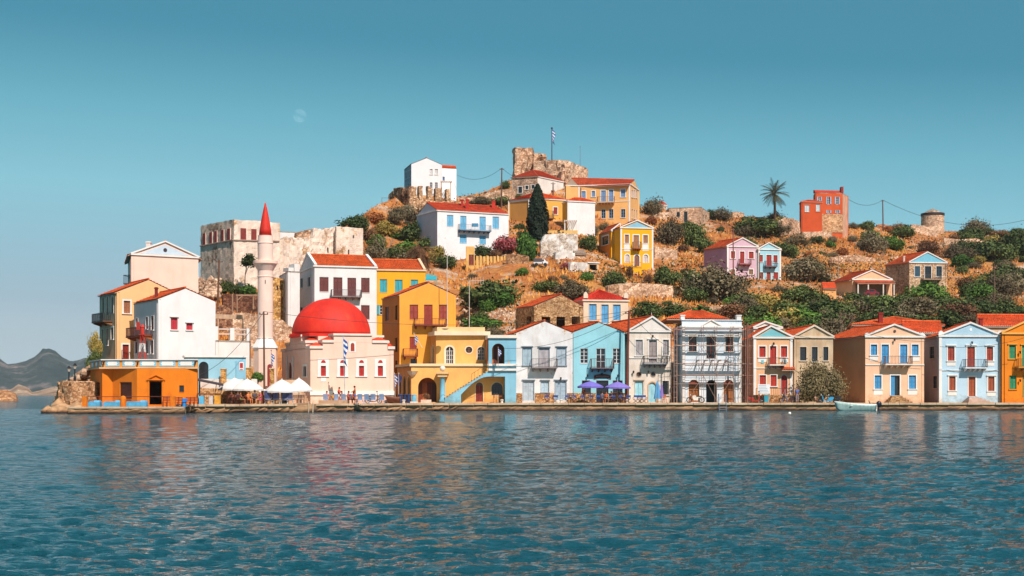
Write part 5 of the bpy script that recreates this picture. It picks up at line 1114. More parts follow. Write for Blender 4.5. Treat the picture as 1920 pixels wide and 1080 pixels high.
def rough(name, label, cat, A, B, base, top, mat, thick=.8, ops=(), cell=.5, amp=.12, parent=None, sink=2, seed=1, group=None):
    """A, B = (px, Y); top = list of (px, py) along the wall; ops = rectangles (px0, py0, px1, py1) left open"""
    a, b = PT(A[0], HY, A[1]), PT(B[0], HY, B[1]); W = Wall(a, b); zb = zat(base, A[1])-sink
    tl = [W.at(*q) for q in top]; fu = [t[0] for t in tl]; fz = [t[1] for t in tl]
    topf = lambda u: float(np.interp(u, fu, fz))
    O = [op(W, 'hole', *q, '') for q in ops]; zt = max(fz)
    us = [W.L*i/max(1, round(W.L/cell)) for i in range(max(1, round(W.L/cell))+1)]+[x for o in O for x in (o['u0'], o['u1'])]
    us += [t[0]+e for t in tl for e in (-.01, .01) if .02 < t[0] < W.L-.02]
    zs = [zb+(zt-zb)*j/max(1, round((zt-zb)/cell)) for j in range(max(1, round((zt-zb)/cell))+1)]+[x for o in O for x in (o['z0'], o['z1'])]
    us = [u for u in us if -1e-6 <= u <= W.L+1e-6]; rr = random.Random(seed)
    m = MB(); keep = lambda u, z: z < topf(u)+cell*.45 and not any(o['u0'] < u < o['u1'] and o['z0'] < z < o['z1'] for o in O)
    def jit(u, z, s): return (rr.uniform(-.03, .03), rr.uniform(-.06, .06) if z > topf(u)-.3 else 0, rr.uniform(-amp, amp))
    sheet(m, W, us, zs, keep, thick, jit, topf)
    if parent is None:
        root = thing(name, label, cat, (a.x, a.y, zb+sink), group); m.build('wall', mat, root); return root, W
    m.build('wall', mat, parent); return parent, W
ST = stone('e6c0a0', 'b48a6a', 'f6dcc2', 1.9); ST2 = stone('e0b696', 'a67a5a', 'f4d4b6', 1.3); STR = stone('d4ae88', '9a7050', 'eed0ac', 2.2)
FT = stone('dcb48c', 'b0845e', 'ecd0b0', 1.6, .8, 'f6deca')
fr_, Wf = rough('old_stone_building', 'large weathered plaster and stone building with bricked-up dark red windows on the left hilltop', 'building', (438.4, 199), (524.7, 202), 525, [(438, 412), (486, 414.5), (524.7, 418.8)], FT, .6, amp=.05, sink=5)
_, Wfl = rough('', '', '', (376, 206.5), (438.4, 199), 522, [(376, 423.4), (438.4, 411.5)], stone('c0a088', '8a6a54', 'd8b8a0', 1.6, .7, 'dec0aa'), .6, parent=fr_, amp=.05, sink=6)  # darker copy of the front masonry, shade painted into this left wall
rough('', '', '', (524.7, 202), (524.8, 212), 520, [(524.7, 418.8), (524.8, 425)], FT, .6, parent=fr_, amp=.05, sink=5)
RW = paint('8a2c20')
for W_, lst in ((Wfl, ((381.6, 437, 386.5, 461), (394, 435, 399, 458.5), (403.2, 432.8, 408, 456.6), (415.6, 430.4, 420.8, 454.4), (427.2, 428.2, 432.8, 452))), (Wf, ((450, 427.6, 461.5, 450.6), (470, 429, 481, 451.8)))):
    for q in lst:
        o = op(W_, 'x', *q); m = MB(); m.hexa([W_.pt(o['u0'], o['z0'], .1), W_.pt(o['u1'], o['z0'], .1), W_.pt(o['u1'], o['z0'], -.1), W_.pt(o['u0'], o['z0'], -.1)], [W_.pt(o['u0'], o['z1'], .1), W_.pt(o['u1'], o['z1'], .1), W_.pt(o['u1'], o['z1'], -.1), W_.pt(o['u0'], o['z1'], -.1)]); wn_ = m.build('window', plaster('e8d4c4', .2), fr_)
        c_ = (o['u0']+o['u1'])/2
        for s in ((o['u0']+.05, c_-.01), (c_+.01, o['u1']-.05)): leaf_mesh(W_, s[0], s[1], o['z0']+.05, o['z1']-.05, .15, 'panel').build('shutter', RW, wn_)
for W_, a, b in ((Wf, (438, 449.8), (524, 452)), (Wfl, (376, 461.5), (438, 449.5))):
    p, q = W_.at(*a), W_.at(*b); MB().bar(W_.pt(max(0, p[0]), p[1], .1), W_.pt(q[0], q[1], .1), .16, .14).build('string_course', plaster('c0a08c', .3), fr_)
MB().add([Wfl.pt(0, zat(424, 206), -.3), Wf.pt(0, zat(413, 199.3), -.3), Wf.pt(Wf.L, zat(420, 202), -.3), PT(470, 425, 212)], [(0, 1, 2, 3)]).build('roof', plaster('c8b09c', .3), fr_)
fw, _ = rough('ruined_rampart', 'ragged rampart of peeling cream plaster beside the old stone building', 'wall', (557.5, 203), (630.6, 207), 520, [(557.5, 447), (562, 444), (570, 449), (575, 446), (581, 451), (586, 446), (588, 428), (600, 429), (604, 432), (609, 428), (618, 428), (630.6, 425)], FT, .7, amp=.1, sink=5)
rough('', '', '', (524.9, 202.5), (557.5, 203), 520, [(524.9, 449), (532, 444), (537, 442.5), (542, 446), (549, 443.5), (557.5, 447)], FT, .7, parent=fw, sink=5, amp=.06)
rough('', '', '', (556, 211), (590, 213), 500, [(556, 436), (575, 431), (590, 428)], ST2, .6, parent=fw, sink=3)
wt, WT_ = rough('square_tower', 'square stained plaster tower at the right end of the ruined rampart', 'tower', (630.6, 205.5), (680.7, 207), 515, [(630.6, 424.5), (655, 426), (680.7, 428.5)], FT, .7, amp=.04, sink=5)
rough('', '', '', (625, 213), (630.6, 205.5), 515, [(625, 427), (630.6, 424.5)], FT, .7, parent=wt, sink=4, amp=.04); rough('', '', '', (680.7, 207), (680, 216), 515, [(680.7, 428.5), (680, 434)], FT, .7, parent=wt, sink=4, amp=.04)
MB().add([PT(631, 427, 206), PT(680, 431, 207.5), PT(679, 436, 215), PT(626, 430, 213)], [(0, 1, 2, 3)]).build('roof', plaster('c8b09c', .3), wt)
for px, y0, y1, W_ in ((653.5, 468, 477, WT_), (662.5, 441, 446, WT_), (614.5, 464, 474, _)):
    u, z0 = W_.at(px, y1); z1 = W_.at(px, y0)[1]; MB().hexa([W_.pt(u-.1, z0, .08), W_.pt(u+.1, z0, .08), W_.pt(u+.1, z0, -.1), W_.pt(u-.1, z0, -.1)], [W_.pt(u-.1, z1, .08), W_.pt(u+.1, z1, .08), W_.pt(u+.1, z1, -.1), W_.pt(u-.1, z1, -.1)]).build('arrow_slit', flat('4a3428'), wt if W_ is WT_ else fw)
house('low_white_building', 'plain white flat-roofed building showing over the ruined rampart', (524.8, 215), (557.5, 216), (522, 222), 500, 433.4, 'f4f0ec', 'flat', cornice=False, sink=4)

Yc = 322
ca, Wc1 = rough('castle', 'ruined stone castle with a broken tower crowning the hill', 'castle', (966.4, Yc), (1000, Yc+2), 345, [(966.4, 276.5), (975, 276), (984, 278), (990, 276.8), (999.5, 277)], ST2, 1.5, amp=.35, cell=.9, sink=6)
rough('', '', '', (1000, Yc+2), (1024, Yc+3), 345, [(1000, 288), (1003, 286.5), (1012, 287), (1023.9, 287.5)], ST2, 1.5, parent=ca, amp=.5, cell=.9, sink=6, seed=2)
rough('', '', '', (964.5, Yc+9), (966.4, Yc), 345, [(964.5, 279), (966.4, 276.5)], ST2, 1.2, parent=ca, amp=.3, cell=.9, sink=6, seed=3)
rough('', '', '', (1000, Yc-2), (1063.7, Yc-4), 345, [(1000, 302), (1024, 301), (1045, 299.5), (1063.7, 300.5)], ST, 1.5, parent=ca, amp=.35, cell=.9, sink=6, seed=4)
rough('', '', '', (1063.7, Yc-4), (1103, Yc+6), 345, [(1063.7, 300.5), (1070, 304), (1085, 309), (1095, 313), (1100.5, 316), (1102, 322), (1103, 333)], ST, 1.5, parent=ca, amp=.4, cell=.9, sink=6, seed=5)
rough('', '', '', (1053, Yc-6), (1066, Yc-5), 345, [(1053, 322), (1058, 308), (1062, 305), (1066, 309)], ST2, 1.2, parent=ca, amp=.4, cell=.9, sink=6, seed=6)
MB().add([PT(1000, 303, Yc-1), PT(1063, 301.5, Yc-3), PT(1102, 318, Yc+7), PT(1060, 304, Yc+16), PT(1000, 304, Yc+12)], [(0, 1, 2, 3, 4)]).build('rampart_floor', EARTH, ca)

Yr_ = 290
r1, _ = rough('roofless_ruin', 'roofless stone ruin with gaping window bays and pillars below the white hilltop house', 'ruin', (768, Yr_), (856, Yr_+5), 392, [(768, 349), (774, 351), (785, 349), (803, 349), (808, 352), (818, 353), (828, 352), (838, 355), (843, 354), (856, 375)], STR, .9, cell=.55, amp=.13,
  ops=[(781, 345, 785.5, 372), (792.5, 345, 802, 372), (811.3, 345, 816.6, 377), (828.5, 345, 837, 377), (843, 345, 857, 376)], sink=2)
rough('', '', '', (728.5, Yr_+9), (768, Yr_), 402, [(728.5, 365), (737, 357), (738, 353), (750, 351), (757, 352), (768, 349)], stone('b08868', '6a4630', 'd0a884', 2.2), .9, parent=r1, cell=.55, amp=.13, ops=[(736, 345, 737.5, 374), (741.5, 368, 746.5, 384), (747.5, 350, 749.5, 376), (751, 366, 755.5, 381), (756, 350, 758.5, 372), (760, 363, 764, 372)], sink=2)  # darker stone than the front: the left wall's shade is in its colour
def rw(label, a, b, base, top, mat=ST, dY=-1.0, **k):
    Y0, Y1 = HY_(a, base)+dY, HY_(b, base)+dY
    return rough('retaining_wall', label, 'wall', (a, Y0), (b, Y1), base, top, mat, .7, amp=.1, cell=.55, **k)[0]
rw('long stone retaining wall under the tall yellow house', 1160, 1262, 556, [(1160, 532), (1200, 531), (1235, 533), (1262, 536)])
rw('short shaded stone wall left of the yellow house', 1140, 1160, 556, [(1140, 536), (1160, 532)], stone('b89070', '7a5640', 'd0aa84', 2))
rw('stone terrace wall right of the tall yellow house', 1228, 1270, 487, [(1228, 463), (1250, 464), (1270, 470)])
rw('pale stone terrace wall below the red hilltop house', 1505, 1560, 445, [(1505, 435), (1540, 434), (1560, 436)])
rw('broken stone wall on the ridge right of the windmill', 1770, 1860, 458, [(1770, 446), (1800, 449), (1830, 447), (1845, 452), (1860, 450)])
rw('dry stone wall on the slope above the tiled waterfront roofs', 1330, 1420, 586, [(1330, 574), (1370, 571), (1400, 576), (1420, 575)], ST2)
rw('low stone wall crossing the slope above the pergola house', 1560, 1640, 492, [(1560, 482), (1600, 478), (1640, 484)], ST2)
rw('pale rubble wall on the ridge right of the palm', 1465, 1500, 440, [(1465, 414), (1475, 408), (1488, 410), (1500, 416)], ST2)
rw('tall stone wall directly behind the minaret', 436, 484, 650, [(436, 588), (460, 586), (484, 590)], ST)
rw('stone wall between the minaret and the red dome', 512, 552, 640, [(512, 600), (530, 600), (545, 612), (552, 618)], ST)
rw('yellowish stone wall with small openings just right of the minaret', 512, 532, 604, [(512, 520), (521, 521), (532, 524)], stone('dca860', 'a87840', 'f0c888', 1.8), ops=[(518, 536, 521.5, 542), (524, 536, 528, 542)])
rw('dark stone wall behind the wooden pergola', 418, 486, 586, [(418, 553), (424, 551), (460, 552), (486, 552)], stone('7a4c38', '4a2c20', '9a6c50', 1.8))
rw('rubble slope wall behind the white gabled house', 404, 440, 620, [(404, 585), (415, 571), (425, 575), (440, 584)], stone('a8785c', '6a4430', 'c89c78', 1.6))
wh_ = rw('rough whitewashed retaining wall beneath the tiled terrace and cypress', 1014, 1083.5, 482, [(1014, 455), (1022, 439), (1050, 438), (1083.5, 438)], stone('e8dccf', 'b8a08c', 'f4ece2', 2.2, .45, 'f4efe8'))
rw('low white garden wall behind the parked truck', 1042, 1078, 486, [(1042, 473), (1078, 474)], plaster('f2ece4', .5))
rw('white wall left of the small shed', 1070, 1102, 506, [(1070, 491), (1102, 493)], plaster('f2ece4', .5))
rw('brown stone wall below the pink oleander', 948, 990, 497, [(948, 478), (970, 476), (990, 480)], stone('c09468', '7a5438', 'd8b088', 1.8))
rw('beige stone wall at the foot of the left slope', 800, 870, 566, [(800, 556), (835, 554), (870, 560)], ST2)
rw('stone wall on the ridge by the power pole', 858, 966, 372, [(858, 369), (900, 366), (930, 356), (966, 354)], ST2, seed=4)

def hh(name, label, a, b, c, base, eave, wc, rt='front', th=None, ratio=None, dYc=7, dYb=None, Y=None, **k):
    k.setdefault('sink', 5); Y0 = Y or HY_(a, base); YB = Y0+(dYb if dYb is not None else 1.0)
    return house(name, label, (a, Y0), (b, YB), (c, Y0+dYc), base, eave, wc, rt, **k)
LBL = '6fb4d8'
H1 = hh('white_blue_shuttered_house', 'long white house with a red roof, sky blue shutters and a wide balcony', 820, 953.6, 781.5, 462, 394.5, 'f4f0f0', 'side', dYb=5.8, dYc=8, Y=262, ridgeh=1.9,
 front=[(G, 838, 402.8, 850, 424.6, LBL, dict(trim=False)), ('door', 863, 404.6, 874.5, 430.7, LBL, dict(trim=False)), ('door', 899, 406, 910.8, 431.7, LBL, dict(trim=False)), (G, 923.4, 406, 935.6, 428.7, LBL, dict(trim=False)),
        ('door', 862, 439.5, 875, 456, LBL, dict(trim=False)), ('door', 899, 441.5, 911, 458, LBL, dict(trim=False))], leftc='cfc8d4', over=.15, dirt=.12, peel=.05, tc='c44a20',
 chim=[(866.5, 374, 384, 5, 268, 'c03020'), (876, 373.5, 388, 6, 266.5, 'c83424'), (925.5, 377, 389, 6.5, 270.5, 'c83424')])
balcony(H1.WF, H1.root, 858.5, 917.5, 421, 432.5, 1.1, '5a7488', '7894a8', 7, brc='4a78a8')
q = H1.WF.at(886.5, 423); MB().box((H1.WF.pt(q[0], 0, 1.1).x-.6, H1.WF.pt(q[0], 0, 1.1).y-.08, q[1]-.35), (H1.WF.pt(q[0], 0, 1.1).x+.6, H1.WF.pt(q[0], 0, 1.1).y, q[1]+.3)).build('signboard', paint('4a90b8'), H1.root)
H2 = hh('white_hilltop_house', 'white gabled house standing alone against the sky at the top left of the hill', 771.3, 828.7, 758, 362, 308, 'f1eeee', 'front', apex=(799.8, 296.7), dYc=8, Y=305,
 front=[(G, 806, 317, 811, 327, 'd8d4d4', dict(sw=.08)), (G, 815.7, 317, 821, 327, 'd8d4d4', dict(sw=.08)), ('glass', 806, 342, 810.8, 354, 'e8e8ec', dict(sw=.06)), ('glass', 815.7, 342, 820.6, 354, 'e8e8ec', dict(sw=.06))],
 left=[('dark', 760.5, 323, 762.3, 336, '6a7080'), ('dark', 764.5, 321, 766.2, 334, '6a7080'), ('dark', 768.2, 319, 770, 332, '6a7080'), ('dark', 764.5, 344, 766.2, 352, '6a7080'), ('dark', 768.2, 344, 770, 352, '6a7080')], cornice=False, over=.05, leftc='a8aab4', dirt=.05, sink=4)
H2b = hh('white_hilltop_extension', 'bright white side wing with a red roof strip right of the hilltop house', 829, 855.8, 826, 362, 315, 'fbfafa', 'side', dYc=6, Y=306.5, ridgeh=.9, front=[(G, 829.8, 331, 834, 338.5, '5a80b0', dict(trim=False))], cornice=False, over=.0, dirt=.03, sink=4)
pg = thing('pergola', 'small wooden pergola in front of the hilltop house wing', 'pergola', PT(828, 362, 302))
for px in (827.5, 845): p = PT(px, 358, 302); MB().tube((p.x, 302, p.z-2), (p.x, 302, zat(341, 302)), .08, .08, 6).build('post', paint('c8a888'), pg)
for i in range(7):
    p = PT(827+i*3.2, 340, 302); MB().bar((p.x, 301.6, p.z), (p.x, 305, p.z+.2), .12, .12).build('rafter', paint('d8b898'), pg)
p, q = PT(826, 341.3, 302), PT(847, 341.3, 302); MB().bar(p, q, .15, .15).build('beam', paint('d8b898'), pg)
H5 = hh('stone_and_white_house', 'old stone house with a dark red hip roof right below the castle walls', 1008, 1056.7, 959, 372, 331, 'f2e8de', 'hip', dYc=2.2, dYb=8, Y=308, ridgeh=2.0, over=.2, tc='be4a24',
 front=[(G, 1033, 357, 1038, 368, '8a2c24', dict(sw=.06)), (G, 1044.7, 359, 1048.4, 370, '8a2c24', dict(sw=.06))],
 left=[('dark', 971.7, 350, 979, 362, '4a3430'), ('dark', 985, 348, 990.7, 355, '4a3430'), ('dark', 996.5, 346.6, 1002.5, 354, '4a3430')], dirt=.2, sink=5)
for ch in H5.root.children:
    pass
H5w = [c for c in H5.root.children if c.name.startswith('wall')]
if H5w: H5w[1].data.materials[0] = stone('c8a890', '8a6a54', 'dcc0a8', 2.2)
H3 = hh('ochre_terrace_house', 'white-framed ochre house with a pergola terrace and red hip roof behind the cypress', 994.6, 1063, 954, 437, 372, 'f5b450', 'hip', dYc=4, dYb=3, Y=286, ridgeh=1.5, over=.2,
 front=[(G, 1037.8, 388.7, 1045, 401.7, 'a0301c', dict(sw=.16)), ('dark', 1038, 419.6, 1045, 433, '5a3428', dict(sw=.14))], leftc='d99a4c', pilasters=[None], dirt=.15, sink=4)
W = H3.WL; MB().bar(W.pt(.2, zat(440, 289), .03), W.pt(.2, H3.ze, .03), .5, .1, (0, 1, 0)).bar(W.pt(W.L-.2, zat(440, 287), .03), W.pt(W.L-.2, H3.ze, .03), .5, .1, (0, 1, 0)).bar(W.pt(0, H3.ze-.1, .03), W.pt(W.L, H3.ze-.1, .03), .1, .55).build('white_frame', H3.tm, H3.root)
H3b = hh('white_block_house', 'plain white block with a small hip roof right of the ochre terrace house', 1064, 1115.6, 1054.5, 437, 377, 'f0ecea', 'hip', dYc=4, dYb=2, Y=280, ridgeh=1.0, over=.1, leftc='f7b430', dirt=.12, sink=6)
balcony(H3.WF, H3.root, 1026, 1036, 396, 410, .9, '6a3a2c', '7a4030', 2)
tr_ = thing('roof_terrace', 'yellow terrace parapet with white timber pergola in front of the ochre house', 'terrace', PT(1023, 438, 277))
MB().box((PT(1023, 438, 277).x, 277, zat(441, 277)), (PT(1083, 438, 277).x, 281.9, zat(432, 277))).build('parapet', plaster('f4c878', .2), tr_)
for px in (1059, 1069, 1080.5): p = PT(px, 432, 277.4); MB().box((p.x-.1, 277.2, p.z), (p.x+.1, 277.4, zat(413.5, 277))).build('post', plaster('f4ece4', .1), tr_)
for i in range(8):
    p = PT(1058+i*3.3, 413, 277); MB().bar((p.x, 276.8, p.z), (p.x, 281, p.z+.1), .14, .12).build('rafter', plaster('f4ece4', .1), tr_)
MB().bar(PT(1057, 414, 277.3), PT(1083, 414, 277.3), .12, .18).build('beam', plaster('f4ece4', .1), tr_)
MU = 'f3b870'; SH = '7a9cc8'
H4 = hh('mustard_mansion', 'tall mustard yellow mansion with white corners, grey-blue windows and a bracketed balcony', 1084, 1181.6, 1060, 428, 348.4, MU, 'side', dYc=-0.5, dYb=-2.4, Y=303, ridgeh=1.5, over=.3, tc='c65226',
 D=(1197.5, 309.5),
 front=[(G, 1090.5, 358.4, 1098, 372, SH, dict(sw=.16)), (G, 1109.5, 358, 1115.6, 369, SH, dict(sw=.16)), ('door', 1127, 357, 1135.8, 378, SH, dict(sw=.16)), ('door', 1141.6, 356, 1150, 378, SH, dict(sw=.16)), (G, 1164, 355, 1172.4, 369.5, SH, dict(sw=.16)),
        ('glass', 1127.6, 392.7, 1135.5, 409.4, '8aa8cc', dict(sw=.05)), ('glass', 1142, 392, 1150, 409, '8aa8cc', dict(sw=.05)), ('glass', 1164.5, 392, 1172.4, 408, '8aa8cc', dict(sw=.05)), (G, 1090.5, 393, 1098, 409, SH, dict(sw=.05))],
 right=[(G, 1184, 356, 1186.3, 370, SH, dict(sw=.1)), (G, 1188, 356.5, 1190, 370.5, SH, dict(sw=.1)), (G, 1192, 357, 1194, 371, SH, dict(sw=.1)), ('dark', 1184.3, 392, 1186.4, 409, SH, dict(sw=.05)), ('dark', 1188.5, 393, 1190.5, 410, SH, dict(sw=.05)), ('dark', 1192.4, 394, 1194.4, 411, SH, dict(sw=.05))],
 pilasters=[None, 1181], band=380, dirt=.1, sink=4)
balcony(H4.WF, H4.root, 1121, 1153, 370, 379.5, 1.2, '7a4038', 'e8d8c0', 6, brc='f0e4d0')
YY = 'f9b400'; BR = 'a8744c'
H6 = hh('tall_yellow_house', 'tall vivid yellow house with white pilasters, a pale blue pediment and arched lower windows', 1163, 1225, 1146, 530, 427, YY, 'front', apex=(1194.6, 414), dYc=4, Y=262, tymp='8cc4dc', pilasters=[None, 1224], band=466.5, over=.25,
 front=[(G, 1171.5, 440, 1179, 456, BR, dict(sw=.17, apron=1.4)), ('door', 1187.6, 441, 1197.8, 465.6, BR, dict(sw=.17)), (G, 1206, 441, 1214.6, 456, BR, dict(sw=.17, apron=1.3)),
        (G, 1172.3, 477, 1180.2, 493, 'd8c8c0', dict(shape='arch', sw=.2)), ('door', 1189.3, 478, 1198.7, 499, '8a5a44', dict(shape='arch', sw=.2)), (G, 1206.9, 477.5, 1215.2, 493, 'd8c8c0', dict(shape='arch', sw=.2))], dirt=.05, sink=4)
balcony(H6.WF, H6.root, 1185.5, 1200.5, 454, 465.5, 1.0, '8a5a30', 'c87830', 4, brc='b05a20')
H6b = hh('yellow_house_wing', 'yellow side wing with a red lean-to roof left of the tall yellow house', 1146, 1162.6, 1123, 530, 433, YY, 'front', apex=(1162, 420), dYc=6, Y=264.5, cornice=True, over=.1, leftc='e08a20',
 front=[(G, 1150.7, 439, 1156.7, 455.4, BR, dict(sw=.05)), (G, 1151, 476, 1157, 492, BR, dict(sw=.05))],
 left=[('dark', 1129, 443, 1141, 459, '5a6a80', dict(sw=.25)), ('dark', 1132, 477, 1137.8, 493, '5a5a70', dict(sw=.2))], dirt=.05, sink=5)
H6c = hh('yellow_lower_storey', 'yellow lower storey with a rusty railed terrace at the foot of the tall yellow house', 1172, 1203, 1163, 532, 500.5, YY, 'flat', dYc=3, Y=256, front=[(G, 1186.9, 513, 1194.6, 525, '8a3420', dict(sw=.06))], dirt=.05, cornice=False, cat='building')
k = MB(); W = H6c.WF
for i in range(14): u = W.L*i/13; k.bar(W.pt(u, H6c.ze, -.1), W.pt(u, H6c.ze+.95, -.1), .03, .03, (0, 1, 0))
k.bar(W.pt(0, H6c.ze+.95, -.1), W.pt(W.L, H6c.ze+.95, -.1), .05, .05); k.build('railing', paint('a04a20'), H6c.root)
RD = 'a82c1c'
H7 = hh('pink_house', 'lilac pink gabled house with red shutters on the right slope', 1363, 1421.3, 1319.7, 528, 462, 'dcb8c6', 'front', apex=(1392.4, 447), dYc=6, Y=266, pilasters=[None, 1420],
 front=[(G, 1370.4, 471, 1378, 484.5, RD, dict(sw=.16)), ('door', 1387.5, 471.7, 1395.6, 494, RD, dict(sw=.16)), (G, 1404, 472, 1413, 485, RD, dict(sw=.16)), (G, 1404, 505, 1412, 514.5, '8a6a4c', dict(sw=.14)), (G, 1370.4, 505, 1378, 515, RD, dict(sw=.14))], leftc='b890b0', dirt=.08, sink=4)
balcony(H7.WF, H7.root, 1384, 1406, 486.5, 495.5, 1.0, '7a3430', '9a5050', 3)
H7b = hh('light_blue_house', 'light blue gabled house with red shutters joined to the pink house', 1421.8, 1464.2, 1409, 532, 467.4, 'a4d4e2', 'front', apex=(1441.4, 456), dYc=6, Y=266.6, pilasters=[None, 1463],
 front=[(G, 1423.6, 478, 1430.2, 491, RD, dict(sw=.08)), ('door', 1437, 478, 1446.5, 500, RD, dict(sw=.1)), (G, 1450, 478.5, 1457.8, 492, RD, dict(sw=.1)), (G, 1450, 510.4, 1459, 523.4, RD, dict(sw=.08)), ('door', 1437.3, 510.4, 1445, 528, '9a3c2c', dict(sw=.08)), (G, 1425, 510.4, 1431, 523, '8a4a38', dict(sw=.08))], dirt=.08, sink=4)
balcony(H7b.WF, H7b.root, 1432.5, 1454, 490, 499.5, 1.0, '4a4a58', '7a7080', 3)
H9 = hh('stone_blue_pediment_house', 'stone house with a turquoise pediment and dark blue windows on the right slope', 1705, 1775.5, 1660, 545, 492, 'd8b898', 'front', apex=(1739, 473.5), dYc=6, Y=262, tymp='86cce0', wmat=stone('dab694', 'a07a5c', 'eed2b2', 2.4),
 front=[(G, 1715, 499, 1725, 518.7, '2c5468', dict(sw=.08)), ('gdoor', 1734, 499, 1746, 522, '2c4450', dict(sw=.08)), ('glass', 1755.5, 499, 1766, 518.7, '3a6478', dict(sw=.08))], sink=5, chim=[(1695, 480, 497, 3, 264, 'e8dcd0')])
tp_ = H9.WF
MB().prism([tp_.pt(.1, H9.ze+.12, .06), tp_.pt(tp_.L-.1, H9.ze+.12, .06), tp_.pt(H9.ua, H9.za-.12, .06)], tp_.n*-.04).build('tympanum', plaster('7cc4dc', .1), H9.root)
balcony(H9.WF, H9.root, 1728, 1762, 516, 524, .9, '5a5048', 'b09078', 2)
H10 = hh('porch_house', 'low house with a white-edged orange gable and a shaded porch on the right slope', 1598, 1672.5, 1560, 556, 524, 'f2c49a', 'front', apex=(1635, 507.5), dYc=6, Y=255, over=.6, tc='cc5626',
 front=[('hole', 1604, 533, 1662, 553, ''), ], dirt=.1, sink=5)
W = H10.WF; a, b = W.at(1600, 533), W.at(1670, 533)
roof(H10.root, [(W.pt(a[0], a[1], 2.2), W.pt(b[0], b[1], 2.2), W.pt(a[0], a[1]+.55, .03), W.pt(b[0], b[1]+.55, .03))], 'd8602c', True)
for px in (1601, 1620, 1648, 1668): u = W.at(px, 540)[0]; MB().bar(W.pt(u, H10.zb-1, 2.0), W.pt(u, a[1], 2.0), .2, .2, (0, 1, 0)).build('post', plaster('e8dccc', .1), H10.root)
MB().hexa([W.pt(a[0], H10.zb-1, -2), W.pt(b[0], H10.zb-1, -2), W.pt(b[0], H10.zb-1, -2.2), W.pt(a[0], H10.zb-1, -2.2)], [W.pt(a[0], H10.ze-.1, -2), W.pt(b[0], H10.ze-.1, -2), W.pt(b[0], H10.ze-.1, -2.2), W.pt(a[0], H10.ze-.1, -2.2)]).build('partition', plaster('e8c8a0', .2), H10.root)
H8 = hh('red_ridge_house', 'tall brick-red house with pale blue shutters on the ridge near the palm', 1529, 1580, 1525, 428, 361, 'd85c28', 'flat', dYc=5, dYb=1, Y=346, D=(1590, 352),
 front=[('glass', 1534, 369, 1538.5, 376.5, 'e8e8ec', dict(trim=False, open='a8bcd4')), ('glass', 1551.3, 369, 1556, 383, 'e8e8ec', dict(trim=False, open='a8bcd4')), ('glass', 1567.5, 369, 1572, 383, 'e8e8ec', dict(trim=False, open='a8bcd4')), ('glass', 1551.3, 394, 1556, 399.5, 'e8e8ec', dict(trim=False, open='a8bcd4')), ('glass', 1568, 394, 1572.6, 399.5, 'e8e8ec', dict(trim=False, open='a8bcd4'))], cornice=False, dirt=.2, sink=4)
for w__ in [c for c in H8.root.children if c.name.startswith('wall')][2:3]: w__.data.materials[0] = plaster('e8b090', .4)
W = H8.WF; MB().hexa([W.pt(0, H8.ze+.01, 0), W.pt(W.L, H8.ze+.01, 0), W.pt(W.L, H8.ze+.01, -1.5), W.pt(0, H8.ze+.01, -1.5)], [W.pt(0, H8.ze+.75, -.9), W.pt(W.L, H8.ze+.75, -.9), W.pt(W.L, H8.ze+.75, -1.5), W.pt(0, H8.ze+.75, -1.5)]).build('parapet', plaster('b8341c', .2), H8.root)
MB().box((W.pt(W.L, 0).x-.35, W.pt(W.L, 0).y-.05, H8.ze+.02), (W.pt(W.L, 0).x+.2, W.pt(W.L, 0).y+1.6, H8.ze+1.6)).build('gable_coping', plaster('a83424', .2), H8.root)
H8b = hh('small_red_block', 'smaller brick-red cube with pale windows attached left of the red ridge house', 1502.5, 1541.5, 1499, 424, 378.5, 'd45420', 'hip', dYc=4, dYb=.8, Y=341, ridgeh=.7, over=.05, tc='c84c20',
 front=[(G, 1509, 384, 1517.6, 397.5, 'c8d8dc', dict(sw=.06)), (G, 1530, 383, 1537.5, 396.5, 'c8d8dc', dict(sw=.06))], trimc='e08a6a', dirt=.2, sink=4)
MB().hexa([W.pt(0, H8.zb-1, .12), W.pt(W.L, H8.zb-1, .12), W.pt(W.L, H8.zb-1, -.1), W.pt(0, H8.zb-1, -.1)], [W.pt(0, zat(401, 346), .12), W.pt(W.L, zat(401, 346), .12), W.pt(W.L, zat(401, 346), -.1), W.pt(0, zat(401, 346), -.1)]).build('plinth', stone('e0b084', 'a87850', 'f0cca0', 1.5), H8.root)
H11 = hh('stone_ridge_building', 'flat-topped stone building on the ridge left of the palm', 1254.3, 1315, 1248, 424, 390, 'd0a878', 'flat', dYc=5, dYb=-2, Y=326, D=(1329, 334), wmat=ST, front=[('dark', 1268.6, 397, 1274.6, 406.7, '4a3028', dict(trim=False)), ('dark', 1282.4, 396, 1289, 417, '3a2420', dict(trim=False))],
 right=[('dark', 1318, 402, 1320.5, 412, '4a3028', dict(trim=False)), ('dark', 1323, 403, 1325.5, 412, '4a3028', dict(trim=False))], cornice=False, sink=4)
rough('ruined_wall', 'broken stone wall on the ridge between the stone building and the palm', 'ruin', (1373.6, 343), (1396, 344), 415, [(1373.6, 397), (1384, 397), (1396, 400)], ST, .8)
rough('ruined_wall', 'low stone wall stub left of the flat-topped ridge building', 'ruin', (1226, 322), (1254, 324), 425, [(1226, 405), (1240, 397), (1254, 398)], ST, .8)
rough('ruined_hut', 'low orange stone ruin on the ridge beside the tall power pole', 'ruin', (1645, 378), (1675, 379), 432, [(1645, 421), (1655, 420), (1675, 424)], stone('d89468', '98603c', 'e8b488', 1.6), .8)
hh('ridge_cottage', 'tiny cottage with a red dome-like roof peeping over the ridge right of the mansion', 1232, 1250, 1230, 395, 384, 'e8d0b8', 'hip', dYc=5, Y=338, ridgeh=1.1, over=.1, tc='c8502c', sink=3)
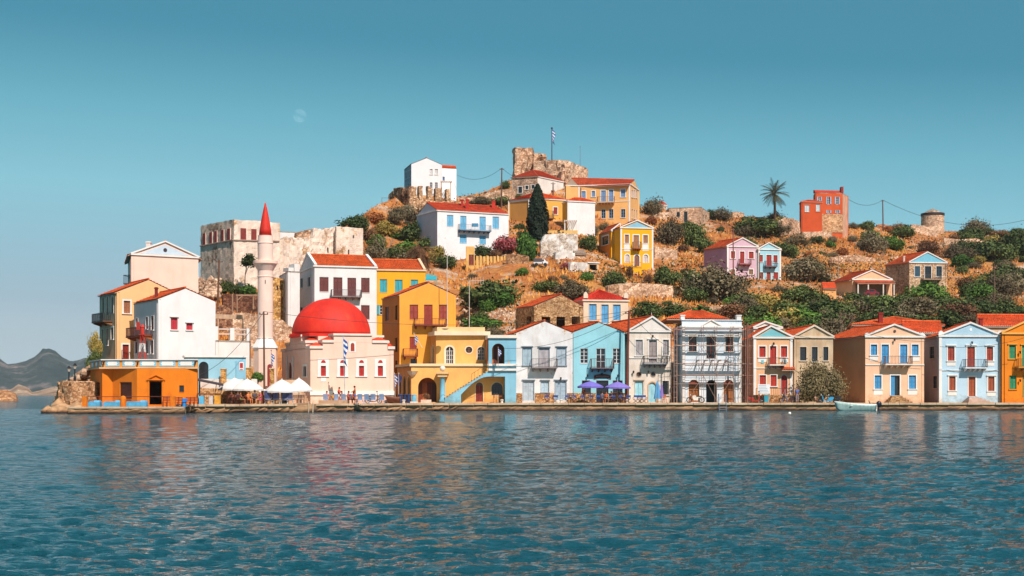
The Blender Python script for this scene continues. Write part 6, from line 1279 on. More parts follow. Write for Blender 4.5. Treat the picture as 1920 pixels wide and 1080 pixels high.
wY = 396.; wc = PT(1748.7, 436, wY); s_ = wY/F; wmn = thing('windmill', 'round stone windmill tower without sails on the right ridge', 'windmill', wc)
def wz(py): return zat(py, wY)-wc.z
MB().lathe(wc, [(22*s_, -3), (21.6*s_, 0), (20.8*s_, wz(405))], 28).build('tower', ST, wmn)
MB().lathe(wc, [(21.6*s_, wz(405)), (21.8*s_, wz(400.5)), (21.2*s_, wz(400.3))], 28).build('rim', paint('3a2c2c'), wmn)
MB().lathe(wc, [(19*s_, wz(400.4)), (12*s_, wz(396.5)), (.5*s_, wz(391))], 20).build('cone_roof', stone('b8a08c', '7a6454', 'd0bca8', 1.4), wmn)
for i in range(14):
    t = 2*math.pi*i/14; p = wc+Vector((20.8*s_*math.cos(t), 20.8*s_*math.sin(t), wz(405))); MB().box((p.x-.2, p.y-.1, p.z-.02), (p.x+.2, p.y+.1, p.z+.55)).build('merlon', ST2, wmn) if i % 1 == 0 and False else None
rough('ruined_wall', 'low stone enclosure wall in front of the windmill', 'wall', (1708.7, 384), (1759.5, 386), 446, [(1708.7, 421), (1718, 421), (1730, 423), (1759.5, 427)], ST, .8)
H12 = hh('stone_gabled_ruin', 'unfinished stone house with empty window holes above the white gabled waterfront house', 1001.5, 1093.4, 966.5, 650, 574.5, 'cfa478', 'front', apex=(1052.5, 553.5), dYc=5, Y=183, wmat=stone('d4a878', '96693f', 'ecc898', 2.6), leftc=None, cornice=False, over=.05,
 front=[('hole', 1015.6, 594, 1031.7, 616, ''), ('hole', 1043.5, 594, 1059.4, 616, ''), ('hole', 1072, 593.5, 1087.5, 608, ''), ], left=[('hole', 987.5, 593, 996, 612, '')], thick=.5)
H13 = hh('cream_blue_shuttered_house', 'cream house with three tall blue shutters and a bright red hip roof', 1093.8, 1178, 1066, 650, 563, 'f5d9bc', 'hip', dYc=7, Y=185, ridgeh=1.55, over=.05, tc='d43418',
 front=[(G, 1104.6, 570, 1118.5, 600, '5aa4d4', dict(style='louvre', sw=.08)), (G, 1127.5, 571, 1141, 606, '5aa4d4', dict(style='louvre', sw=.08)), (G, 1149.4, 571, 1163.5, 600.5, '5aa4d4', dict(style='louvre', sw=.08))], trimc='f3dfc8', dirt=.2, simple=False)
acro(H13, 1098, 559, 12); acro(H13, 1173.5, 559, 11)
gw = thing('garden_wall', 'pale yellow garden wall with pillars and a dark red door below the long white house', 'wall', PT(874, 497, HY_(874, 497)))
Yg = HY_(900, 497)-1; Wg = Wall(PT(874, HY, Yg), PT(948, HY, Yg+1)); zg_ = zat(500, Yg); m = MB()
yg = plaster('f2c070', .4)
o_ = op(Wg, 'door', 879, 477, 888.3, 497, '7a2c20', trim=False, style='board')
sheet(m, Wg, [0, o_['u0'], o_['u1'], Wg.at(890, 490)[0], Wg.L], [zg_-2, o_['z0'], o_['z1'], Wg.at(880, 462)[1]], lambda u, z: z < zg_+.9 and not (o_['u0'] < u < o_['u1'] and z > o_['z0']) or (u < Wg.at(890, 490)[0] and z > zg_ and not (o_['u0'] < u < o_['u1'] and z < o_['z1'])), .4)
m.build('wall', yg, gw); fit_opening(Wg, o_, gw, yg)
for px in np.arange(895, 948, 6.5):
    u = Wg.at(px, 490)[0]; MB().hexa([Wg.pt(u-.22, zg_-.5, .1), Wg.pt(u+.22, zg_-.5, .1), Wg.pt(u+.22, zg_-.5, -.45), Wg.pt(u-.22, zg_-.5, -.45)], [Wg.pt(u-.22, zat(479+random.uniform(-1, 3), Yg), .1), Wg.pt(u+.22, zat(480, Yg), .1), Wg.pt(u+.22, zat(480, Yg), -.45), Wg.pt(u-.22, zat(480, Yg), -.45)]).build('pillar', yg, gw)
hh('small_shed', 'little pale stone shed with an open front left of the tall yellow house', 1102, 1122.5, 1100, 509, 492, 'e8c8a4', 'flat', dYc=4, Y=HY_(1110, 509), front=[('hole', 1105.5, 496, 1119, 507, '')], cornice=True, cat='shed', sink=2)
hh('stone_shed', 'small stone-roofed outhouse between the white walls below the terrace', 1078, 1100, 1070, 489, 476, 'c8b09c', 'side', dYc=4, Y=HY_(1088, 489), ridgeh=.8, cornice=False, cat='shed', tc='a89484', wmat=ST, sink=2)
hh('terrace_wall_house', 'small orange porch roof at the edge of the slope left of the porch house', 1543, 1568, 1538, 556, 540, 'f0b070', 'side', dYc=3, Y=250, ridgeh=.9, cornice=False, cat='shed', sink=3, tc='d85018')
def leaf_mat(name, cols, rough=.75):
    m, n, l, b = nodes_of(name); g = n.new('ShaderNodeNewGeometry')
    oi = n.new('ShaderNodeObjectInfo')
    nn = noise(n, l, g.outputs['Position'], 1.3, 3, .6)
    ad = n.new('ShaderNodeMath'); ad.operation = 'MULTIPLY_ADD'; l.new(oi.outputs['Random'], ad.inputs[0]); ad.inputs[1].default_value = .34; 
    a2 = n.new('ShaderNodeMath'); a2.operation = 'MULTIPLY_ADD'; l.new(g.outputs['Random Per Island'], a2.inputs[0]); a2.inputs[1].default_value = .42; a2.inputs[2].default_value = -.38; l.new(a2.outputs[0], ad.inputs[2])
    a3 = n.new('ShaderNodeMath'); a3.operation = 'ADD'; l.new(ad.outputs[0], a3.inputs[0]); l.new(nn, a3.inputs[1])
    r = ramp(n, [(.15, lin(cols[0])), (.5, lin(cols[1])), (.85, lin(cols[2]))]); l.new(a3.outputs[0], r.inputs[0]); l.new(r.outputs[0], b.inputs['Base Color']); b.inputs['Roughness'].default_value = rough
    b.inputs['Specular IOR Level'].default_value = .25
    return m
LM = {'dark': leaf_mat('foliage_dark', ('283216', '475428', '6e7a40')), 'olive': leaf_mat('foliage_olive', ('40382a', '66593f', '8c8062')), 'fig': leaf_mat('foliage_bright', ('2a4418', '4a6a26', '76963e')),
      'brown': leaf_mat('foliage_dry', ('4a3222', '6e4a30', '946a46')), 'rust': leaf_mat('foliage_rust', ('6a3a1c', '96552a', 'b8743e')), 'pink': leaf_mat('oleander_flowers', ('4a4a30', 'a84850', 'd07878')), 'gold': leaf_mat('foliage_gold', ('6a5a24', '94803a', 'b8a058'))}
BARK = paint('6a5240', .9)
def leaves(n, seed, lobes=9, flat_=.8, size=.085, spread=.55, hollow=.55, tall=1.0, up=0):
    r = np.random.default_rng(seed)
    c = r.normal(0, 1, (lobes, 3)); c /= np.linalg.norm(c, axis=1)[:, None]; c *= r.uniform(.25, 1, (lobes, 1))**.6*spread; c[:, 2] = np.abs(c[:, 2])*flat_*tall+.3*tall
    R = r.uniform(.26, .5, lobes); k = r.integers(0, lobes, n)
    d = r.normal(0, 1, (n, 3)); d /= np.linalg.norm(d, axis=1)[:, None]; rad = (hollow+(1-hollow)*r.uniform(0, 1, n)**.7)*(1+.18*r.normal(0, 1, n))
    p = c[k]+d*(R[k]*rad)[:, None]; p[:, 2] = np.abs(p[:, 2]*1.0)
    nrm = d+r.normal(0, .55, (n, 3)); nrm /= np.linalg.norm(nrm, axis=1)[:, None]
    t = np.cross(nrm, r.normal(0, 1, (n, 3))); t /= np.linalg.norm(t, axis=1)[:, None]; b = np.cross(nrm, t)
    s = (size*r.uniform(.5, 1.3, n))[:, None]
    V = np.stack([p-t*s, p+b*s*.6, p+t*s, p-b*s*.6], 1).reshape(-1, 3)
    F_ = np.arange(n*4).reshape(-1, 4)
    return V, F_
def np_mesh(name, V, F_, mat):
    me = bpy.data.meshes.new(name); k = F_.shape[1]
    me.vertices.add(len(V)); me.vertices.foreach_set('co', np.asarray(V, np.float32).ravel()); me.loops.add(F_.size); me.loops.foreach_set('vertex_index', F_.ravel().astype(np.int32))
    me.polygons.add(len(F_)); me.polygons.foreach_set('loop_start', np.arange(0, F_.size, k, dtype=np.int32)); me.update(calc_edges=True); me.materials.append(mat); return me
PROTO = {}
def proto(kind, var):
    k = (kind, var)
    if k not in PROTO:
        prm = {'dark': dict(lobes=15, size=.066, spread=.64, hollow=.35), 'olive': dict(lobes=19, size=.052, spread=.66, hollow=.3), 'fig': dict(lobes=12, size=.08, spread=.62), 'brown': dict(lobes=12, size=.055, hollow=.3), 'rust': dict(lobes=6, size=.07, spread=.35), 'pink': dict(lobes=10, size=.07), 'gold': dict(lobes=9, size=.06, hollow=.4)}[kind]
        V, F_ = leaves(3300, 100+var*17+hash_(kind), **prm); PROTO[k] = np_mesh(kind+'_leaves', V, F_, LM[kind])
        m = MB(); rr = random.Random(var)
        for i in range(5):
            a = rr.uniform(0, 6.28); m.tube((0, 0, -.25), (math.cos(a)*.3, math.sin(a)*.3, .45), .035, .015, 5)
        me = bpy.data.meshes.new('stems'); me.from_pydata(m.v, [], m.f); me.materials.append(BARK); PROTO[(kind, var, 's')] = me
    return PROTO[k], PROTO[(kind, var, 's')]
def hash_(s): return sum(ord(c) for c in s) % 50
def shrub(px, py, wpx, hpx, kind, label, name='shrub', cat='shrub', group=None, Y=None, rot=None, stems=True):
    Y0 = Y or float(Yt(px, py)); p = PT(px, py, Y0); p.z -= .25
    if Y is not None and Y < 180: p.z = max(p.z, QZ-.1)
    s = wpx/F*Y0*.5/.85; h = hpx/F*Y0/1.15
    a, b = proto(kind, random.randrange(3))
    o = bpy.data.objects.new(name, None); COL.objects.link(o); o.location = p; o.scale = (s, s, h); o.rotation_euler = (0, 0, random.uniform(0, 6.28) if rot is None else rot)
    tag(o, label, cat, group)
    c = bpy.data.objects.new('foliage', a); COL.objects.link(c); c.parent = o
    if stems: c = bpy.data.objects.new('stem', b); COL.objects.link(c); c.parent = o
    return o
big = [
 (1578, 434, 40, 24, 'dark', 'dark bush before the stone base of the red ridge house'),
 (1606, 572, 66, 30, 'dark', 'dark bush hiding the foot of the porch house, left part'),
 (1655, 574, 60, 26, 'fig', 'green bush hiding the right foot of the porch house'),
 (664, 434, 66, 30, 'dark', 'long dark green bush at the top left shoulder of the hill'),
 (775, 452, 66, 44, 'dark', 'broad dark bush below the shaded end wall of the long white house'),
 (762, 412, 44, 34, 'olive', 'olive bush hugging the foot of the roofless ruin'),
 (700, 418, 60, 30, 'rust', 'russet bush on the slope left of the roofless ruin'),
 (685, 452, 54, 34, 'brown', 'brown bush on the slope above the square plaster tower'),
 (810, 470, 54, 36, 'dark', 'dark bush under the left corner of the long white house'),
 (770, 500, 70, 40, 'olive', 'tangled olive scrub behind the dry brown palm'),
 (700, 488, 60, 36, 'olive', 'grey scrub behind the bare leafless tree'),
 (760, 474, 50, 26, 'fig', 'bright green bush behind the dry brown palm'),
 (875, 470, 30, 14, 'dark', 'low dark potted plants before the long white house door'),
 (1112, 440, 30, 22, 'olive', 'olive bush behind the white block house corner'),
 (1290, 432, 40, 22, 'dark', 'dark bush at the foot of the flat stone ridge building'),
 (1400, 470, 60, 30, 'dark', 'dark bush above the pink house ridge'),
 (1545, 600, 90, 50, 'dark', 'dense dark bush behind the tamarisk gable'),
 (1660, 608, 70, 36, 'olive', 'olive bush at the left end of the broad hip roof'),
 (1770, 590, 80, 44, 'dark', 'dense dark bush below the stone house terrace'),
 (1840, 598, 70, 40, 'dark', 'dense dark bush above the red-chimneyed roof'),
 (925, 576, 118, 62, 'dark', 'large dark green bush spreading over the slope above the customs building'),
 (935, 578, 70, 34, 'fig', 'bright green lower bush in front of the large dark one on the slope'),
 (905, 618, 92, 30, 'fig', 'low green hedge-like bush directly above the customs building roof'),
 (670, 428, 52, 32, 'dark', 'dark green bush on the skyline left of the hilltop ruin'),
 (745, 420, 44, 38, 'olive', 'olive grey bush against the left side of the roofless ruin'),
 (790, 430, 56, 48, 'olive', 'olive tree crown in front of the shaded end of the long white house'),
 (748, 448, 34, 16, 'fig', 'bright green patch of fig leaves on the slope under the ruin'),
 (720, 440, 60, 34, 'gold', 'golden brown bush on the upper slope below the ruin'),
 (700, 470, 44, 36, 'dark', 'dark green bush right of the square plaster tower'),
 (738, 484, 50, 26, 'dark', 'low dark bush above the orange roof of the yellow townhouse'),
 (820, 490, 46, 40, 'gold', 'yellowish bush below the left corner of the long white house'),
 (838, 500, 50, 26, 'dark', 'dark low bush in the shade of the garden wall steps'),
 (905, 482, 44, 28, 'dark', 'dark green bush between the long white house and the yellow garden wall'),
 (930, 486, 34, 26, 'brown', 'brownish bush under the pink oleander'),
 (953, 474, 66, 40, 'pink', 'large oleander covered in pink flowers right of the long white house'),
 (988, 492, 46, 66, 'fig', 'green climbing shrub in front of the cypress tree'),
 (1068, 474, 26, 24, 'olive', 'round olive bush against the whitewashed retaining wall'),
 (1066, 504, 34, 18, 'pink', 'small pink oleander by the low white walls'),
 (1105, 468, 40, 34, 'dark', 'dark green fig bush at the foot of the white block house'),
 (1133, 432, 26, 18, 'olive', 'grey-green bush under the mustard mansion'),
 (1100, 527, 32, 22, 'fig', 'green fig bush below the little pale shed'),
 (1030, 546, 60, 26, 'dark', 'dark creeping bush on the dry slope above the stone gabled ruin'),
 (1070, 562, 90, 44, 'olive', 'grey olive bush above the red hip roof'),
 (1148, 541, 48, 42, 'dark', 'dark tree in front of the lower corner of the tall yellow house'),
 (1180, 520, 22, 30, 'brown', 'brown climbing plant on the yellow terrace stair'),
 (1215, 532, 20, 26, 'brown', 'brownish creeper hanging from the terrace right of the yellow stair'),
 (1250, 534, 62, 44, 'dark', 'green bush right of the foot of the tall yellow house'),
 (1257, 458, 66, 58, 'olive', 'large grey-green olive tree right of the tall yellow house'),
 (1225, 404, 50, 40, 'olive', 'olive tree on the ridge right of the mustard mansion'),
 (1222, 420, 34, 20, 'rust', 'rust coloured bush at the right corner of the mustard mansion'),
 (1305, 462, 50, 52, 'dark', 'dark green bush below the flat stone ridge building'),
 (1322, 474, 46, 34, 'dark', 'dark green bush on the left of the pink house roof'),
 (1350, 413, 44, 28, 'olive', 'olive bush on the skyline right of the flat stone ridge building'),
 (1333, 410, 20, 22, 'dark', 'narrow dark bush on the skyline touching the flat stone building'),
 (1420, 440, 90, 36, 'dark', 'broad dark bush on the slope below the palm'),
 (1452, 416, 34, 24, 'olive', 'olive bush at the foot of the palm trunk'),
 (1400, 413, 30, 10, 'dark', 'low dark bush right of the broken ridge wall'),
 (1490, 460, 60, 26, 'olive', 'olive bush below the pale rubble wall'),
 (1470, 480, 56, 34, 'dark', 'dark bush right of the light blue house roof'),
 (1540, 434, 50, 28, 'dark', 'dark bush in front of the small red block on the ridge'),
 (1510, 528, 96, 58, 'olive', 'large olive bush immediately right of the light blue house'),
 (1345, 562, 130, 76, 'olive', 'big spreading olive tree below the pink house'),
 (1300, 548, 70, 52, 'dark', 'dark leafy tree left of the spreading olive tree'),
 (1215, 596, 70, 38, 'dark', 'dark green bush behind the cream pedimented waterfront house'),
 (1268, 594, 60, 30, 'dark', 'dark green bush above the scaffolded house roof'),
 (1318, 596, 50, 28, 'dark', 'dark bush behind the right pillar of the scaffolded house'),
 (1420, 600, 62, 36, 'dark', 'dark bush above the small peach house'),
 (1508, 614, 90, 44, 'fig', 'bright green bush above the half-hidden pale stone house'),
 (1575, 606, 84, 48, 'dark', 'dark green bush left of the broad hip roof'),
 (1640, 592, 90, 44, 'dark', 'dense dark bush below the porch house'),
 (1725, 600, 100, 50, 'olive', 'pale olive bush above the gap between beige and pale blue houses'),
 (1735, 565, 80, 40, 'fig', 'green bush right in front of the stone house with the turquoise pediment'),
 (1690, 576, 60, 32, 'dark', 'dark bush between the porch house and the stone house'),
 (1800, 600, 90, 44, 'brown', 'brownish thicket above the pale blue waterfront house'),
 (1893, 604, 70, 52, 'dark', 'dark green bush above the orange waterfront house'),
 (1870, 560, 60, 50, 'olive', 'olive bush on the far right slope'),
 (1860, 490, 84, 50, 'dark', 'large dark bush on the upper right slope'),
 (1905, 470, 60, 46, 'dark', 'dark bush cut by the right edge of the slope'),
 (1635, 474, 56, 50, 'olive', 'round olive bush on the slope below the tall power pole'),
 (1625, 430, 40, 20, 'dark', 'dark bush on the skyline right of the red ridge house'),
 (1600, 428, 22, 14, 'olive', 'small olive bush on the skyline beside the red ridge house'),
 (1690, 446, 50, 26, 'dark', 'dark bush left of the windmill wall'),
 (1742, 482, 52, 42, 'brown', 'grey brown bush below the windmill'),
 (1790, 484, 46, 34, 'olive', 'olive bush under the broken ridge wall'),
 (1815, 446, 60, 22, 'dark', 'dark bush on the skyline right of the windmill'),
 (1872, 444, 44, 18, 'brown', 'brown scrub on the skyline at the far right'),
 (1905, 440, 36, 16, 'dark', 'dark scrub on the skyline at the right edge of the photo'),
 (1693, 428, 26, 10, 'dark', 'small dark bush on the skyline left of the windmill'),
 (430, 552, 50, 34, 'dark', 'dark leafy bush under the corner of the old stone building'),
 (462, 555, 44, 26, 'fig', 'green bush beside the leaning pole left of the minaret'),
 (535, 520, 38, 22, 'pink', 'pink flowering oleander right of the minaret gallery'),
 (480, 572, 20, 12, 'fig', 'small green bush tucked behind the left side of the minaret'),
 (940, 384, 44, 20, 'dark', 'dark bush on the ridge by the leaning pole'),
 (905, 385, 52, 22, 'olive', 'olive bush on the ridge above the long white house roof'),
 (948, 354, 24, 20, 'dark', 'dark bush left of the stone and white house'),
 (972, 372, 26, 10, 'dark', 'dark bush between the stone house and the red hip roof'),
 (975, 430, 24, 16, 'dark', 'dark bush behind the oleander at the ochre wall'),
]
for b_ in big: shrub(*b_)
for px, py, w_, h, k, lb, Y in ((180, 668, 34, 58, 'gold', 'scrubby tree clinging to the cliff left of the yellow gabled house', 160), (177, 702, 34, 58, 'dark', 'dark scrub on the cliff just above the cafe parapet', 156), (146, 716, 16, 6, 'olive', 'tiny scrub at the foot of the lamp posts', 150)):
    shrub(px, py, w_, h, k, lb, Y=Y)
shrub(483, 712, 24, 22, 'fig', 'small round bush in front of the minaret base', Y=151)
tm_ = thing('tamarisk_tree', 'big bushy tamarisk tree on the quay before the beige house', 'tree', PT(1537, 755, 161.2))
V, F_ = leaves(15000, 77, lobes=30, size=.034, spread=.66, hollow=.35, flat_=1.0, tall=.9)
V = V*np.array([3.35, 2.3, 4.15]); V[:, 2] = np.abs(V[:, 2]-.1)+.1; me = np_mesh('crown', V, F_, leaf_mat('tamarisk', ('3a3420', '6a5c3a', '948460')))
c = bpy.data.objects.new('crown', me); COL.objects.link(c); c.parent = tm_
for i in range(5):
    a = i*1.3; MB().tube((tm_.location.x+.2*math.cos(a), 161.2+.2*math.sin(a), QZ-.1), (tm_.location.x+1.4*math.cos(a), 161.2+1.0*math.sin(a), QZ+2.6), .13, .05, 7).build('trunk', BARK, tm_)
def branch_tree(px, py, hpx, label, leafk=None, wpx=30, name='tree', Y=None, leafn=1200, barkc='8a7460', seed=1, spread=.5, group=None):
    Y = Y or float(Yt(px, py)); p = PT(px, py, Y); H = hpx/F*Y; rr = random.Random(seed); root = thing(name, label, 'tree', p, group); m = MB(); tips = []
    def grow(q, d, L, r, lv):
        e = q+d*L; m.tube(q, e, r, r*.6, 5)
        if lv == 0: tips.append(e); return
        for _ in range(3 if lv > 1 else 4):
            nd = (d+Vector((rr.gauss(0, spread), rr.gauss(0, spread), rr.gauss(.1, spread*.5)))).normalized(); grow(e, nd, L*rr.uniform(.6, .85), r*.6, lv-1)
    grow(Vector((p.x, p.y, p.z-.5)), Vector((.05, 0, 1)), H*.38, H*.03, 3); m.build('trunk', paint(barkc, .9), root)
    if leafk:
        r = np.random.default_rng(seed); T = np.array([list(t) for t in tips]); k = r.integers(0, len(T), leafn); c_ = T[k]+r.normal(0, H*.07, (leafn, 3))
        nr = r.normal(0, 1, (leafn, 3)); nr /= np.linalg.norm(nr, axis=1)[:, None]; t = np.cross(nr, r.normal(0, 1, (leafn, 3))); t /= np.linalg.norm(t, axis=1)[:, None]; b = np.cross(nr, t); s = .16
        V = np.stack([c_-t*s, c_+b*s*.6, c_+t*s, c_-b*s*.6], 1).reshape(-1, 3)-np.array(list(p)); o = bpy.data.objects.new('crown', np_mesh('crown', V, np.arange(leafn*4).reshape(-1, 4), LM[leafk])); COL.objects.link(o); o.parent = root
branch_tree(459, 527, 50, 'small dark leafy tree against the old stone building', 'dark', seed=4, Y=196, leafn=1500)
branch_tree(722, 490, 58, 'bare leafless tree right of the square plaster tower', None, seed=9)
branch_tree(1650, 500, 26, 'small bare pale tree left of the stone house chimney', None, seed=12)
branch_tree(855, 463, 20, 'thin shrub in a pot before the long white house', 'olive', seed=3, leafn=200)
branch_tree(1575, 640, 60, 'bare grey branches poking from the bush left of the hip roof', None, seed=15, Y=181)
cp = thing('cypress_tree', 'tall dark cypress tree in front of the ochre terrace house', 'tree', ground(1008, 468)); p = cp.location; Yc_ = 272.; 
p0 = PT(1008, 468, Yc_); cp.location = p0; H = zat(346, Yc_)-p0.z; r = np.random.default_rng(5); n_ = 9000
t = r.uniform(0, 1, n_)**.9; rad = 2.15*np.clip(np.sin(np.pi*np.clip(t*.86+.13, 0, 1))**.7, .05, 1)*(1-.25*t); a = r.uniform(0, 6.28, n_); rr_ = rad*(.72+.38*r.uniform(0, 1, n_))*(1+.13*np.sin(a*5+t*14))
c_ = np.stack([rr_*np.cos(a), rr_*np.sin(a), t*H], 1); nr = np.stack([np.cos(a), np.sin(a), .5*np.ones(n_)], 1)+r.normal(0, .5, (n_, 3)); nr /= np.linalg.norm(nr, axis=1)[:, None]
tt = np.cross(nr, r.normal(0, .4, (n_, 3))+np.array([0, 0, 1])); tt /= np.linalg.norm(tt, axis=1)[:, None]; bb = np.cross(nr, tt); s = .26
V = np.stack([c_-tt*s*.6, c_+bb*s, c_+tt*s*.6, c_-bb*s], 1).reshape(-1, 3); o = bpy.data.objects.new('crown', np_mesh('crown', V, np.arange(n_*4).reshape(-1, 4), leaf_mat('cypress', ('141e12', '222e1c', '38452c')))); COL.objects.link(o); o.parent = cp
MB().tube(p0+Vector((0, 0, -1)), p0+Vector((0, 0, H*.8)), .35, .1, 7).build('trunk', BARK, cp)
def palm(px, py, pytop, rpx, label, mat, Y=None, nf=44, dead=False, name='palm_tree', seed=1):
    Y = Y or float(Yt(px, py)); p = PT(px, py, Y); root = thing(name, label, 'palm tree', p); zt = zat(pytop, Y); R = rpx/F*Y; rr = random.Random(seed)
    MB().tube((p.x, p.y, p.z-1), (p.x-.2, p.y, zt), .32, .26, 10).build('trunk', paint('5c4634', .95), root); top = Vector((p.x-.2, p.y, zt))
    for i in range(nf):
        az = i*2.399; el = rr.uniform(-.75, 1.35) if not dead else rr.uniform(-1.2, .7); m = MB(); d = Vector((math.cos(az)*math.cos(el), math.sin(az)*math.cos(el), math.sin(el))); q = top.copy(); L = R*rr.uniform(.85, 1.1)/7; pts = [q.copy()]
        for k in range(7): d = (d+Vector((0, 0, -.13-(.08 if dead else 0)))).normalized(); q = q+d*L; pts.append(q.copy())
        for k in range(7):
            a, b = pts[k], pts[k+1]; dd = (b-a).normalized(); sd = dd.cross(Vector((0, 0, 1))).normalized() if abs(dd.z) < .98 else Vector((1, 0, 0)); w_ = R*.2*math.sin(math.pi*(k+1.3)/8.6)
            for j in range(3):
                c = a.lerp(b, j/3)
                for s_ in (-1, 1): e = c+sd*s_*w_+dd*w_*.9+Vector((0, 0, -w_*.35)); m.add([c, c+dd*.09, e], [(0, 1, 2)])
            m.bar(a, b, .05, .04)
        m.build('frond', mat, root)
palm(1453.5, 408, 363, 30, 'tall date palm standing on the ridge against the sky', leaf_mat('palm_leaf', ('30301c', '4e4a2e', '7c7450')), nf=60, Y=340)
palm(790, 505, 466, 42, 'dry brown palm with drooping fronds on the slope left of the garden wall', LM['brown'], nf=46, dead=True, seed=5, Y=225)
EXC = [(775, 372, 958, 462), (725, 290, 860, 405), (950, 270, 1125, 482), (1060, 335, 1200, 430), (1118, 410, 1230, 560), (1315, 444, 1470, 532), (1656, 470, 1780, 548), (1555, 505, 1676, 556), (1498, 350, 1594, 436), (1244, 384, 1332, 426), (1722, 385, 1774, 448), (962, 540, 1185, 660), (580, 480, 860, 760), (370, 400, 690, 530), (872, 458, 950, 500), (1440, 330, 1470, 400), (1370, 392, 1400, 414), (1000, 480, 1030, 502), (1030, 470, 1125, 512), (1000, 255, 1110, 345), (0, 0, 410, 1080), (480, 480, 560, 760)]
kn = {'dark': 'wild dark green bush', 'olive': 'wild grey olive bush', 'brown': 'dry brown wild bush', 'rust': 'small rust-coloured cushion bush', 'fig': 'wild bright green bush', 'gold': 'yellowish dry wild bush'}
LMK = [('the hilltop ruin', 770, 400), ('the square plaster tower', 680, 470), ('the long white house', 870, 440), ('the ridge pole left of the castle', 941, 350), ('the large dark bush above the customs building', 925, 550), ('the parked truck', 1013, 495), ('the stone gabled ruin', 1030, 600), ('the mustard mansion', 1150, 400), ('the tall yellow house', 1190, 500), ('the cream house with blue shutters', 1130, 580), ('the flat stone ridge building', 1290, 405), ('the scaffolded house', 1330, 620), ('the pink house', 1385, 500), ('the light blue house', 1445, 500), ('the palm', 1453, 400), ('the small peach house', 1445, 620), ('the red ridge house', 1545, 400), ('the porch house', 1620, 540), ('the tall ridge pole', 1655, 420), ('the windmill', 1748, 425), ('the turquoise-pedimented stone house', 1720, 520), ('the broad hip roof', 1680, 600), ('the pale blue waterfront house', 1820, 620), ('the thin far right pole', 1864, 530), ('the right edge of the ridge', 1900, 450)]
def where(px, py):
    n_, a, b_ = min(LMK, key=lambda q: (q[1]-px)**2+(q[2]-py)**2); dx, dy = px-a, py-b_
    if abs(dx) > abs(dy)*1.2: return ('right' if dx > 0 else 'left')+' of '+n_
    return ('below ' if dy > 0 else 'above ')+n_
rr = random.Random(21); placed = [(b_[0], b_[1]) for b_ in big]; cnt = 0; tries = 0
while cnt < 214 and tries < 12000:
    tries += 1; px = rr.uniform(640, 1930); r_, Yr__, b_, Yb__ = tparm(px); bt = 640 if px > 860 else 520
    py = rr.uniform(r_+5, bt); dens = .95 if px > 1290 or px < 855 else .4
    if rr.random() > dens: continue
    w_ = rr.uniform(20, 78 if px > 1290 else 60 if px < 855 else 40)*(1.2 if py > 540 else .8); h = w_*rr.uniform(.42, .7)
    if any(px+w_*.45 > x0 and px-w_*.45 < x1 and py > y0 and py-h < y1-4 for x0, y0, x1, y1 in EXC): continue
    if any(abs(px-a)*.8 < 13 and abs(py-b) < 7 for a, b in placed): continue
    kd = rr.choices(['dark', 'olive', 'brown', 'rust', 'fig', 'gold'], [34, 24, 13, 12, 10, 7])[0]
    if kd == 'rust': w_ *= .6; h *= .6
    lb = kn[kd]+' '+where(px, py); lb = ('big ' if w_ > 36 and kd != 'rust' else '')+lb; shrub(px, py, w_, h, kd, lb, group=lb.replace('bush', 'bushes'), stems=False); placed.append((px, py)); cnt += 1
def surf_pts(n, seed, mask=None, rng=(640, 2290)):
    r = np.random.default_rng(seed); px = r.uniform(*rng, n); R_, Yr2, b2, Yb2 = [np.interp(px, TC[:, 0], TC[:, i]) for i in (1, 2, 3, 4)]; t = r.uniform(0, 1, n); py = b2+(R_-b2)*t
    Y = Yb2+(Yr2-Yb2)*t; P = np.stack([(px-960)/F*Y, Y, CZ+(HY-py)/F*Y], 1); return px, py, P, r
gm, n, l, b = nodes_of('dry_grass'); g = n.new('ShaderNodeNewGeometry'); n1 = noise(n, l, g.outputs['Position'], .12, 5, .6)
a2 = n.new('ShaderNodeMath'); a2.operation = 'MULTIPLY_ADD'; l.new(g.outputs['Random Per Island'], a2.inputs[0]); a2.inputs[1].default_value = .4; l.new(n1, a2.inputs[2])
r = ramp(n, [(.35, lin('84481f')), (.6, lin('ba6e2e')), (.85, lin('dca050'))]); l.new(a2.outputs[0], r.inputs[0]); l.new(r.outputs[0], b.inputs['Base Color']); b.inputs['Roughness'].default_value = 1
px, py, P, r_ = surf_pts(70000, 3, rng=(400, 2290)); cl = np.sin(P[:, 0]*.35+np.sin(P[:, 1]*.2)*2)*np.sin(P[:, 1]*.31+1)+np.sin(P[:, 0]*.09)*.6+r_.normal(0, .4, len(P)); P = P[cl > -.35]; n_ = len(P)
a = r_.uniform(0, 6.28, n_); h = r_.uniform(.3, .95, n_); w_ = r_.uniform(.12, .3, n_); dx = np.cos(a)*w_; dy = np.sin(a)*w_*.5; z = P[:, 2]-.15
V = np.stack([np.stack([P[:, 0]-dx, P[:, 1]-dy, z], 1), np.stack([P[:, 0]+dx, P[:, 1]+dy, z], 1), np.stack([P[:, 0]+r_.normal(0, .2, n_), P[:, 1]+r_.normal(0, .2, n_), z+h], 1)], 1).reshape(-1, 3)
o = bpy.data.objects.new('dry_grass', np_mesh('dry_grass', V, np.arange(n_*3).reshape(-1, 3), gm)); COL.objects.link(o); o['kind'] = 'stuff'; o['label'] = 'dry orange-brown grass covering the hillside'; o['category'] = 'grass'
px, py, P, r_ = surf_pts(52000, 31, rng=(640, 2290)); cl = np.sin(P[:, 0]*.17+np.sin(P[:, 1]*.11)*2)*np.sin(P[:, 1]*.19+2)+.7*np.sin(P[:, 0]*.06+P[:, 1]*.05)+r_.normal(0, .35, len(P)); P = P[cl > np.where(px > 1240, -.3, .5)]; n_ = len(P)
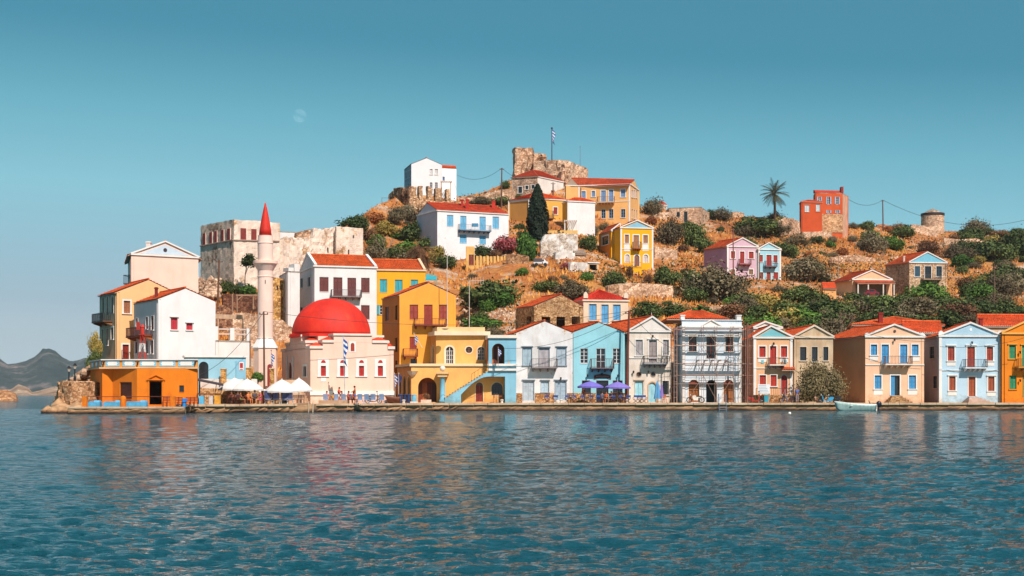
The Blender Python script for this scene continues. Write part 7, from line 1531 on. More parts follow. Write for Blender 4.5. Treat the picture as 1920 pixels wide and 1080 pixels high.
P[:, 2] += r_.uniform(-.1, .75, n_)**1.5 if False else r_.uniform(0, .8, n_)-.15; nr = r_.normal(0, 1, (n_, 3)); nr[:, 2] += .6; nr /= np.linalg.norm(nr, axis=1)[:, None]; t = np.cross(nr, r_.normal(0, 1, (n_, 3))); t /= np.linalg.norm(t, axis=1)[:, None]; b_ = np.cross(nr, t); s_ = r_.uniform(.14, .34, (n_, 1))
V = np.stack([P-t*s_, P+b_*s_*.6, P+t*s_, P-b_*s_*.6], 1).reshape(-1, 3); o = bpy.data.objects.new('low_scrub', np_mesh('low_scrub', V, np.arange(n_*4).reshape(-1, 4), leaf_mat('scrub', ('33301c', '555230', '857848')))); COL.objects.link(o); o['kind'] = 'stuff'; o['label'] = 'low olive scrub spread between the bushes on the hillside'; o['category'] = 'scrub'
def rocks(name, P, r_, s0, s1, mat, label):
    ico = np.array([(0, 0, -1), (.72, -.53, -.45), (-.28, -.85, -.45), (-.89, 0, -.45), (-.28, .85, -.45), (.72, .53, -.45), (.28, -.85, .45), (-.72, -.53, .45), (-.72, .53, .45), (.28, .85, .45), (.89, 0, .45), (0, 0, 1)])
    f = np.array([(0,1,2),(1,0,5),(0,2,3),(0,3,4),(0,4,5),(1,5,10),(2,1,6),(3,2,7),(4,3,8),(5,4,9),(1,10,6),(2,6,7),(3,7,8),(4,8,9),(5,9,10),(6,10,11),(7,6,11),(8,7,11),(9,8,11),(10,9,11)])
    n = len(P); s = r_.uniform(s0, s1, (n, 1, 1))*r_.uniform(.6, 1.2, (n, 1, 3)); V = (ico[None]*(1+r_.normal(0, .16, (n, 12, 1))))*s+P[:, None, :]
    F_ = (f[None]+12*np.arange(n)[:, None, None]).reshape(-1, 3); o = bpy.data.objects.new(name, np_mesh(name, V.reshape(-1, 3), F_, mat)); COL.objects.link(o); o['kind'] = 'stuff'; o['label'] = label; o['category'] = 'rocks'
RK = stone('cfae92', '9a765c', 'e8cdb4', 1.1)
px, py, P, r_ = surf_pts(14000, 8); band = np.abs(py-(562+(px-870)*.42))-9; cl = np.sin(P[:, 0]*.21+2)*np.sin(P[:, 1]*.27)+.5*np.sin(P[:, 0]*.07+P[:, 1]*.1)+r_.normal(0, .25, len(P)); k = (cl > .75) | ((band < 0) & (px > 865) & (px < 965)); P = P[k][:3200]
rocks('scattered_rocks', P, r_, .12, .5, RK, 'pale limestone rocks scattered over the hillside')
px = r_.uniform(868, 968, 900); py = 560+(px-870)*.36+r_.normal(0, 9, 900); P = np.array([list(PT(a, b, float(Yt(a, b)))) for a, b in zip(px, py)]); rocks('rubble', P, r_, .15, .42, RK, 'band of pale rubble on the slope above the customs building')
px = r_.uniform(350, 412, 260); py = r_.uniform(524, 556, 260); P = np.array([list(PT(a, b, float(Yt(a, b))-3)) for a, b in zip(px, py)]); rocks('rubble_heap', P, r_, .2, .5, RK, 'heap of pale stones behind the white gabled house')
BS = stone('d8a87c', 'a07450', 'ecc8a0', 2.0)
b1, _ = rough('sea_bastion', 'battered stone bastion at the tip of the headland', 'wall', (112, 140), (134, 139), 770, [(112, 715.5), (120, 714.5), (134, 716)], BS, 4, amp=.2, cell=.5, sink=1.5)
rough('', '', '', (103, 143), (112, 140), 770, [(103, 752), (107, 735), (112, 716)], BS, 3, parent=b1, amp=.25, sink=1.5, seed=2)
b2, _ = rough('sea_wall_buttress', 'rough rounded stone buttress between the bastion and the cafe', 'wall', (134, 140.5), (170, 140), 770, [(134, 745), (140, 735), (150, 722), (157, 716), (170, 716)], BS, 4, amp=.3, cell=.45, sink=1.5, seed=3)
rr = np.random.default_rng(4)
P = []
for _ in range(150):
    px = rr.uniform(84, 150); P.append(list(PT(px, HY, rr.uniform(135.5, 140)))[:2]+[rr.uniform(-.25, .3 if px > 96 else .05)])
rocks('shore_rocks', np.array(P), rr, .3, .95, MC['quaywall'], 'dark wet shore rocks at the tip of the headland')
P = []
for _ in range(110): px = rr.uniform(130, 170); P.append(list(PT(px, 718-(px-130)*.66+rr.uniform(-1, 4), 146+rr.uniform(0, 6))))
rocks('cliff_rocks', np.array(P), rr, .2, .5, RK, 'pale rocks on the cliff above the bastion')
def gz_(Y): return QZ
pole_tops = {}
def pole(key, px0, py0, px1, py1, label, Y=None, r=.13, group=None, arm=True, c='6a4c3c'):
    Y = Y or float(Yt(px0, py0)); a = PT(px0, py0, Y); b = PT(px1, py1, Y); root = thing('utility_pole', label, 'pole', a, group)
    MB().tube(a+Vector((0, 0, -.6)), b, r, r*.7, 8).build('shaft', paint(c, .9), root)
    if arm: MB().bar(b+Vector((-.45, 0, -.3)), b+Vector((.45, 0, -.3)), .08, .08).build('crossarm', paint(c, .9), root)
    for s in ((-.4, .4) if arm else ()): MB().lathe(b+Vector((s, 0, -.26)), [(.05, 0), (.07, .06), (.03, .16)], 6).build('insulator', flat('5a4a44'), root)
    pole_tops[key] = b
pole('a', 496, 757, 494.5, 584, 'brown utility pole on the quay in front of the minaret', 146.3, .12)
pole('b', 407, 600, 411, 487, 'old leaning pole in front of the old stone building', 186, .16)
pole('c', 1174, 755, 1179.5, 583, 'reddish brown pole between the turquoise and cream waterfront houses', 160.8, .16, c='7a3c2c')
pole('d', 1401, 756, 1401.5, 606, 'utility pole beside the brown scaffold tower', 159, .14, c='8a5a48')
pole('e', 940, 384, 941, 315, 'dark pole on the ridge left of the castle', 300, .18)
pole('f', 991, 486, 991.5, 440, 'wooden pole in front of the cypress', 262, .14, arm=False, c='a0685a')
pole('g', 1375, 500, 1374.5, 428, 'thin pole standing before the pink house', 262, .13, arm=False, c='8a5048')
pole('h', 1656, 433, 1655, 375, 'tall dark pole on the ridge left of the windmill', 374, .2)
pole('i', 1571, 545, 1572, 478, 'thin pole left of the porch house', 262, .12, arm=False, c='a08470')
pole('j', 1864, 566, 1864, 495, 'thin dark pole on the far right slope', 245, .13, arm=False)
pole('k', 1037, 373, 1037, 342, 'short pole in front of the stone and white house', 296, .16)
pole('l', 1089, 375, 1089, 352, 'short pole left of the mustard mansion corner', 296, .14, arm=False)
pole('m', 1424, 528, 1424, 474, 'dark pole between the pink and light blue houses', 262, .12, arm=False)
def wire(a, b, sag, label, r=.022):
    a, b = Vector(a), Vector(b); pts = [a.lerp(b, k/18)-Vector((0, 0, sag*4*(k/18)*(1-k/18))) for k in range(19)]
    o = MB().path(pts, r, 5).build('power_line', flat('2c2826')); tag(o, label, 'cable')
T = pole_tops
wire(T['e'], PT(857, 328, 306), 1.6, 'slack cable from the ridge pole to the white hilltop house', .035)
wire(T['e'], PT(1007, 346, 306), .8, 'cable from the ridge pole down to the stone and white house', .035)
wire(T['h'], PT(1990, 388, 400), 6, 'long sagging cable from the tall ridge pole past the windmill', .05)
wire(T['h'], PT(1590, 373, 352), 1.5, 'cable from the tall ridge pole to the red house', .045)
wire(T['a'], T['c'], 1.5, 'long cable across the mosque dome between the quay poles', .022)
wire(T['a'], PT(373, 703, 146), 1.0, 'cable from the quay pole down to the cafe')
wire(T['c'], PT(1265, 655, 161), .6, 'dark cable crossing the cream waterfront house')
wire(T['c'], PT(945, 653, 159.6), 1.2, 'cable crossing the white and turquoise waterfront fronts')
wire(PT(1486, 627, 162.4), PT(1640, 622, 161), .7, 'cable over the pale stone house')
wire(PT(1640, 629, 161), PT(1760, 640, 161), .25, 'thin cable across the top of the beige house')
wire(PT(1762, 650, 161), PT(1925, 632, 160.6), .5, 'dark cable sloping across the pale blue house')
wire(T['f'], PT(890, 478, 240), .8, 'cable descending to the yellow garden wall')
wire(T['c'], PT(1100, 598, 184.5), .4, 'cable from the reddish pole to the cream house above')
wire(T['i'], PT(1700, 517, 261), .8, 'cable from the thin pole to the stone house')
def flag_mat(o0, pole_side=1):
    m, n, l, b = nodes_of('flag_cloth'); uv = n.new('ShaderNodeUVMap'); sp = n.new('ShaderNodeSeparateXYZ'); l.new(uv.outputs[0], sp.inputs[0])
    mu = n.new('ShaderNodeMath'); mu.operation = 'MULTIPLY'; mu.inputs[1].default_value = 4.5; l.new(sp.outputs['Y'], mu.inputs[0]); fr = n.new('ShaderNodeMath'); fr.operation = 'FRACT'; l.new(mu.outputs[0], fr.inputs[0])
    r = ramp(n, [(.49, lin('2a5cae')), (.51, lin('f2f2f4'))]); r.color_ramp.interpolation = 'CONSTANT'; l.new(fr.outputs[0], r.inputs[0]); l.new(r.outputs[0], b.inputs['Base Color']); b.inputs['Roughness'].default_value = .8; return m
FM = flag_mat(0); FB = paint('2c4c9a', .8)
def flag(px, pyt, pyb, label, Y, fl=(0, .5), w=.9, h=1.5, z0=None, lean=0, mat=FM, pc='8fb8c8', droop=1.0, pr=.035, name='flagpole'):
    a = PT(px, pyb, Y); b = PT(px+lean, pyt, Y)
    if z0 is not None: a.z = z0
    root = thing(name, label, 'flag', a); MB().tube(a, b, pr, pr*.7, 8).ball(b, pr*2, 8, 5).build('pole', paint(pc, .5), root)
    d = (a-b).normalized(); top = b+d*(b-a).length*fl[0]; L = (b-a).length*(fl[1]-fl[0]); me = bpy.data.meshes.new('flag'); V = []; Fs = []; UV = []; nu, nv = 12, 14
    for j in range(nv+1):
        for i in range(nu+1):
            s, t = i/nu, j/nv; x = w*(s*(.32+.12*math.sin(t*7))); y = .12*math.sin(s*9+t*3)*s*2; zz_ = -L*t*(1-.0*s)-droop*s*w*.8*(.35+.65*t*.4)
            p = top+Vector((x+pr, y, zz_)); V.append(tuple(p-a)); UV.append((s, t))
    for j in range(nv):
        for i in range(nu): q = j*(nu+1)+i; Fs.append((q, q+1, q+nu+2, q+nu+1))
    me.from_pydata(V, [], Fs); uvl = me.uv_layers.new(name='UVMap')
    for lp in me.loops: uvl.data[lp.index].uv = UV[lp.vertex_index]
    me.polygons.foreach_set('use_smooth', [True]*len(Fs)); me.materials.append(mat); o = bpy.data.objects.new('flag_cloth', me); COL.objects.link(o); o.parent = root; return root
flag(1034.8, 240.5, 302, 'tall flagpole with a furled blue and white flag on the castle', 320, (.04, .42), 1.5, pc='4a4a58', pr=.13)
flag(1087.8, 275, 312, 'bare thin mast on the right castle wall', 323, (.0, .02), .01, pc='7a8a98', pr=.07, name='mast')
flag(647.2, 631, 755, 'tall pale blue flagpole with a hanging striped flag before the mosque', 148.5, (.03, .38), 1.15, z0=QZ, lean=-4)
flag(508.5, 657, 712, 'short pole with a dark striped flag by the minaret door', 150, (.1, .5), .8, pc='6a6a78')
flag(741, 700, 756, 'striped flag leaning at the corner of the customs building', 159.5, (.02, .45), .9, z0=QZ, lean=-1.5, pc='d8c8b8')
flag(747.5, 700, 756, 'plain blue flag at the corner of the customs building', 159.3, (.02, .4), .7, z0=QZ, mat=FB, pc='d8c8b8')
flag(792, 625, 652, 'blue and white flag slanting from the upper wall of the customs building', 165, (.1, .7), .9, lean=-16, pc='e8dcd0', pr=.03)
flag(934, 651, 690, 'small striped flag in the arch of the blue bay', 159.2, (.05, .4), .9, pc='b8a8a0', pr=.025)
def lamp_post(px, pyb, pyt, label, Y):
    a = PT(px, pyb, Y); H = zat(pyt, Y)-a.z; root = thing('lamp_post', label, 'street lamp', a, 'lamp posts on the bastion')
    MB().lathe(a, [(.14, -.3), (.13, .3), (.07, .5), (.055, H-.75), (.1, H-.7), (.04, H-.62)], 10).build('post', flat('1c1c20', .5), root)
    MB().lathe(a, [(.09, H-.6), (.2, H-.28)], 6).build('lantern_glass', flat('c8c0b0', .3), root); MB().lathe(a, [(.25, H-.28), (.1, H-.1), (.03, H)], 6).build('lantern_cap', flat('1c1c20', .5), root)
lamp_post(129.3, 718, 685.5, 'shorter black lamp post on the bastion at the left end', 141); lamp_post(140.3, 713, 680.5, 'taller black lamp post nearer the cafe cliff', 141.6)
bc = thing('beacon_tower', 'red and white lattice navigation beacon on the cafe roof', 'beacon', PT(266, 684, 143)); Yb_ = 143.; zb0 = zw; zb1 = zat(628, Yb_); w0, w1 = 7.0/F*Yb_, 2.6/F*Yb_; cx = PT(267, 0, Yb_).x
n_ = 4; rw_ = [paint('c83020'), paint('f2ece8')]
def cpt(k, t): w_ = w0+(w1-w0)*t; return Vector((cx+(-1, 1, 1, -1)[k]*w_, Yb_+(-1, -1, 1, 1)[k]*w_, zb0+(zb1-zb0)*t))
for j in range(n_):
    m = MB(); t0, t1 = j/n_, (j+1)/n_
    for k in range(4): m.bar(cpt(k, t0), cpt(k, t1), .05, .05); m.bar(cpt(k, t0), cpt((k+1) % 4, t1), .025, .025); m.bar(cpt(k, t1), cpt((k+1) % 4, t1), .025, .025)
    m.build('lattice_section', rw_[(j+1) % 2], bc)
MB().box((cx-.28, Yb_-.28, zb1), (cx+.28, Yb_+.28, zb1+.06)).build('platform', rw_[0], bc); MB().lathe((cx, Yb_, zb1+.06), [(.2, 0), (.2, .7), (.26, .75), (.12, 1.0)], 10).build('lantern', rw_[0], bc)
MB().bar((cx-.35, Yb_-.3, zb1+.5), (cx-.35, Yb_-.3, zb1+1.3), .35, .05, (0, 1, 0)).build('panel', paint('b03020'), bc)
def yagi(px, pyb, pyt, label, Y, elems=6):
    a, b = PT(px, pyb, Y), PT(px, pyt, Y); root = thing('antenna', label, 'antenna', a); MB().tube(a+Vector((0, 0, -.3)), b, .05, .04, 6).build('mast', flat('c8beb4'), root)
    if elems: MB().bar(b+Vector((-.1, 0, 0)), b+Vector((1.8, 0, 0)), .05, .05).build('boom', flat('c8beb4'), root)
    for i in range(elems): x = .1+i*.32; MB().bar(b+Vector((x, 0, -.45)), b+Vector((x, 0, .45)), .03, .03, (0, 1, 0)).build('element', flat('c8beb4'), root)
yagi(880, 622, 526, 'tall television antenna on the customs building roof', 171); yagi(838.5, 622, 480, 'very tall thin mast behind the ochre house', 167, 0)
yagi(1221.5, 598, 586, 'short white antenna rod on the cream waterfront house', 166, 0)
gp_ = stone('d89c50', '9a6630', 'ecc080', 2.6)
for px0, px1, pt, lb in ((413.5, 423, 691, 'leftmost of three square stone gate pillars, before the pale blue building'), (460.8, 469.5, 689, 'middle stone gate pillar, just left of the minaret'), (505.7, 513, 690, 'stone gate pillar with a lamp, right of the minaret door')):
    Y = 146.9; a, b = PT(px0, HY, Y), PT(px1, HY, Y); root = thing('gate_pillar', lb, 'pillar', (a.x, Y, QZ)); MB().box((a.x, Y, QZ-.1), (b.x, Y+.5, zat(pt+1.5, Y))).build('shaft', gp_, root); MB().box((a.x-.06, Y-.06, zat(pt+1.5, Y)), (b.x+.06, Y+.56, zat(pt, Y))).build('cap', plaster('f2d0a0', .2), root)
for px0, px1, pt, lb, mt, Y in ((376, 482, 711, 'low white wall behind the cafe parasols', plaster('f4ece4', .3), 147.3), (376, 540, 728, 'long low stone wall behind the cafe tables', stone('dcb07c', 'a07448', 'f0cc9c', 2.8), 146.6)):
    rough('low_wall', lb, 'wall', (px0, Y), (px1, Y+.4), 757, [(px0, pt), (px1, pt)], mt, .5, amp=.02, sink=.2)
st_ = thing('stairway', 'pale stone steps with a white handrail leading to the mosque door', 'stairs', PT(545, 757, 149)); sm_ = plaster('f0c8a4', .4)
for i in range(9):
    a, b = PT(532, HY, 149), PT(574-i*2.6, HY, 149); MB().box((a.x, 149+i*.02, QZ+i*.28), (b.x, 151.3, QZ+(i+1)*.28-.004)).build('step', sm_, st_)
def boat():
    Y = 157.3; a = PT(1569, 0, Y).x; b = PT(1641, 0, Y).x; L = b-a; root = thing('motor_boat', 'small white and pale green open motor boat moored at the quay', 'boat', ((a+b)/2, Y, 0))
    ns, nr = 16, 7; V = []; Fs = []
    for i in range(ns+1):
        t = i/ns; x = a+L*t; w_ = .72*min(1, (math.sin(min(1, t*1.5)*math.pi/2))**.75)*(1-.08*t); top = 1.02-.75*t+.42*t*t; keel = -.15+(.35*(1-t*5) if t < .2 else 0)
        for j in range(2*nr+1):
            s = (j-nr)/nr; yy = Y+w_*math.copysign(abs(s)**.6, s) if s else Y; z_ = keel+(top-keel)*abs(s)**1.8; V.append((x-(.25*abs(s) if t < .1 else 0)*(1-t*10), yy, z_))
    w_ = 2*nr+1
    for i in range(ns):
        for j in range(w_-1): q = i*w_+j; Fs.append((q, q+w_, q+w_+1, q+1))
    Fs.append(tuple(ns*w_+j for j in range(w_))); m = MB().add(V, Fs); ob = m.build('hull', paint('b4d0c8', .35), root, True)
    sm = ob.modifiers.new('thickness', 'SOLIDIFY'); sm.thickness = .05
    g = MB()
    for side in (0, w_-1):
        for i in range(ns): g.tube(V[i*w_+side], V[(i+1)*w_+side], .045, .045, 6)
    g.build('gunwale', paint('f4f0ea', .4), root)
    for t in (.35, .7): x = a+L*t; MB().box((x-.14, Y-.62, .5), (x+.14, Y+.62, .56)).build('thwart', paint('e8e0d0'), root)
    MB().box((b-.05, Y-.5, .0), (b+.08, Y+.5, .62)).build('transom', paint('f0e8dc'), root)
    mo = MB().ball((b+.42, Y, .72), .3, 12, 8, (1.05, .7, 1.25)).build('outboard_motor', paint('1c2030', .35), root, True)
    MB().tube((b+.35, Y, .6), (b+.42, Y, -.35), .1, .07, 8).build('motor_leg', paint('24262c', .4), mo); MB().tube((b+.3, Y, .75), (b-.4, Y+.1, .85), .03, .03, 6).build('tiller', flat('202024'), mo)
    MB().bar((b-.55, Y-.2, .5), (b-.75, Y-.1, 1.15), .16, .06).build('paddle', paint('5a4a40'), root)
boat()
tag(MB().ball(PT(1480.7, 775.5, 135) + Vector((0, 0, .0)), .16, 12, 8).build('buoy', paint('f6f2ec', .4), None, True), 'small white buoy floating off the quay', 'buoy')
wire((PT(1569, 0, 157.3).x, 157.3, .98), (PT(1545, 0, 159.5).x, 159.5, QZ+.05), .15, 'thin mooring rope from the boat bow to the quay', .02)
def bike(px, label, body, kind='scooter', Y=160.3, flip=1, rot=0, name='scooter', cat='scooter', group=None):
    cx = PT(px, 0, Y).x; root = thing(name, label, cat, (cx, Y, QZ)); root.rotation_euler = (0, 0, rot)
    r = .27 if kind == 'scooter' else .33; wb = .64 if kind == 'scooter' else .72
    X = lambda x, y, z: (cx+x*flip, Y+y, QZ+z); bm_ = paint(body, .35); dk = flat('1c1c1e', .5)
    for s in (-1, 1):
        w_ = MB(); n = 18; V = []; Fs = []
        for i in range(n):
            t = 2*math.pi*i/n
            for rr_, yy in ((r, -.045), (r, .045), (r*.72, .035), (r*.72, -.035)): V.append(X(s*wb+rr_*math.cos(t), yy, r+rr_*math.sin(t)))
        for i in range(n):
            for j in range(4): Fs.append((i*4+j, i*4+(j+1) % 4, ((i+1) % n)*4+(j+1) % 4, ((i+1) % n)*4+j))
        w_.add(V, Fs); wo = w_.build('wheel', dk, root); k = MB()
        for i in range(5): t = 2*math.pi*i/5; k.tube(X(s*wb, 0, r), X(s*wb+r*.74*math.cos(t), 0, r+r*.74*math.sin(t)), .02, .02, 5)
        k.tube(X(s*wb, -.06, r), X(s*wb, .06, r), .05, .05, 8); k.build('rim', flat('a8a8aa', .4, .8), wo)
    prof = [(-.5, .3), (-.1, .26), (.2, .26), (.32, .42), (.42, .85), (.5, .88), (.44, .5), (.3, .2), (-.1, .16), (-.5, .2), (-.85, .5), (-.82, .68), (-.4, .68), (-.22, .5), (-.2, .34)] if kind == 'scooter' else [(-.3, .3), (.2, .3), (.36, .6), (.34, .82), (.05, .88), (-.15, .74), (-.75, .84), (-.8, .74), (-.3, .58)]
    pts = [X(x, -.13, z) for x, z in prof]; MB().prism(pts, (0, .26, 0)).build('body', bm_, root)
    MB().box(*[tuple(map(f_, X(-.75, -.14, .69), X(-.08, .14, .8))) for f_ in (min, max)]).build('seat', flat('202022', .6), root)
    MB().tube(X(wb, 0, r), X(.42, 0, 1.0), .03, .03, 6).build('fork', dk, root); MB().tube(X(.4, -.32, 1.05), X(.4, .32, 1.05), .02, .02, 6).build('handlebar', dk, root); MB().ball(X(.54, 0, .9), .09, 10, 6).build('headlight', paint('e8e4dc', .2), root, True)
    for s in (-.26, .26): MB().tube(X(.4, s, 1.05), X(.36, s*1.15, 1.25), .01, .01, 5).ball(X(.36, s*1.2, 1.27), .06, 8, 5).build('mirror', dk, root)
    if rot:
        for c in root.children: pass
bike(1304, 'white and orange motorcycle parked before the left plywood arch', 'e4dcd0', 'moto', 159.8, -1, name='motorcycle', cat='motorcycle')
bike(1476, 'dark scooter parked behind the walking man on the quay', '4a3030', Y=160.6, flip=-1)
bike(1549, 'bright blue scooter parked under the tamarisk tree', '38a0cc', Y=158.9, flip=-1)
bike(1563, 'dark scooter behind the blue one under the tamarisk', '24282c', Y=160.0, flip=-1)
bike(700.5, 'dark scooter parked against the mosque wall', '5a4a44', Y=150.2, flip=1)
bike(1417, 'red scooter at the foot of the brown scaffold tower', 'c02c20', Y=159.9, flip=1)
tk = thing('pickup_truck', 'small white truck with a dark grey cargo cover parked on the slope track', 'truck', ground(1013, 499)); p = tk.location; sc_ = p.y/F
x0, x1 = (1000-960)*sc_, (1027-960)*sc_; y_ = p.y-2; z_ = zat(499, y_)
MB().box((x0, y_, z_+.45), (x1-.9, y_+1.6, z_+.75)).build('chassis', paint('e8e4e0', .4), tk); MB().box((x0, y_-.02, z_+.75), (x0+(x1-x0)*.58, y_+1.6, z_+1.35)).build('cargo_cover', flat('4a4a50', .8), tk)
MB().prism([(x0+(x1-x0)*.6, y_, z_+.45), (x1, y_, z_+.45), (x1, y_, z_+.8), (x1-.35, y_, z_+.85), (x1-.65, y_, z_+1.3), (x0+(x1-x0)*.6, y_, z_+1.3)], (0, 1.6, 0)).build('cab', paint('f4f2f0', .3), tk)
MB().box((x1-1.0, y_-.02, z_+.85), (x1-.72, y_+.02, z_+1.2)).build('window', glass_mat(), tk); MB().box((x1-.02, y_+.1, z_+.5), (x1+.04, y_+.4, z_+.65)).build('headlight', paint('e8dcd0'), tk)
for x in (x0+.5, x1-.5): MB().tube((x, y_-.05, z_+.3), (x, y_+.15, z_+.3), .3, .3, 14).build('wheel', flat('1c1c1c'), tk)
cr = thing('parked_car', 'small dark red car parked beside the porch house', 'car', PT(1636, 552, 250)); y_ = 250.; z_ = zat(553, y_)-.1; cx = PT(1636, 0, y_).x
MB().prism([(cx-1.2, y_, z_+.25), (cx+1.2, y_, z_+.25), (cx+1.2, y_, z_+.6), (cx+.7, y_, z_+.7), (cx+.4, y_, z_+1.1), (cx-.6, y_, z_+1.1), (cx-1, y_, z_+.7), (cx-1.2, y_, z_+.65)], (0, 1.5, 0)).build('body', paint('8a2430', .3), cr)
MB().box((cx-.55, y_-.01, z_+.72), (cx+.35, y_+.01, z_+1.02)).build('window', glass_mat(), cr)
for x in (-.75, .75): MB().tube((cx+x, y_-.03, z_+.25), (cx+x, y_+.15, z_+.25), .25, .25, 12).build('wheel', flat('1c1c1c'), cr)
def parasol(px, pytip, pyb, wpx, label, c, Y, vents=True, group='white cafe parasols', n=8):
    cx = PT(px, 0, Y).x; zt = zat(pytip, Y); zr = zat(pyb, Y); R = wpx/F*Y/2; root = thing('parasol', label, 'parasol', (cx, Y, QZ), group)
    MB().tube((cx, Y, QZ), (cx, Y, zt), .035, .035, 8).build('pole', paint('b8a890'), root); mt = flat(c, .8)
    m = MB(); V = [(cx, Y, zt)]; Fs = []
    for rr_, f in ((.35, .26), (.7, .6), (1, 1)):
        for k in range(n*2):
            t = math.pi*k/n; sg = 1 if k % 2 == 0 else .965; V.append((cx+R*rr_*sg*math.cos(t), Y+R*rr_*sg*math.sin(t)*.95, zt-(zt-zr)*f-(0 if k % 2 == 0 else -.02*rr_)))
    N = 2*n
    for k in range(N): Fs.append((0, 1+k, 1+(k+1) % N)); Fs.append((1+k, 1+N+k, 1+N+(k+1) % N, 1+(k+1) % N)); Fs.append((1+N+k, 1+2*N+k, 1+2*N+(k+1) % N, 1+N+(k+1) % N))
    o = len(V)
    for k in range(N): q = V[1+2*N+k]; V.append((q[0], q[1], q[2]-.16-(.05 if k % 2 else 0)))
    for k in range(N): Fs.append((1+2*N+k, o+k, o+(k+1) % N, 1+2*N+(k+1) % N))
    cn = m.add(V, Fs).build('canopy', mt, root); sm = cn.modifiers.new('cloth', 'SOLIDIFY'); sm.thickness = .012
    MB().ball((cx, Y, zt+.04), .06, 8, 6).build('finial', paint('d8ccbc'), root)
    MB().lathe((cx, Y, QZ), [(.26, 0), (.26, .08), (.05, .1)], 12).build('base', flat('8a8480'), root)
parasol(440, 708, 729, 64, 'leftmost white cafe parasol, partly behind the next one', 'dcd8d2', 145.3)
parasol(463.5, 710, 729.5, 62, 'second white parasol from the cafe, over the seated group', 'dcd8d2', 144.6)
parasol(528.5, 711, 733, 66, 'wide white parasol in the middle of the quay terrace', 'dcd8d2', 144.3)
parasol(560.5, 708.5, 731, 52, 'rightmost white parasol, nearest the mosque corner', 'dcd8d2', 146.2)
parasol(1107, 714.5, 724.5, 49, 'left periwinkle blue parasol before the turquoise house', '7468c0', 159.4, group='blue parasols')
parasol(1158, 715.5, 726, 49, 'right periwinkle parasol beside the reddish pole', '8070c0', 159.8, group='blue parasols')
def closed(px, pyt, pyb, w, label, c):
    Y = 160.2; cx = PT(px, 0, Y).x; root = thing('closed_parasol', label, 'parasol', (cx, Y, QZ)); zt, zb = zat(pyt, Y), zat(pyb, Y); R = w/F*Y/2; MB().tube((cx, Y, QZ), (cx, Y, zt), .03, .03, 6).build('pole', paint('d0c4b8'), root)
    V = []; N = 20; L = [(0.03, zt), (.32, zt-.35), (.5, zt-(zt-zb)*.3), (.75, zt-(zt-zb)*.7), (1, zb)]; Fs = []
    for f, z in L:
        for k in range(N): t = 2*math.pi*k/N; q = R*f*(1+.22*math.cos(t*5)); V.append((cx+q*math.cos(t), Y+q*math.sin(t), z))
    for j in range(len(L)-1):
        for k in range(N): Fs.append((j*N+k, j*N+(k+1) % N, (j+1)*N+(k+1) % N, (j+1)*N+k))
    MB().add(V, Fs).build('canopy', paint(c, .8), root, True)
closed(1232.5, 713, 748, 13, 'folded light blue parasol before the cream waterfront house', '5a9ccc'); closed(1240.5, 717, 744, 7, 'folded purple parasol behind the light blue one', '8a70b8')
aw = thing('shade_awning', 'dark grey sloping awning on the right side of the orange cafe', 'awning', PT(370, 757, 140)); p = [PT(370, 711, 140), PT(419, 720.5, 139.5), PT(419, 719, 144), PT(370, 709, 144)]
MB().prism(p, (0, 0, -.18)).build('canopy', flat('4a4248', .9), aw)
for q in (PT(417, 720, 139.6), PT(406, 719, 143)): MB().tube((q.x, q.y, q.z), (q.x-.3, q.y, QZ), .03, .03, 6).build('post', flat('3a2c2c'), aw)
bc_ = thing('bar_counter', 'long wooden bar counter under the dark awning', 'counter', PT(372, 757, 138.6)); a, b = PT(370, 0, 138.6).x, PT(413, 0, 138.6).x
MB().box((a, 138.4, QZ+.95), (b, 139, QZ+1.08)).build('counter_top', paint('7a4428'), bc_); MB().box((b-.55, 138.45, QZ-.1), (b-.02, 138.95, QZ+.95)).build('end_pillar', plaster('f2b040', .2), bc_)
for x, c, w_ in ((373.5, '60b8e0', 9), (392, 'c8c0bc', 7.5)): q = PT(x, 0, 138.6).x; MB().box((q, 138.5, QZ+.0), (q+w_/F*138.6, 138.9, QZ+.85)).build('panel', paint(c), bc_)
for px0, px1, pt, lb in ((163, 187, 750, 'light blue built-in bench at the left corner of the cafe terrace'), (193, 227, 752, 'light blue bench with a raised end left of the middle post'), (235, 274, 752, 'long light blue bench left of the cafe door')):
    Y = 134.6; a, b = PT(px0, 0, Y).x, PT(px1, 0, Y).x; root = thing('terrace_bench', lb, 'bench', (a, Y, gz)); bl_ = plaster('5cb4e4', .15); MB().box((a, Y, gz-.02), (b, Y+.55, gz+.42)).build('seat', bl_, root)
    MB().box((a, Y+.56, gz-.02), (b, Y+.75, gz+.52)).build('backrest', bl_, root); MB().box((b-.55, Y+.02, gz+.425), (b-.02, Y+.5, gz+.62)).build('cushion', paint('6cc0ec', .8), root)
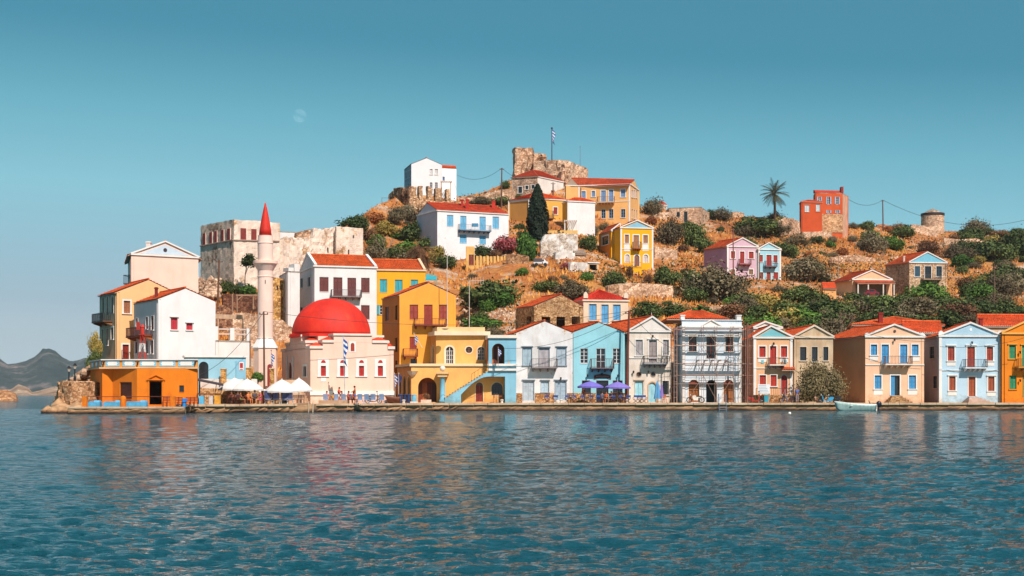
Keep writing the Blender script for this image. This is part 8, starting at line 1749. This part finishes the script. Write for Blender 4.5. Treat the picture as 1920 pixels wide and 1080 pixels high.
def director_chair(px, label, Y=157.8, rot=0, c='24509a', group='blue canvas folding chairs on the quay', z=QZ, first=[None]):
    cx = PT(px, 0, Y).x; root = thing('folding_chair', label, 'chair', (cx, Y, z), group); wd = paint('5a2418', .5)
    if first[0] is None:
        ms = []
        def cap(name, mb, mat): me = bpy.data.meshes.new(name); me.from_pydata([tuple(v) for v in mb.v], [], mb.f); me.materials.append(mat); ms.append((name, me))
        for y in (-.22, .22):
            for s in (-1, 1): cap('leg', MB().bar((-s*.26, y, 0), (s*.26, y, .46), .035, .035), wd)
        cap('seat', MB().box((-.27, -.23, .44), (.27, .23, .47)), paint(c, .9)); cap('backrest', MB().box((-.27, .2, .66), (.27, .225, .88)), paint(c, .9))
        for s in (-1, 1): cap('armrest', MB().bar((s*.28, -.24, .64), (s*.28, .24, .64), .05, .03), wd); cap('upright', MB().bar((s*.27, .21, .46), (s*.27, .21, .9), .03, .03, (0, 1, 0)).bar((s*.27, -.21, .46), (s*.27, -.21, .64), .03, .03, (0, 1, 0)), wd)
        first[0] = ms
    for nm, me in first[0]: o = bpy.data.objects.new(nm, me); COL.objects.link(o); o.parent = root
    root.rotation_euler = (0, 0, rot); return root
cl = [(1026, 'leftmost blue folding chair, before the white gabled house'), (1040.5, 'second blue folding chair from the left, before the white house door'), (1063.5, 'blue folding chair at the corner of the white and turquoise houses'), (1076, 'blue folding chair beside the small table at the turquoise house corner'), (1093.5, 'blue folding chair under the left edge of the blue parasol'), (1107, 'blue folding chair right under the left blue parasol'), (1121, 'blue folding chair left of the seated man in blue'), (1150, 'blue folding chair under the right periwinkle parasol'), (1165.5, 'blue folding chair by the stone bar counter'), (1177, 'blue folding chair at the foot of the reddish pole'), (1192, 'first of three blue chairs before the cream waterfront house'), (1199.5, 'middle of three blue chairs before the cream waterfront house'), (1207.5, 'last of three blue chairs before the cream waterfront house')]
for i, (px, lb) in enumerate(cl): director_chair(px, lb, rot=(.2, -.3, math.pi+.2, .1)[i % 4], Y=157.9+(i % 3)*.2)
def table(px, label, Y, z=QZ, c='b8a898', r=.38, group=None, h=.74):
    cx = PT(px, 0, Y).x; root = thing('cafe_table', label, 'table', (cx, Y, z), group); MB().lathe((cx, Y, z), [(r, h-.03), (r, h)], 16).build('tabletop', paint(c), root); MB().tube((cx, Y, z), (cx, Y, z+h-.03), .035, .035, 8).build('pedestal', flat('4a3c38'), root); MB().lathe((cx, Y, z), [(.24, 0), (.05, .05)], 12).build('foot', flat('4a3c38'), root)
table(1069.8, 'small table between two blue chairs at the turquoise house corner', 158.2); table(1200, 'small table with a purple cloth before the cream waterfront house', 158.9, c='8a80c0'); table(1100.5, 'round table under the left blue parasol', 158.4)
table(1171, 'small table before the stone bar counter', 158.6); table(434, 'wooden table under the leftmost white parasol', 142, c='6a3422'); table(455, 'wooden table with the seated group', 142.2, c='6a3422'); table(481, 'wooden table beside the woman in pink', 142.4, c='6a3422'); table(935, 'table with orange flowers under the blue stair', 161.2, c='c86a3c'); table(536, 'table under the wide white parasol', 145, c='8a6a50')
def wood_chair(px, label, Y, c='5a2418', z=QZ, rot=0, group='dark wooden cafe chairs', back=.95):
    cx = PT(px, 0, Y).x; root = thing('wooden_chair', label, 'chair', (cx, Y, z), group); m = paint(c, .5)
    for x in (-.19, .19):
        for y in (-.19, .19): MB().bar((cx+x, Y+y, z), (cx+x, Y+y, z+(.45 if y < 0 else back)), .04, .04, (0, 1, 0)).build('leg', m, root)
    MB().box((cx-.21, Y-.21, z+.43), (cx+.21, Y+.21, z+.47)).build('seat', m, root)
    for k in range(3): MB().box((cx-.19, Y+.175, z+.58+k*.13), (cx+.19, Y+.2, z+.65+k*.13)).build('back_slat', m, root)
    root.rotation_euler = (0, 0, 0)
for px, lb, Y, c in ((430, 'dark wooden chair left of the first cafe table', 142.2, '5a2418'), (440, 'dark wooden chair behind the first cafe table', 143.4, '6a2a1c'), (447, 'dark chair between the first two cafe tables', 142.6, '5a2418'), (451.5, 'red-brown chair behind the seated group', 143.6, '8a3824'), (462, 'wooden chair of the sunbather in orange', 142.2, '8a3c24'), (488, 'wooden chair of the woman in pink', 142.4, '8a3824'), (496, 'dark chair at the foot of the utility pole', 143.4, '5a2418'), (513, 'red-brown chair behind the slatted blue chairs', 144.5, '8a3c24'), (553, 'orange-brown chair right of the slatted blue chairs', 144.8, 'a84a28'), (561.5, 'dark red chair with a draped cloth under the rightmost white parasol', 145.2, '5a1c1c'), (566.5, 'second dark red chair under the rightmost white parasol', 145.4, '5a1c1c'),
    (928, 'wooden chair left of the flower table under the blue stair', 161.3, '8a3424'), (942, 'wooden chair right of the flower table under the blue stair', 161.3, '6a2a1c'), (931.5, 'pale chair in front of the flower table', 160.6, 'c89a70'), (1246, 'orange chair behind the folded parasols', 160.5, 'c85a24'), (309, 'red-brown chair right of the cafe door', 134.8, '7a2420'), (316, 'red and white chair by the terrace gap', 134.9, '8a2c28'), (331, 'leftmost chair of the row on the right of the cafe terrace', 135.0, '8a2c28'), (337, 'second chair of the row on the right cafe terrace', 135.0, '6a2430'), (352, 'dark red chair beyond the blue round stool', 135.1, '8a2428'), (360, 'next to last chair of the cafe terrace row', 135.1, '7a2430'), (367, 'last chair of the cafe terrace row', 135.2, '8a2c28')):
    wood_chair(px, lb, Y, c, z=gz if px < 370 else QZ)
MB_ = MB()
bs = thing('blue_stool', 'bright blue round-backed stool in the cafe terrace row', 'stool', (PT(345.5, 0, 135).x, 135, gz)); q = bs.location
MB().lathe(q, [(.2, 0), (.17, .4), (.24, .45)], 12).build('seat', paint('2a86d0'), bs); MB().box((q.x-.22, q.y+.18, gz+.45), (q.x+.22, q.y+.22, gz+.8)).build('backrest', paint('2a86d0'), bs)
def slat_chair(px, label, Y, c='5c74a8', frame='f0ece8', group=None, s=1.0, recl=.25):
    cx = PT(px, 0, Y).x; z = QZ; root = thing('slatted_chair', label, 'chair', (cx, Y, z), group); fr = paint(frame, .4); cm = paint(c, .7); w_ = .27*s
    for x in (-w_, w_):
        MB().bar((cx+x, Y+.3, z), (cx+x, Y-.3, z+.38), .035, .035, (0, 1, 0)).build('leg', fr, root); MB().bar((cx+x, Y-.3, z), (cx+x, Y+.25, z+.42), .035, .035, (0, 1, 0)).build('leg', fr, root)
        MB().bar((cx+x, Y-.32, z+.6), (cx+x, Y+.2, z+.62), .04, .03).build('armrest', fr, root)
    MB().box((cx-w_, Y-.28, z+.37), (cx+w_, Y+.2, z+.41)).build('seat', cm, root)
    nb = 7; 
    for k in range(nb): x = cx-w_+2*w_*(k+.5)/nb; MB().bar((x, Y-.22, z+.42), (x, Y-.22-recl, z+1.05*s+.04*math.sin(math.pi*(k+.5)/nb)), 2*w_/nb-.008, .025, (0, 1, 0)).build('back_slat', cm, root)
    MB().bar((cx-w_, Y-.25, z+.5), (cx+w_, Y-.25, z+.5), .03, .03).build('back_rail', fr, root)
for px, lb in ((503.5, 'leftmost slatted dark blue chair facing away on the quay'), (518.5, 'second slatted dark blue chair on the quay, the widest'), (534, 'third slatted dark blue chair under the wide white parasol'), (544.5, 'rightmost of the four slatted dark blue chairs')): slat_chair(px, lb, 143.6, '46588c', s=1.25 if px != 544.5 else 1.1)
for px, lb in ((675.5, 'pale blue resin chair right of the man in blue trunks'), (688, 'pale blue resin chair left of the parked scooter'), (700, 'low pale blue lounge chair in front of the scooter'), (716, 'pale blue lounge chair right of the scooter'), (611, 'light blue chair behind the sunbather in pink'), (631, 'light blue chair behind the woman in red'), (644.5, 'pale blue chair beside the flagpole foot'), (656, 'pale white-blue chair behind the two bathers')): slat_chair(px, lb, 147.2 if px > 660 else 148.4, 'a0bce4', 'c8d8f0', s=.95)
for px, lb, c in ((750.5, 'leftmost dark blue bin beside the striped flags', '28406c'), (759, 'middle dark blue bin before the arcade', '22365e'), (767, 'right dark blue bin next to the pale blue bollard', '28406c')):
    Y = 156.8; q = PT(px, 0, Y); root = thing('rubbish_bin', lb, 'bin', (q.x, Y, QZ)); MB().lathe((q.x, Y, QZ), [(.2, 0), (.24, .85), (.22, .88)], 14).build('body', paint(c, .4), root); MB().lathe((q.x, Y, QZ), [(.26, .88), (.26, .95), (.1, 1.0)], 14).build('lid', paint(c, .4), root)
q = PT(776.5, 0, 156.4); bo = thing('bollard', 'short pale blue round pier with a white base before the big arch', 'bollard', (q.x, q.y, QZ)); MB().lathe((q.x, q.y, QZ), [(.33, .18), (.3, .25), (.28, .85), (.31, .92), (.02, .96)], 18).build('shaft', plaster('7cc4e4', .15), bo); MB().box((q.x-.42, q.y-.4, QZ), (q.x+.42, q.y+.4, QZ+.18)).build('base', plaster('f6f0ea', .1), bo)
q = PT(799, 0, 157.6); pb = thing('planter_box', 'white planter box with dark plants before the big arch', 'planter', (q.x, q.y, QZ)); MB().box((q.x-.58, q.y-.25, QZ), (q.x+.58, q.y+.25, QZ+.38)).build('box', plaster('f2dcc8', .2), pb)
V, F_ = leaves(500, 9, lobes=6, size=.1); c = bpy.data.objects.new('foliage', np_mesh('foliage', V*np.array([.7, .4, .75]), F_, LM['brown'])); COL.objects.link(c); c.parent = pb; c.location = (0, 0, .4)
q = PT(1164, 0, 160.6); bc2 = thing('bar_counter', 'stone bar counter with a brown top before the turquoise house', 'counter', (q.x, q.y, QZ)); a, b = PT(1141, 0, 160.6).x, PT(1171, 0, 160.6).x
MB().box((a+.1, 160.4, QZ), (b-.1, 160.9, QZ+1.0)).build('base', stone('c8935c', '8a5a34', 'e2bb8c', 3.2), bc2); MB().box((a, 160.3, QZ+1.0), (b, 161, QZ+1.1)).build('counter_top', paint('7a3c24'), bc2)
q = PT(1430, 0, 160.4); ns = thing('notice_board', 'white printed notice board standing before the small peach house', 'sign', (q.x, q.y, QZ)); a, b = PT(1421, 0, 160.4).x, PT(1443.5, 0, 160.4).x; z0, z1 = zat(738, 160.4), zat(720.5, 160.4)
MB().box((a, 160.4, z0), (b, 160.45, z1)).build('board', plaster('eef0f2', .1), ns)
for x in (a+.1, b-.15): MB().box((x, 160.46, QZ), (x+.06, 160.52, z1)).build('post', paint('b8a8a0'), ns)
rr = random.Random(6)
for k in range(5): z = z1-.16-k*.18; MB().box((a+.1, 160.385, z), (b-.1-rr.uniform(0, .4), 160.398, z+.04)).build('text_line', flat('9aa8b4'), ns)
q = PT(1436.5, 0, 160); tb = thing('wheelie_bin', 'turquoise wheeled bin under the notice board', 'bin', (q.x, q.y, QZ)); MB().hexa([(q.x-.22, 159.8, QZ+.1), (q.x+.22, 159.8, QZ+.1), (q.x+.22, 160.2, QZ+.1), (q.x-.22, 160.2, QZ+.1)], [(q.x-.28, 159.75, QZ+.85), (q.x+.28, 159.75, QZ+.85), (q.x+.28, 160.25, QZ+.85), (q.x-.28, 160.25, QZ+.85)]).build('body', paint('3a9ab0', .5), tb); MB().box((q.x-.3, 159.72, QZ+.855), (q.x+.3, 160.28, QZ+.92)).build('lid', paint('48a8bc', .5), tb)
W = h15.WF; ter = thing('front_terrace', 'low stone terrace with a brown railing before the small peach house', 'terrace', W.pt(0, QZ, 1.2)); zt = W.at(1450, 738.5)[1]-.12
MB().hexa([W.pt(0, QZ-.1, 1.2), W.pt(W.L, QZ-.1, 1.2), W.pt(W.L, QZ-.1, .08), W.pt(0, QZ-.1, .08)], [W.pt(0, zt, 1.2), W.pt(W.L, zt, 1.2), W.pt(W.L, zt, .08), W.pt(0, zt, .08)]).build('base', stone('c8935c', '8a5a34', 'e2bb8c', 2.6), ter)
k = MB()
for i in range(19): u = W.L*i/18; k.bar(W.pt(u, zt, 1.12), W.pt(u, zt+.75, 1.12), .03 if i % 6 else .06, .03, (0, 1, 0))
k.bar(W.pt(0, zt+.75, 1.12), W.pt(W.L, zt+.75, 1.12), .05, .05); k.build('railing', paint('5a3a2c'), ter)
for i, px in enumerate((757, 941, 1052, 1176)):
    Y = qedge(px)+.6; q = PT(px, 0, Y); o = MB().lathe((q.x, Y, QZ+.02), [(.16, 0), (.13, .22), (.2, .3), (.16, .38), (.02, .4)], 12).build('mooring_bollard', plaster('f0e6da', .2)); tag(o, ('white mooring bollard before the customs arcade', 'white mooring bollard below the blue bay', 'white mooring bollard before the white gabled house', 'white mooring bollard at the reddish pole')[i], 'bollard')
ld = thing('quay_ladder', 'pale blue swimming ladder hooked over the quay edge', 'ladder', PT(1354, 757, 158))
for px in (1347.5, 1361): q = PT(px, 0, 158.1); MB().path([(q.x, 158.5, QZ), (q.x, 158.4, QZ+.95), (q.x, 158.15, QZ+1.05), (q.x, 157.85, QZ+.7), (q.x, 157.6, -.2)], .03, 6).build('rail', paint('5a88a8', .4), ld)
for z in (.1, .4, .7): MB().tube((PT(1347.5, 0, 158.1).x, 157.65, z), (PT(1361, 0, 158.1).x, 157.65, z), .025, .025, 6).build('rung', paint('5a88a8', .4), ld)
pl = thing('bathing_platform', 'small wooden landing stage with posts below the rightmost white parasol', 'jetty', PT(568, 760, 144.4))
a, b = PT(553, 0, 143.6).x, PT(580, 0, 143.6).x
for k in range(6): MB().box((a, 143.4+k*.22, QZ+.02), (b, 143.6+k*.22, QZ+.1)).build('plank', paint('b8987c'), pl)
MB().box((a-.2, 143.35, -.8), (b+.5, 145.2, QZ-.02)).build('foundation', MC['quaywall'], pl)
for x in (PT(578.5, 0, 143.3).x, PT(586.5, 0, 143.3).x): MB().tube((x, 143.3, -.6), (x, 143.3, QZ+.15), .06, .06, 8).build('post', paint('c8b49c'), pl)
q = PT(622, 0, 147.2); tag(MB().box((PT(597, 0, 147.2).x, 147.2, QZ-.02), (PT(651, 0, 147.2).x, 149.4, QZ+.36)).build('sunbathing_step', plaster('d8b494', .4)), 'low raised stone step where the bathers sit before the mosque', 'platform')
rbt = thing('rowing_boat', 'old brown wooden rowing boat drawn up on the quay before the mosque corner', 'boat', PT(735, 757, 153.5)); a, b = PT(722, 0, 153).x, PT(750, 0, 153).x; V = []; Fs = []
for i in range(11):
    t = i/10; x = a+(b-a)*t; w_ = .55*math.sin(math.pi*min(1, (t+.02)*.75+.0))**.8+.02; top = QZ+.78-.35*t+.25*t*t
    for j in range(7): s = (j-3)/3; V.append((x+(.35*(1-abs(s))*(1-t)), 153.4+w_*s, QZ+.08+(top-QZ-.08)*abs(s)**1.4))
for i in range(10):
    for j in range(6): q = i*7+j; Fs.append((q, q+7, q+8, q+1))
Fs.append(tuple(70+j for j in range(7))); ob = MB().add(V, Fs).build('hull', paint('7a4a38', .8), rbt, True); sm = ob.modifiers.new('thickness', 'SOLIDIFY'); sm.thickness = .05
k = MB()
for s in (0, 6):
    for i in range(10): k.tube(V[i*7+s], V[(i+1)*7+s], .035, .035, 5)
k.build('gunwale', paint('9a6a50', .8), rbt)
pr = thing('timber_pergola', 'brown timber pergola frame on the stone terrace left of the minaret', 'pergola', PT(445, 586, 172)); wd = paint('a88468', .9)
for px, pt, pb in ((436, 551, 586), (444.5, 554, 586), (475, 554, 580)): MB().tube(PT(px, pb, 171), PT(px, pt, 171), .09, .08, 6).build('post', wd, pr)
MB().bar(PT(443, 553.5, 171), PT(484, 553.5, 171), .16, .16).build('beam', wd, pr); MB().bar(PT(445, 563, 171), PT(455, 554.5, 171), .12, .12).build('brace', wd, pr)
pr2 = thing('rooftop_shade', 'pale timber shade frame over the white roof terrace', 'pergola', PT(405, 640, 164)); wd2 = paint('d0ac8c', .9)
for px, pb in ((409, 640), (455.5, 640)): MB().tube(PT(px, pb, 164), PT(px, 593, 164), .09, .08, 6).build('post', wd2, pr2)
MB().bar(PT(404, 593, 164), PT(458, 595, 164), .2, .5).build('beam', wd2, pr2); MB().bar(PT(457, 594, 164), PT(458, 596, 168), .2, .4).build('beam', wd2, pr2)
rf_ = thing('fence_frame', 'rusty metal fence frame left of the roofless ruin', 'fence', PT(716, 400, 293))
for px in (716, 728): MB().tube(PT(px, 402, 293), PT(px, 370.5, 293), .05, .05, 5).build('post', paint('8a6a5c'), rf_)
for py in (371, 380): MB().tube(PT(716, py, 293), PT(728, py, 293), .04, .04, 5).build('rail', paint('8a6a5c'), rf_)
dish = thing('satellite_dish', 'round satellite dish at the corner of the customs building roof', 'antenna', PT(834.5, 618, 164)); q = PT(834.5, 616, 164); MB().lathe(q+Vector((0, 0, -.3)), [(.45, .3), (.3, .18), (.05, .12)], 16).build('dish', flat('c8bcb4'), dish)
def skinned(pts, edges, radii, name, mat, parent, org, root=0, lv=1):
    me = bpy.data.meshes.new(name); me.from_pydata([tuple(p) for p in pts], edges, []); ob = bpy.data.objects.new(name, me); COL.objects.link(ob)
    ob.modifiers.new('skin', 'SKIN'); 
    for i, r in enumerate(radii): me.skin_vertices[0].data[i].radius = (r, r) if isinstance(r, float) else r
    me.skin_vertices[0].data[root].use_root = True
    s = ob.modifiers.new('sub', 'SUBSURF'); s.levels = lv; s.render_levels = lv
    dg = bpy.context.evaluated_depsgraph_get(); m2 = bpy.data.meshes.new_from_object(ob.evaluated_get(dg)); bpy.data.objects.remove(ob)
    m2.name = name; m2.materials.clear(); m2.materials.append(mat); m2.polygons.foreach_set('use_smooth', [True]*len(m2.polygons))
    o = bpy.data.objects.new(name, m2); COL.objects.link(o); o.parent = parent; return o
def person(px, label, Y, pose='stand', skin='c88458', top=None, bottom='3a5aa8', hair='3a2418', face=0, z=QZ, H=1.74, trousers=False, hat=None, arm=None):
    cx = PT(px, 0, Y).x; root = thing('person', label, 'person', (cx, Y, z)); k = H/1.74
    J = dict(pelvis=(0, 0, .93), belly=(0, 0, 1.1), chest=(0, -.01, 1.32), neck=(0, 0, 1.47), head=(0, -.02, 1.58), crown=(0, -.015, 1.68), shL=(-.18, 0, 1.4), shR=(.18, 0, 1.4), elL=(-.24, .03, 1.13), elR=(.24, .03, 1.13), haL=(-.25, -.06, .88), haR=(.25, -.06, .88),
             hiL=(-.09, 0, .9), hiR=(.09, 0, .9), knL=(-.1, -.02, .49), knR=(.1, -.02, .49), anL=(-.1, .02, .09), anR=(.1, .02, .09), toL=(-.11, -.14, .03), toR=(.11, -.14, .03))
    if pose == 'sit':
        for q in ('pelvis', 'belly', 'chest', 'neck', 'head', 'crown', 'shL', 'shR', 'elL', 'elR', 'hiL', 'hiR'): x, y, z_ = J[q]; J[q] = (x, y, z_-.43)
        J.update(knL=(-.12, -.42, .5), knR=(.12, -.42, .5), anL=(-.12, -.44, .09), anR=(.12, -.44, .09), toL=(-.12, -.58, .03), toR=(.12, -.58, .03), haL=(-.16, -.3, .62), haR=(.16, -.3, .62), elL=(-.25, -.04, .78), elR=(.25, -.04, .78))
    if pose == 'walk': J.update(knL=(-.09, -.2, .52), anL=(-.09, -.3, .11), toL=(-.09, -.44, .07), knR=(.09, .08, .5), anR=(.09, .34, .15), toR=(.09, .24, .04), haL=(-.25, .22, .95), elL=(-.24, .16, 1.14), haR=(.25, -.24, 1.0), elR=(.24, -.04, 1.12))
    if arm == 'reach': J.update(elL=(-.2, -.2, 1.2), haL=(-.14, -.44, 1.14), elR=(.2, -.18, 1.2), haR=(.12, -.42, 1.12))
    if arm == 'up': J.update(elR=(.26, -.1, 1.3), haR=(.2, -.22, 1.5))
    c, s = math.cos(face), math.sin(face)
    P = {n: Vector((x*c-y*s, x*s+y*c, z_))*k for n, (x, y, z_) in J.items()}
    names = list(P); idx = {n: i for i, n in enumerate(names)}
    R = dict(pelvis=.13, belly=.115, chest=.14, neck=.055, head=.095, crown=.08, shL=.06, shR=.06, elL=.042, elR=.042, haL=.035, haR=.035, hiL=.085, hiR=.085, knL=.058, knR=.058, anL=.04, anR=.04, toL=.035, toR=.035)
    E = [('pelvis', 'belly'), ('belly', 'chest'), ('chest', 'neck'), ('neck', 'head'), ('head', 'crown'), ('chest', 'shL'), ('shL', 'elL'), ('elL', 'haL'), ('chest', 'shR'), ('shR', 'elR'), ('elR', 'haR'), ('pelvis', 'hiL'), ('hiL', 'knL'), ('knL', 'anL'), ('anL', 'toL'), ('pelvis', 'hiR'), ('hiR', 'knR'), ('knR', 'anR'), ('anR', 'toR')]
    skinned([P[n] for n in names], [(idx[a], idx[b]) for a, b in E], [R[n]*k for n in names], 'body', flat(skin, .6), root, None, idx['pelvis'])
    def garment(nm, joints, edges, grow, mat):
        ii = {n: i for i, n in enumerate(joints)}; skinned([P[n] for n in joints], [(ii[a], ii[b]) for a, b in edges], [(R[n]+grow)*k for n in joints], nm, mat, root, None, 0)
    if top:
        P['slL'] = P['shL'].lerp(P['elL'], .55); P['slR'] = P['shR'].lerp(P['elR'], .55); R['slL'] = R['slR'] = .05
        garment('shirt', ['chest', 'belly', 'pelvis', 'shL', 'slL', 'shR', 'slR'], [('chest', 'belly'), ('belly', 'pelvis'), ('chest', 'shL'), ('shL', 'slL'), ('chest', 'shR'), ('shR', 'slR')], .016, flat(top, .9))
    if bottom:
        f = .92 if trousers else .55; P['lgL'] = P['hiL'].lerp(P['knL'], .55); P['lgR'] = P['hiR'].lerp(P['knR'], .55); R['lgL'] = R['lgR'] = .075; P['b1'] = P['pelvis'].lerp(P['belly'], .3); R['b1'] = .125
        if trousers: garment('trousers', ['pelvis', 'b1', 'hiL', 'knL', 'anL', 'hiR', 'knR', 'anR'], [('pelvis', 'b1'), ('pelvis', 'hiL'), ('hiL', 'knL'), ('knL', 'anL'), ('pelvis', 'hiR'), ('hiR', 'knR'), ('knR', 'anR')], .02, flat(bottom, .9))
        else: garment('shorts', ['pelvis', 'b1', 'hiL', 'lgL', 'hiR', 'lgR'], [('pelvis', 'b1'), ('pelvis', 'hiL'), ('hiL', 'lgL'), ('pelvis', 'hiR'), ('hiR', 'lgR')], .02, flat(bottom, .9))
    hc = Vector(P['crown']); m = MB().ball(hc+Vector((0, 0, .0))+Vector((-s*-.03, c*.03, 0)), .108*k, 12, 8, (1, 1, .95)); o = m.build('hair' if not hat else 'hat', flat(hat or hair, .8), None, True); o.parent = root
    hd = Vector(P['head']); fw = Vector((s, -c, 0))
    m = MB().ball(hd+fw*.098*k, .018, 6, 4).build('nose', flat(skin, .6), None, True); m.parent = root
person(665.5, 'shirtless man in blue swimming trunks standing on the quay edge', 147.6, 'stand', bottom='3c6cc0', skin='b8683c', face=-1.35, H=1.85, arm='reach')
person(635.5, 'woman in a red swimsuit standing with white shorts', 148.6, 'stand', top='d83028', bottom='f0e4dc', skin='c87850', face=1.2, H=1.72, arm='reach', z=QZ+.0)
person(641, 'seated sunbather with dark hair right of the woman in red', 148.4, 'sit', top=None, bottom='a83c3c', skin='b86c44', face=-.6)
person(653, 'seated sunbather in a red top beside the flagpole', 147.9, 'sit', top='c83830', bottom='8a2c30', skin='b8683c', face=1.4)
person(662.5, 'seated sunbather with dark hair facing the standing man', 147.6, 'sit', top='a03030', bottom='5a2428', skin='a85c38', face=1.2)
person(612.5, 'sunbather in pink sitting with a towel on the stone step', 148.6, 'sit', top='d86068', bottom='6a70a8', skin='c87850', face=.3)
person(625, 'person bending in a bright orange-yellow shirt on the stone step', 148.4, 'sit', top='f0a010', bottom='e89a10', skin='b87040', face=2.8, H=1.5)
person(466, 'seated shirtless man with tanned orange skin under the white parasol', 142.0, 'sit', top=None, bottom='c86a3c', skin='d07840', face=.9)
person(477.5, 'seated man in a dark grey shirt with his back to the water', 142.2, 'sit', top='4a4e5c', bottom='2c2c34', skin='8a5a40', face=2.9, H=1.85)
person(488, 'woman in pink with a pale cap seated at the cafe', 142.1, 'sit', top='c84878', bottom='b84070', skin='d08858', face=-1.0, hat='f0e4dc')
person(499, 'waiter in a white shirt standing beside the utility pole', 145.4, 'stand', top='f4f0ec', bottom='e8e0d8', skin='a86c48', face=.4, trousers=True, H=1.8)
person(446, 'person in dark clothes seated behind the first cafe table', 143.2, 'sit', top='3a3034', bottom='2a2428', skin='8a5a40', face=.5)
person(434, 'dark-haired person in brown seated under the leftmost parasol', 142.8, 'sit', top='6a3428', bottom='3a2824', skin='8a5a40', face=-.4)
person(451, 'person in a green skirt seated in front of the white parasol', 142.0, 'sit', top='8a4034', bottom='5a6a3c', skin='a06a48', face=1.9)
person(513, 'person with dark hair seated behind the slatted blue chairs', 144.9, 'sit', top='7a4838', bottom='3a3030', skin='7a4a34', face=.2)
person(1129, 'man in a blue shirt seated at the turquoise house', 158.6, 'sit', top='2c6890', bottom='30384c', skin='a86c48', face=2.6)
person(1137, 'person in an orange shirt seated under the right parasol', 159.0, 'sit', top='d8602c', bottom='3a2c30', skin='a86c48', face=-.6)
person(1147, 'person in dark blue seated in profile beside the stone bar', 158.5, 'sit', top='28344c', bottom='28303c', skin='9a6444', face=-1.3)
person(1094.5, 'person leaning at the dark ground-floor window of the turquoise house', 161.0, 'stand', top='c86848', bottom='6a4038', skin='b87850', face=0, H=1.7)
person(1471.5, 'man in a purple-grey outfit walking along the quay', 159.2, 'walk', top='7a6a88', bottom='6c6a80', skin='a86c48', face=1.45, trousers=True)
person(1494.5, 'man in a blue shirt and grey trousers standing by the tamarisk', 160.2, 'stand', top='5068a8', bottom='8a7a80', skin='9a6444', face=.1, trousers=True, H=1.82)
person(1529, 'crouched person in pale clothes under the tamarisk', 159.8, 'sit', top='c8b0a0', bottom='8a7468', skin='a87050', face=.8, H=1.2)
hz = MB().box((-4000, -320, -7), (4000, 4400, 175)); ho = hz.build('haze', flat('ffffff')); ho['kind'] = 'stuff'
m = bpy.data.materials.new('thin_haze'); m.use_nodes = True; n = m.node_tree.nodes; n.remove(n['Principled BSDF'])
pv = n.new('ShaderNodeVolumePrincipled'); pv.inputs['Color'].default_value = (.82, .95, 1, 1); pv.inputs['Density'].default_value = .00008; pv.inputs['Anisotropy'].default_value = .2
m.node_tree.links.new(pv.outputs[0], n['Material Output'].inputs['Volume']); ho.data.materials[0] = m; ho.display_type = 'WIRE'
SC.cycles.volume_bounces = 0
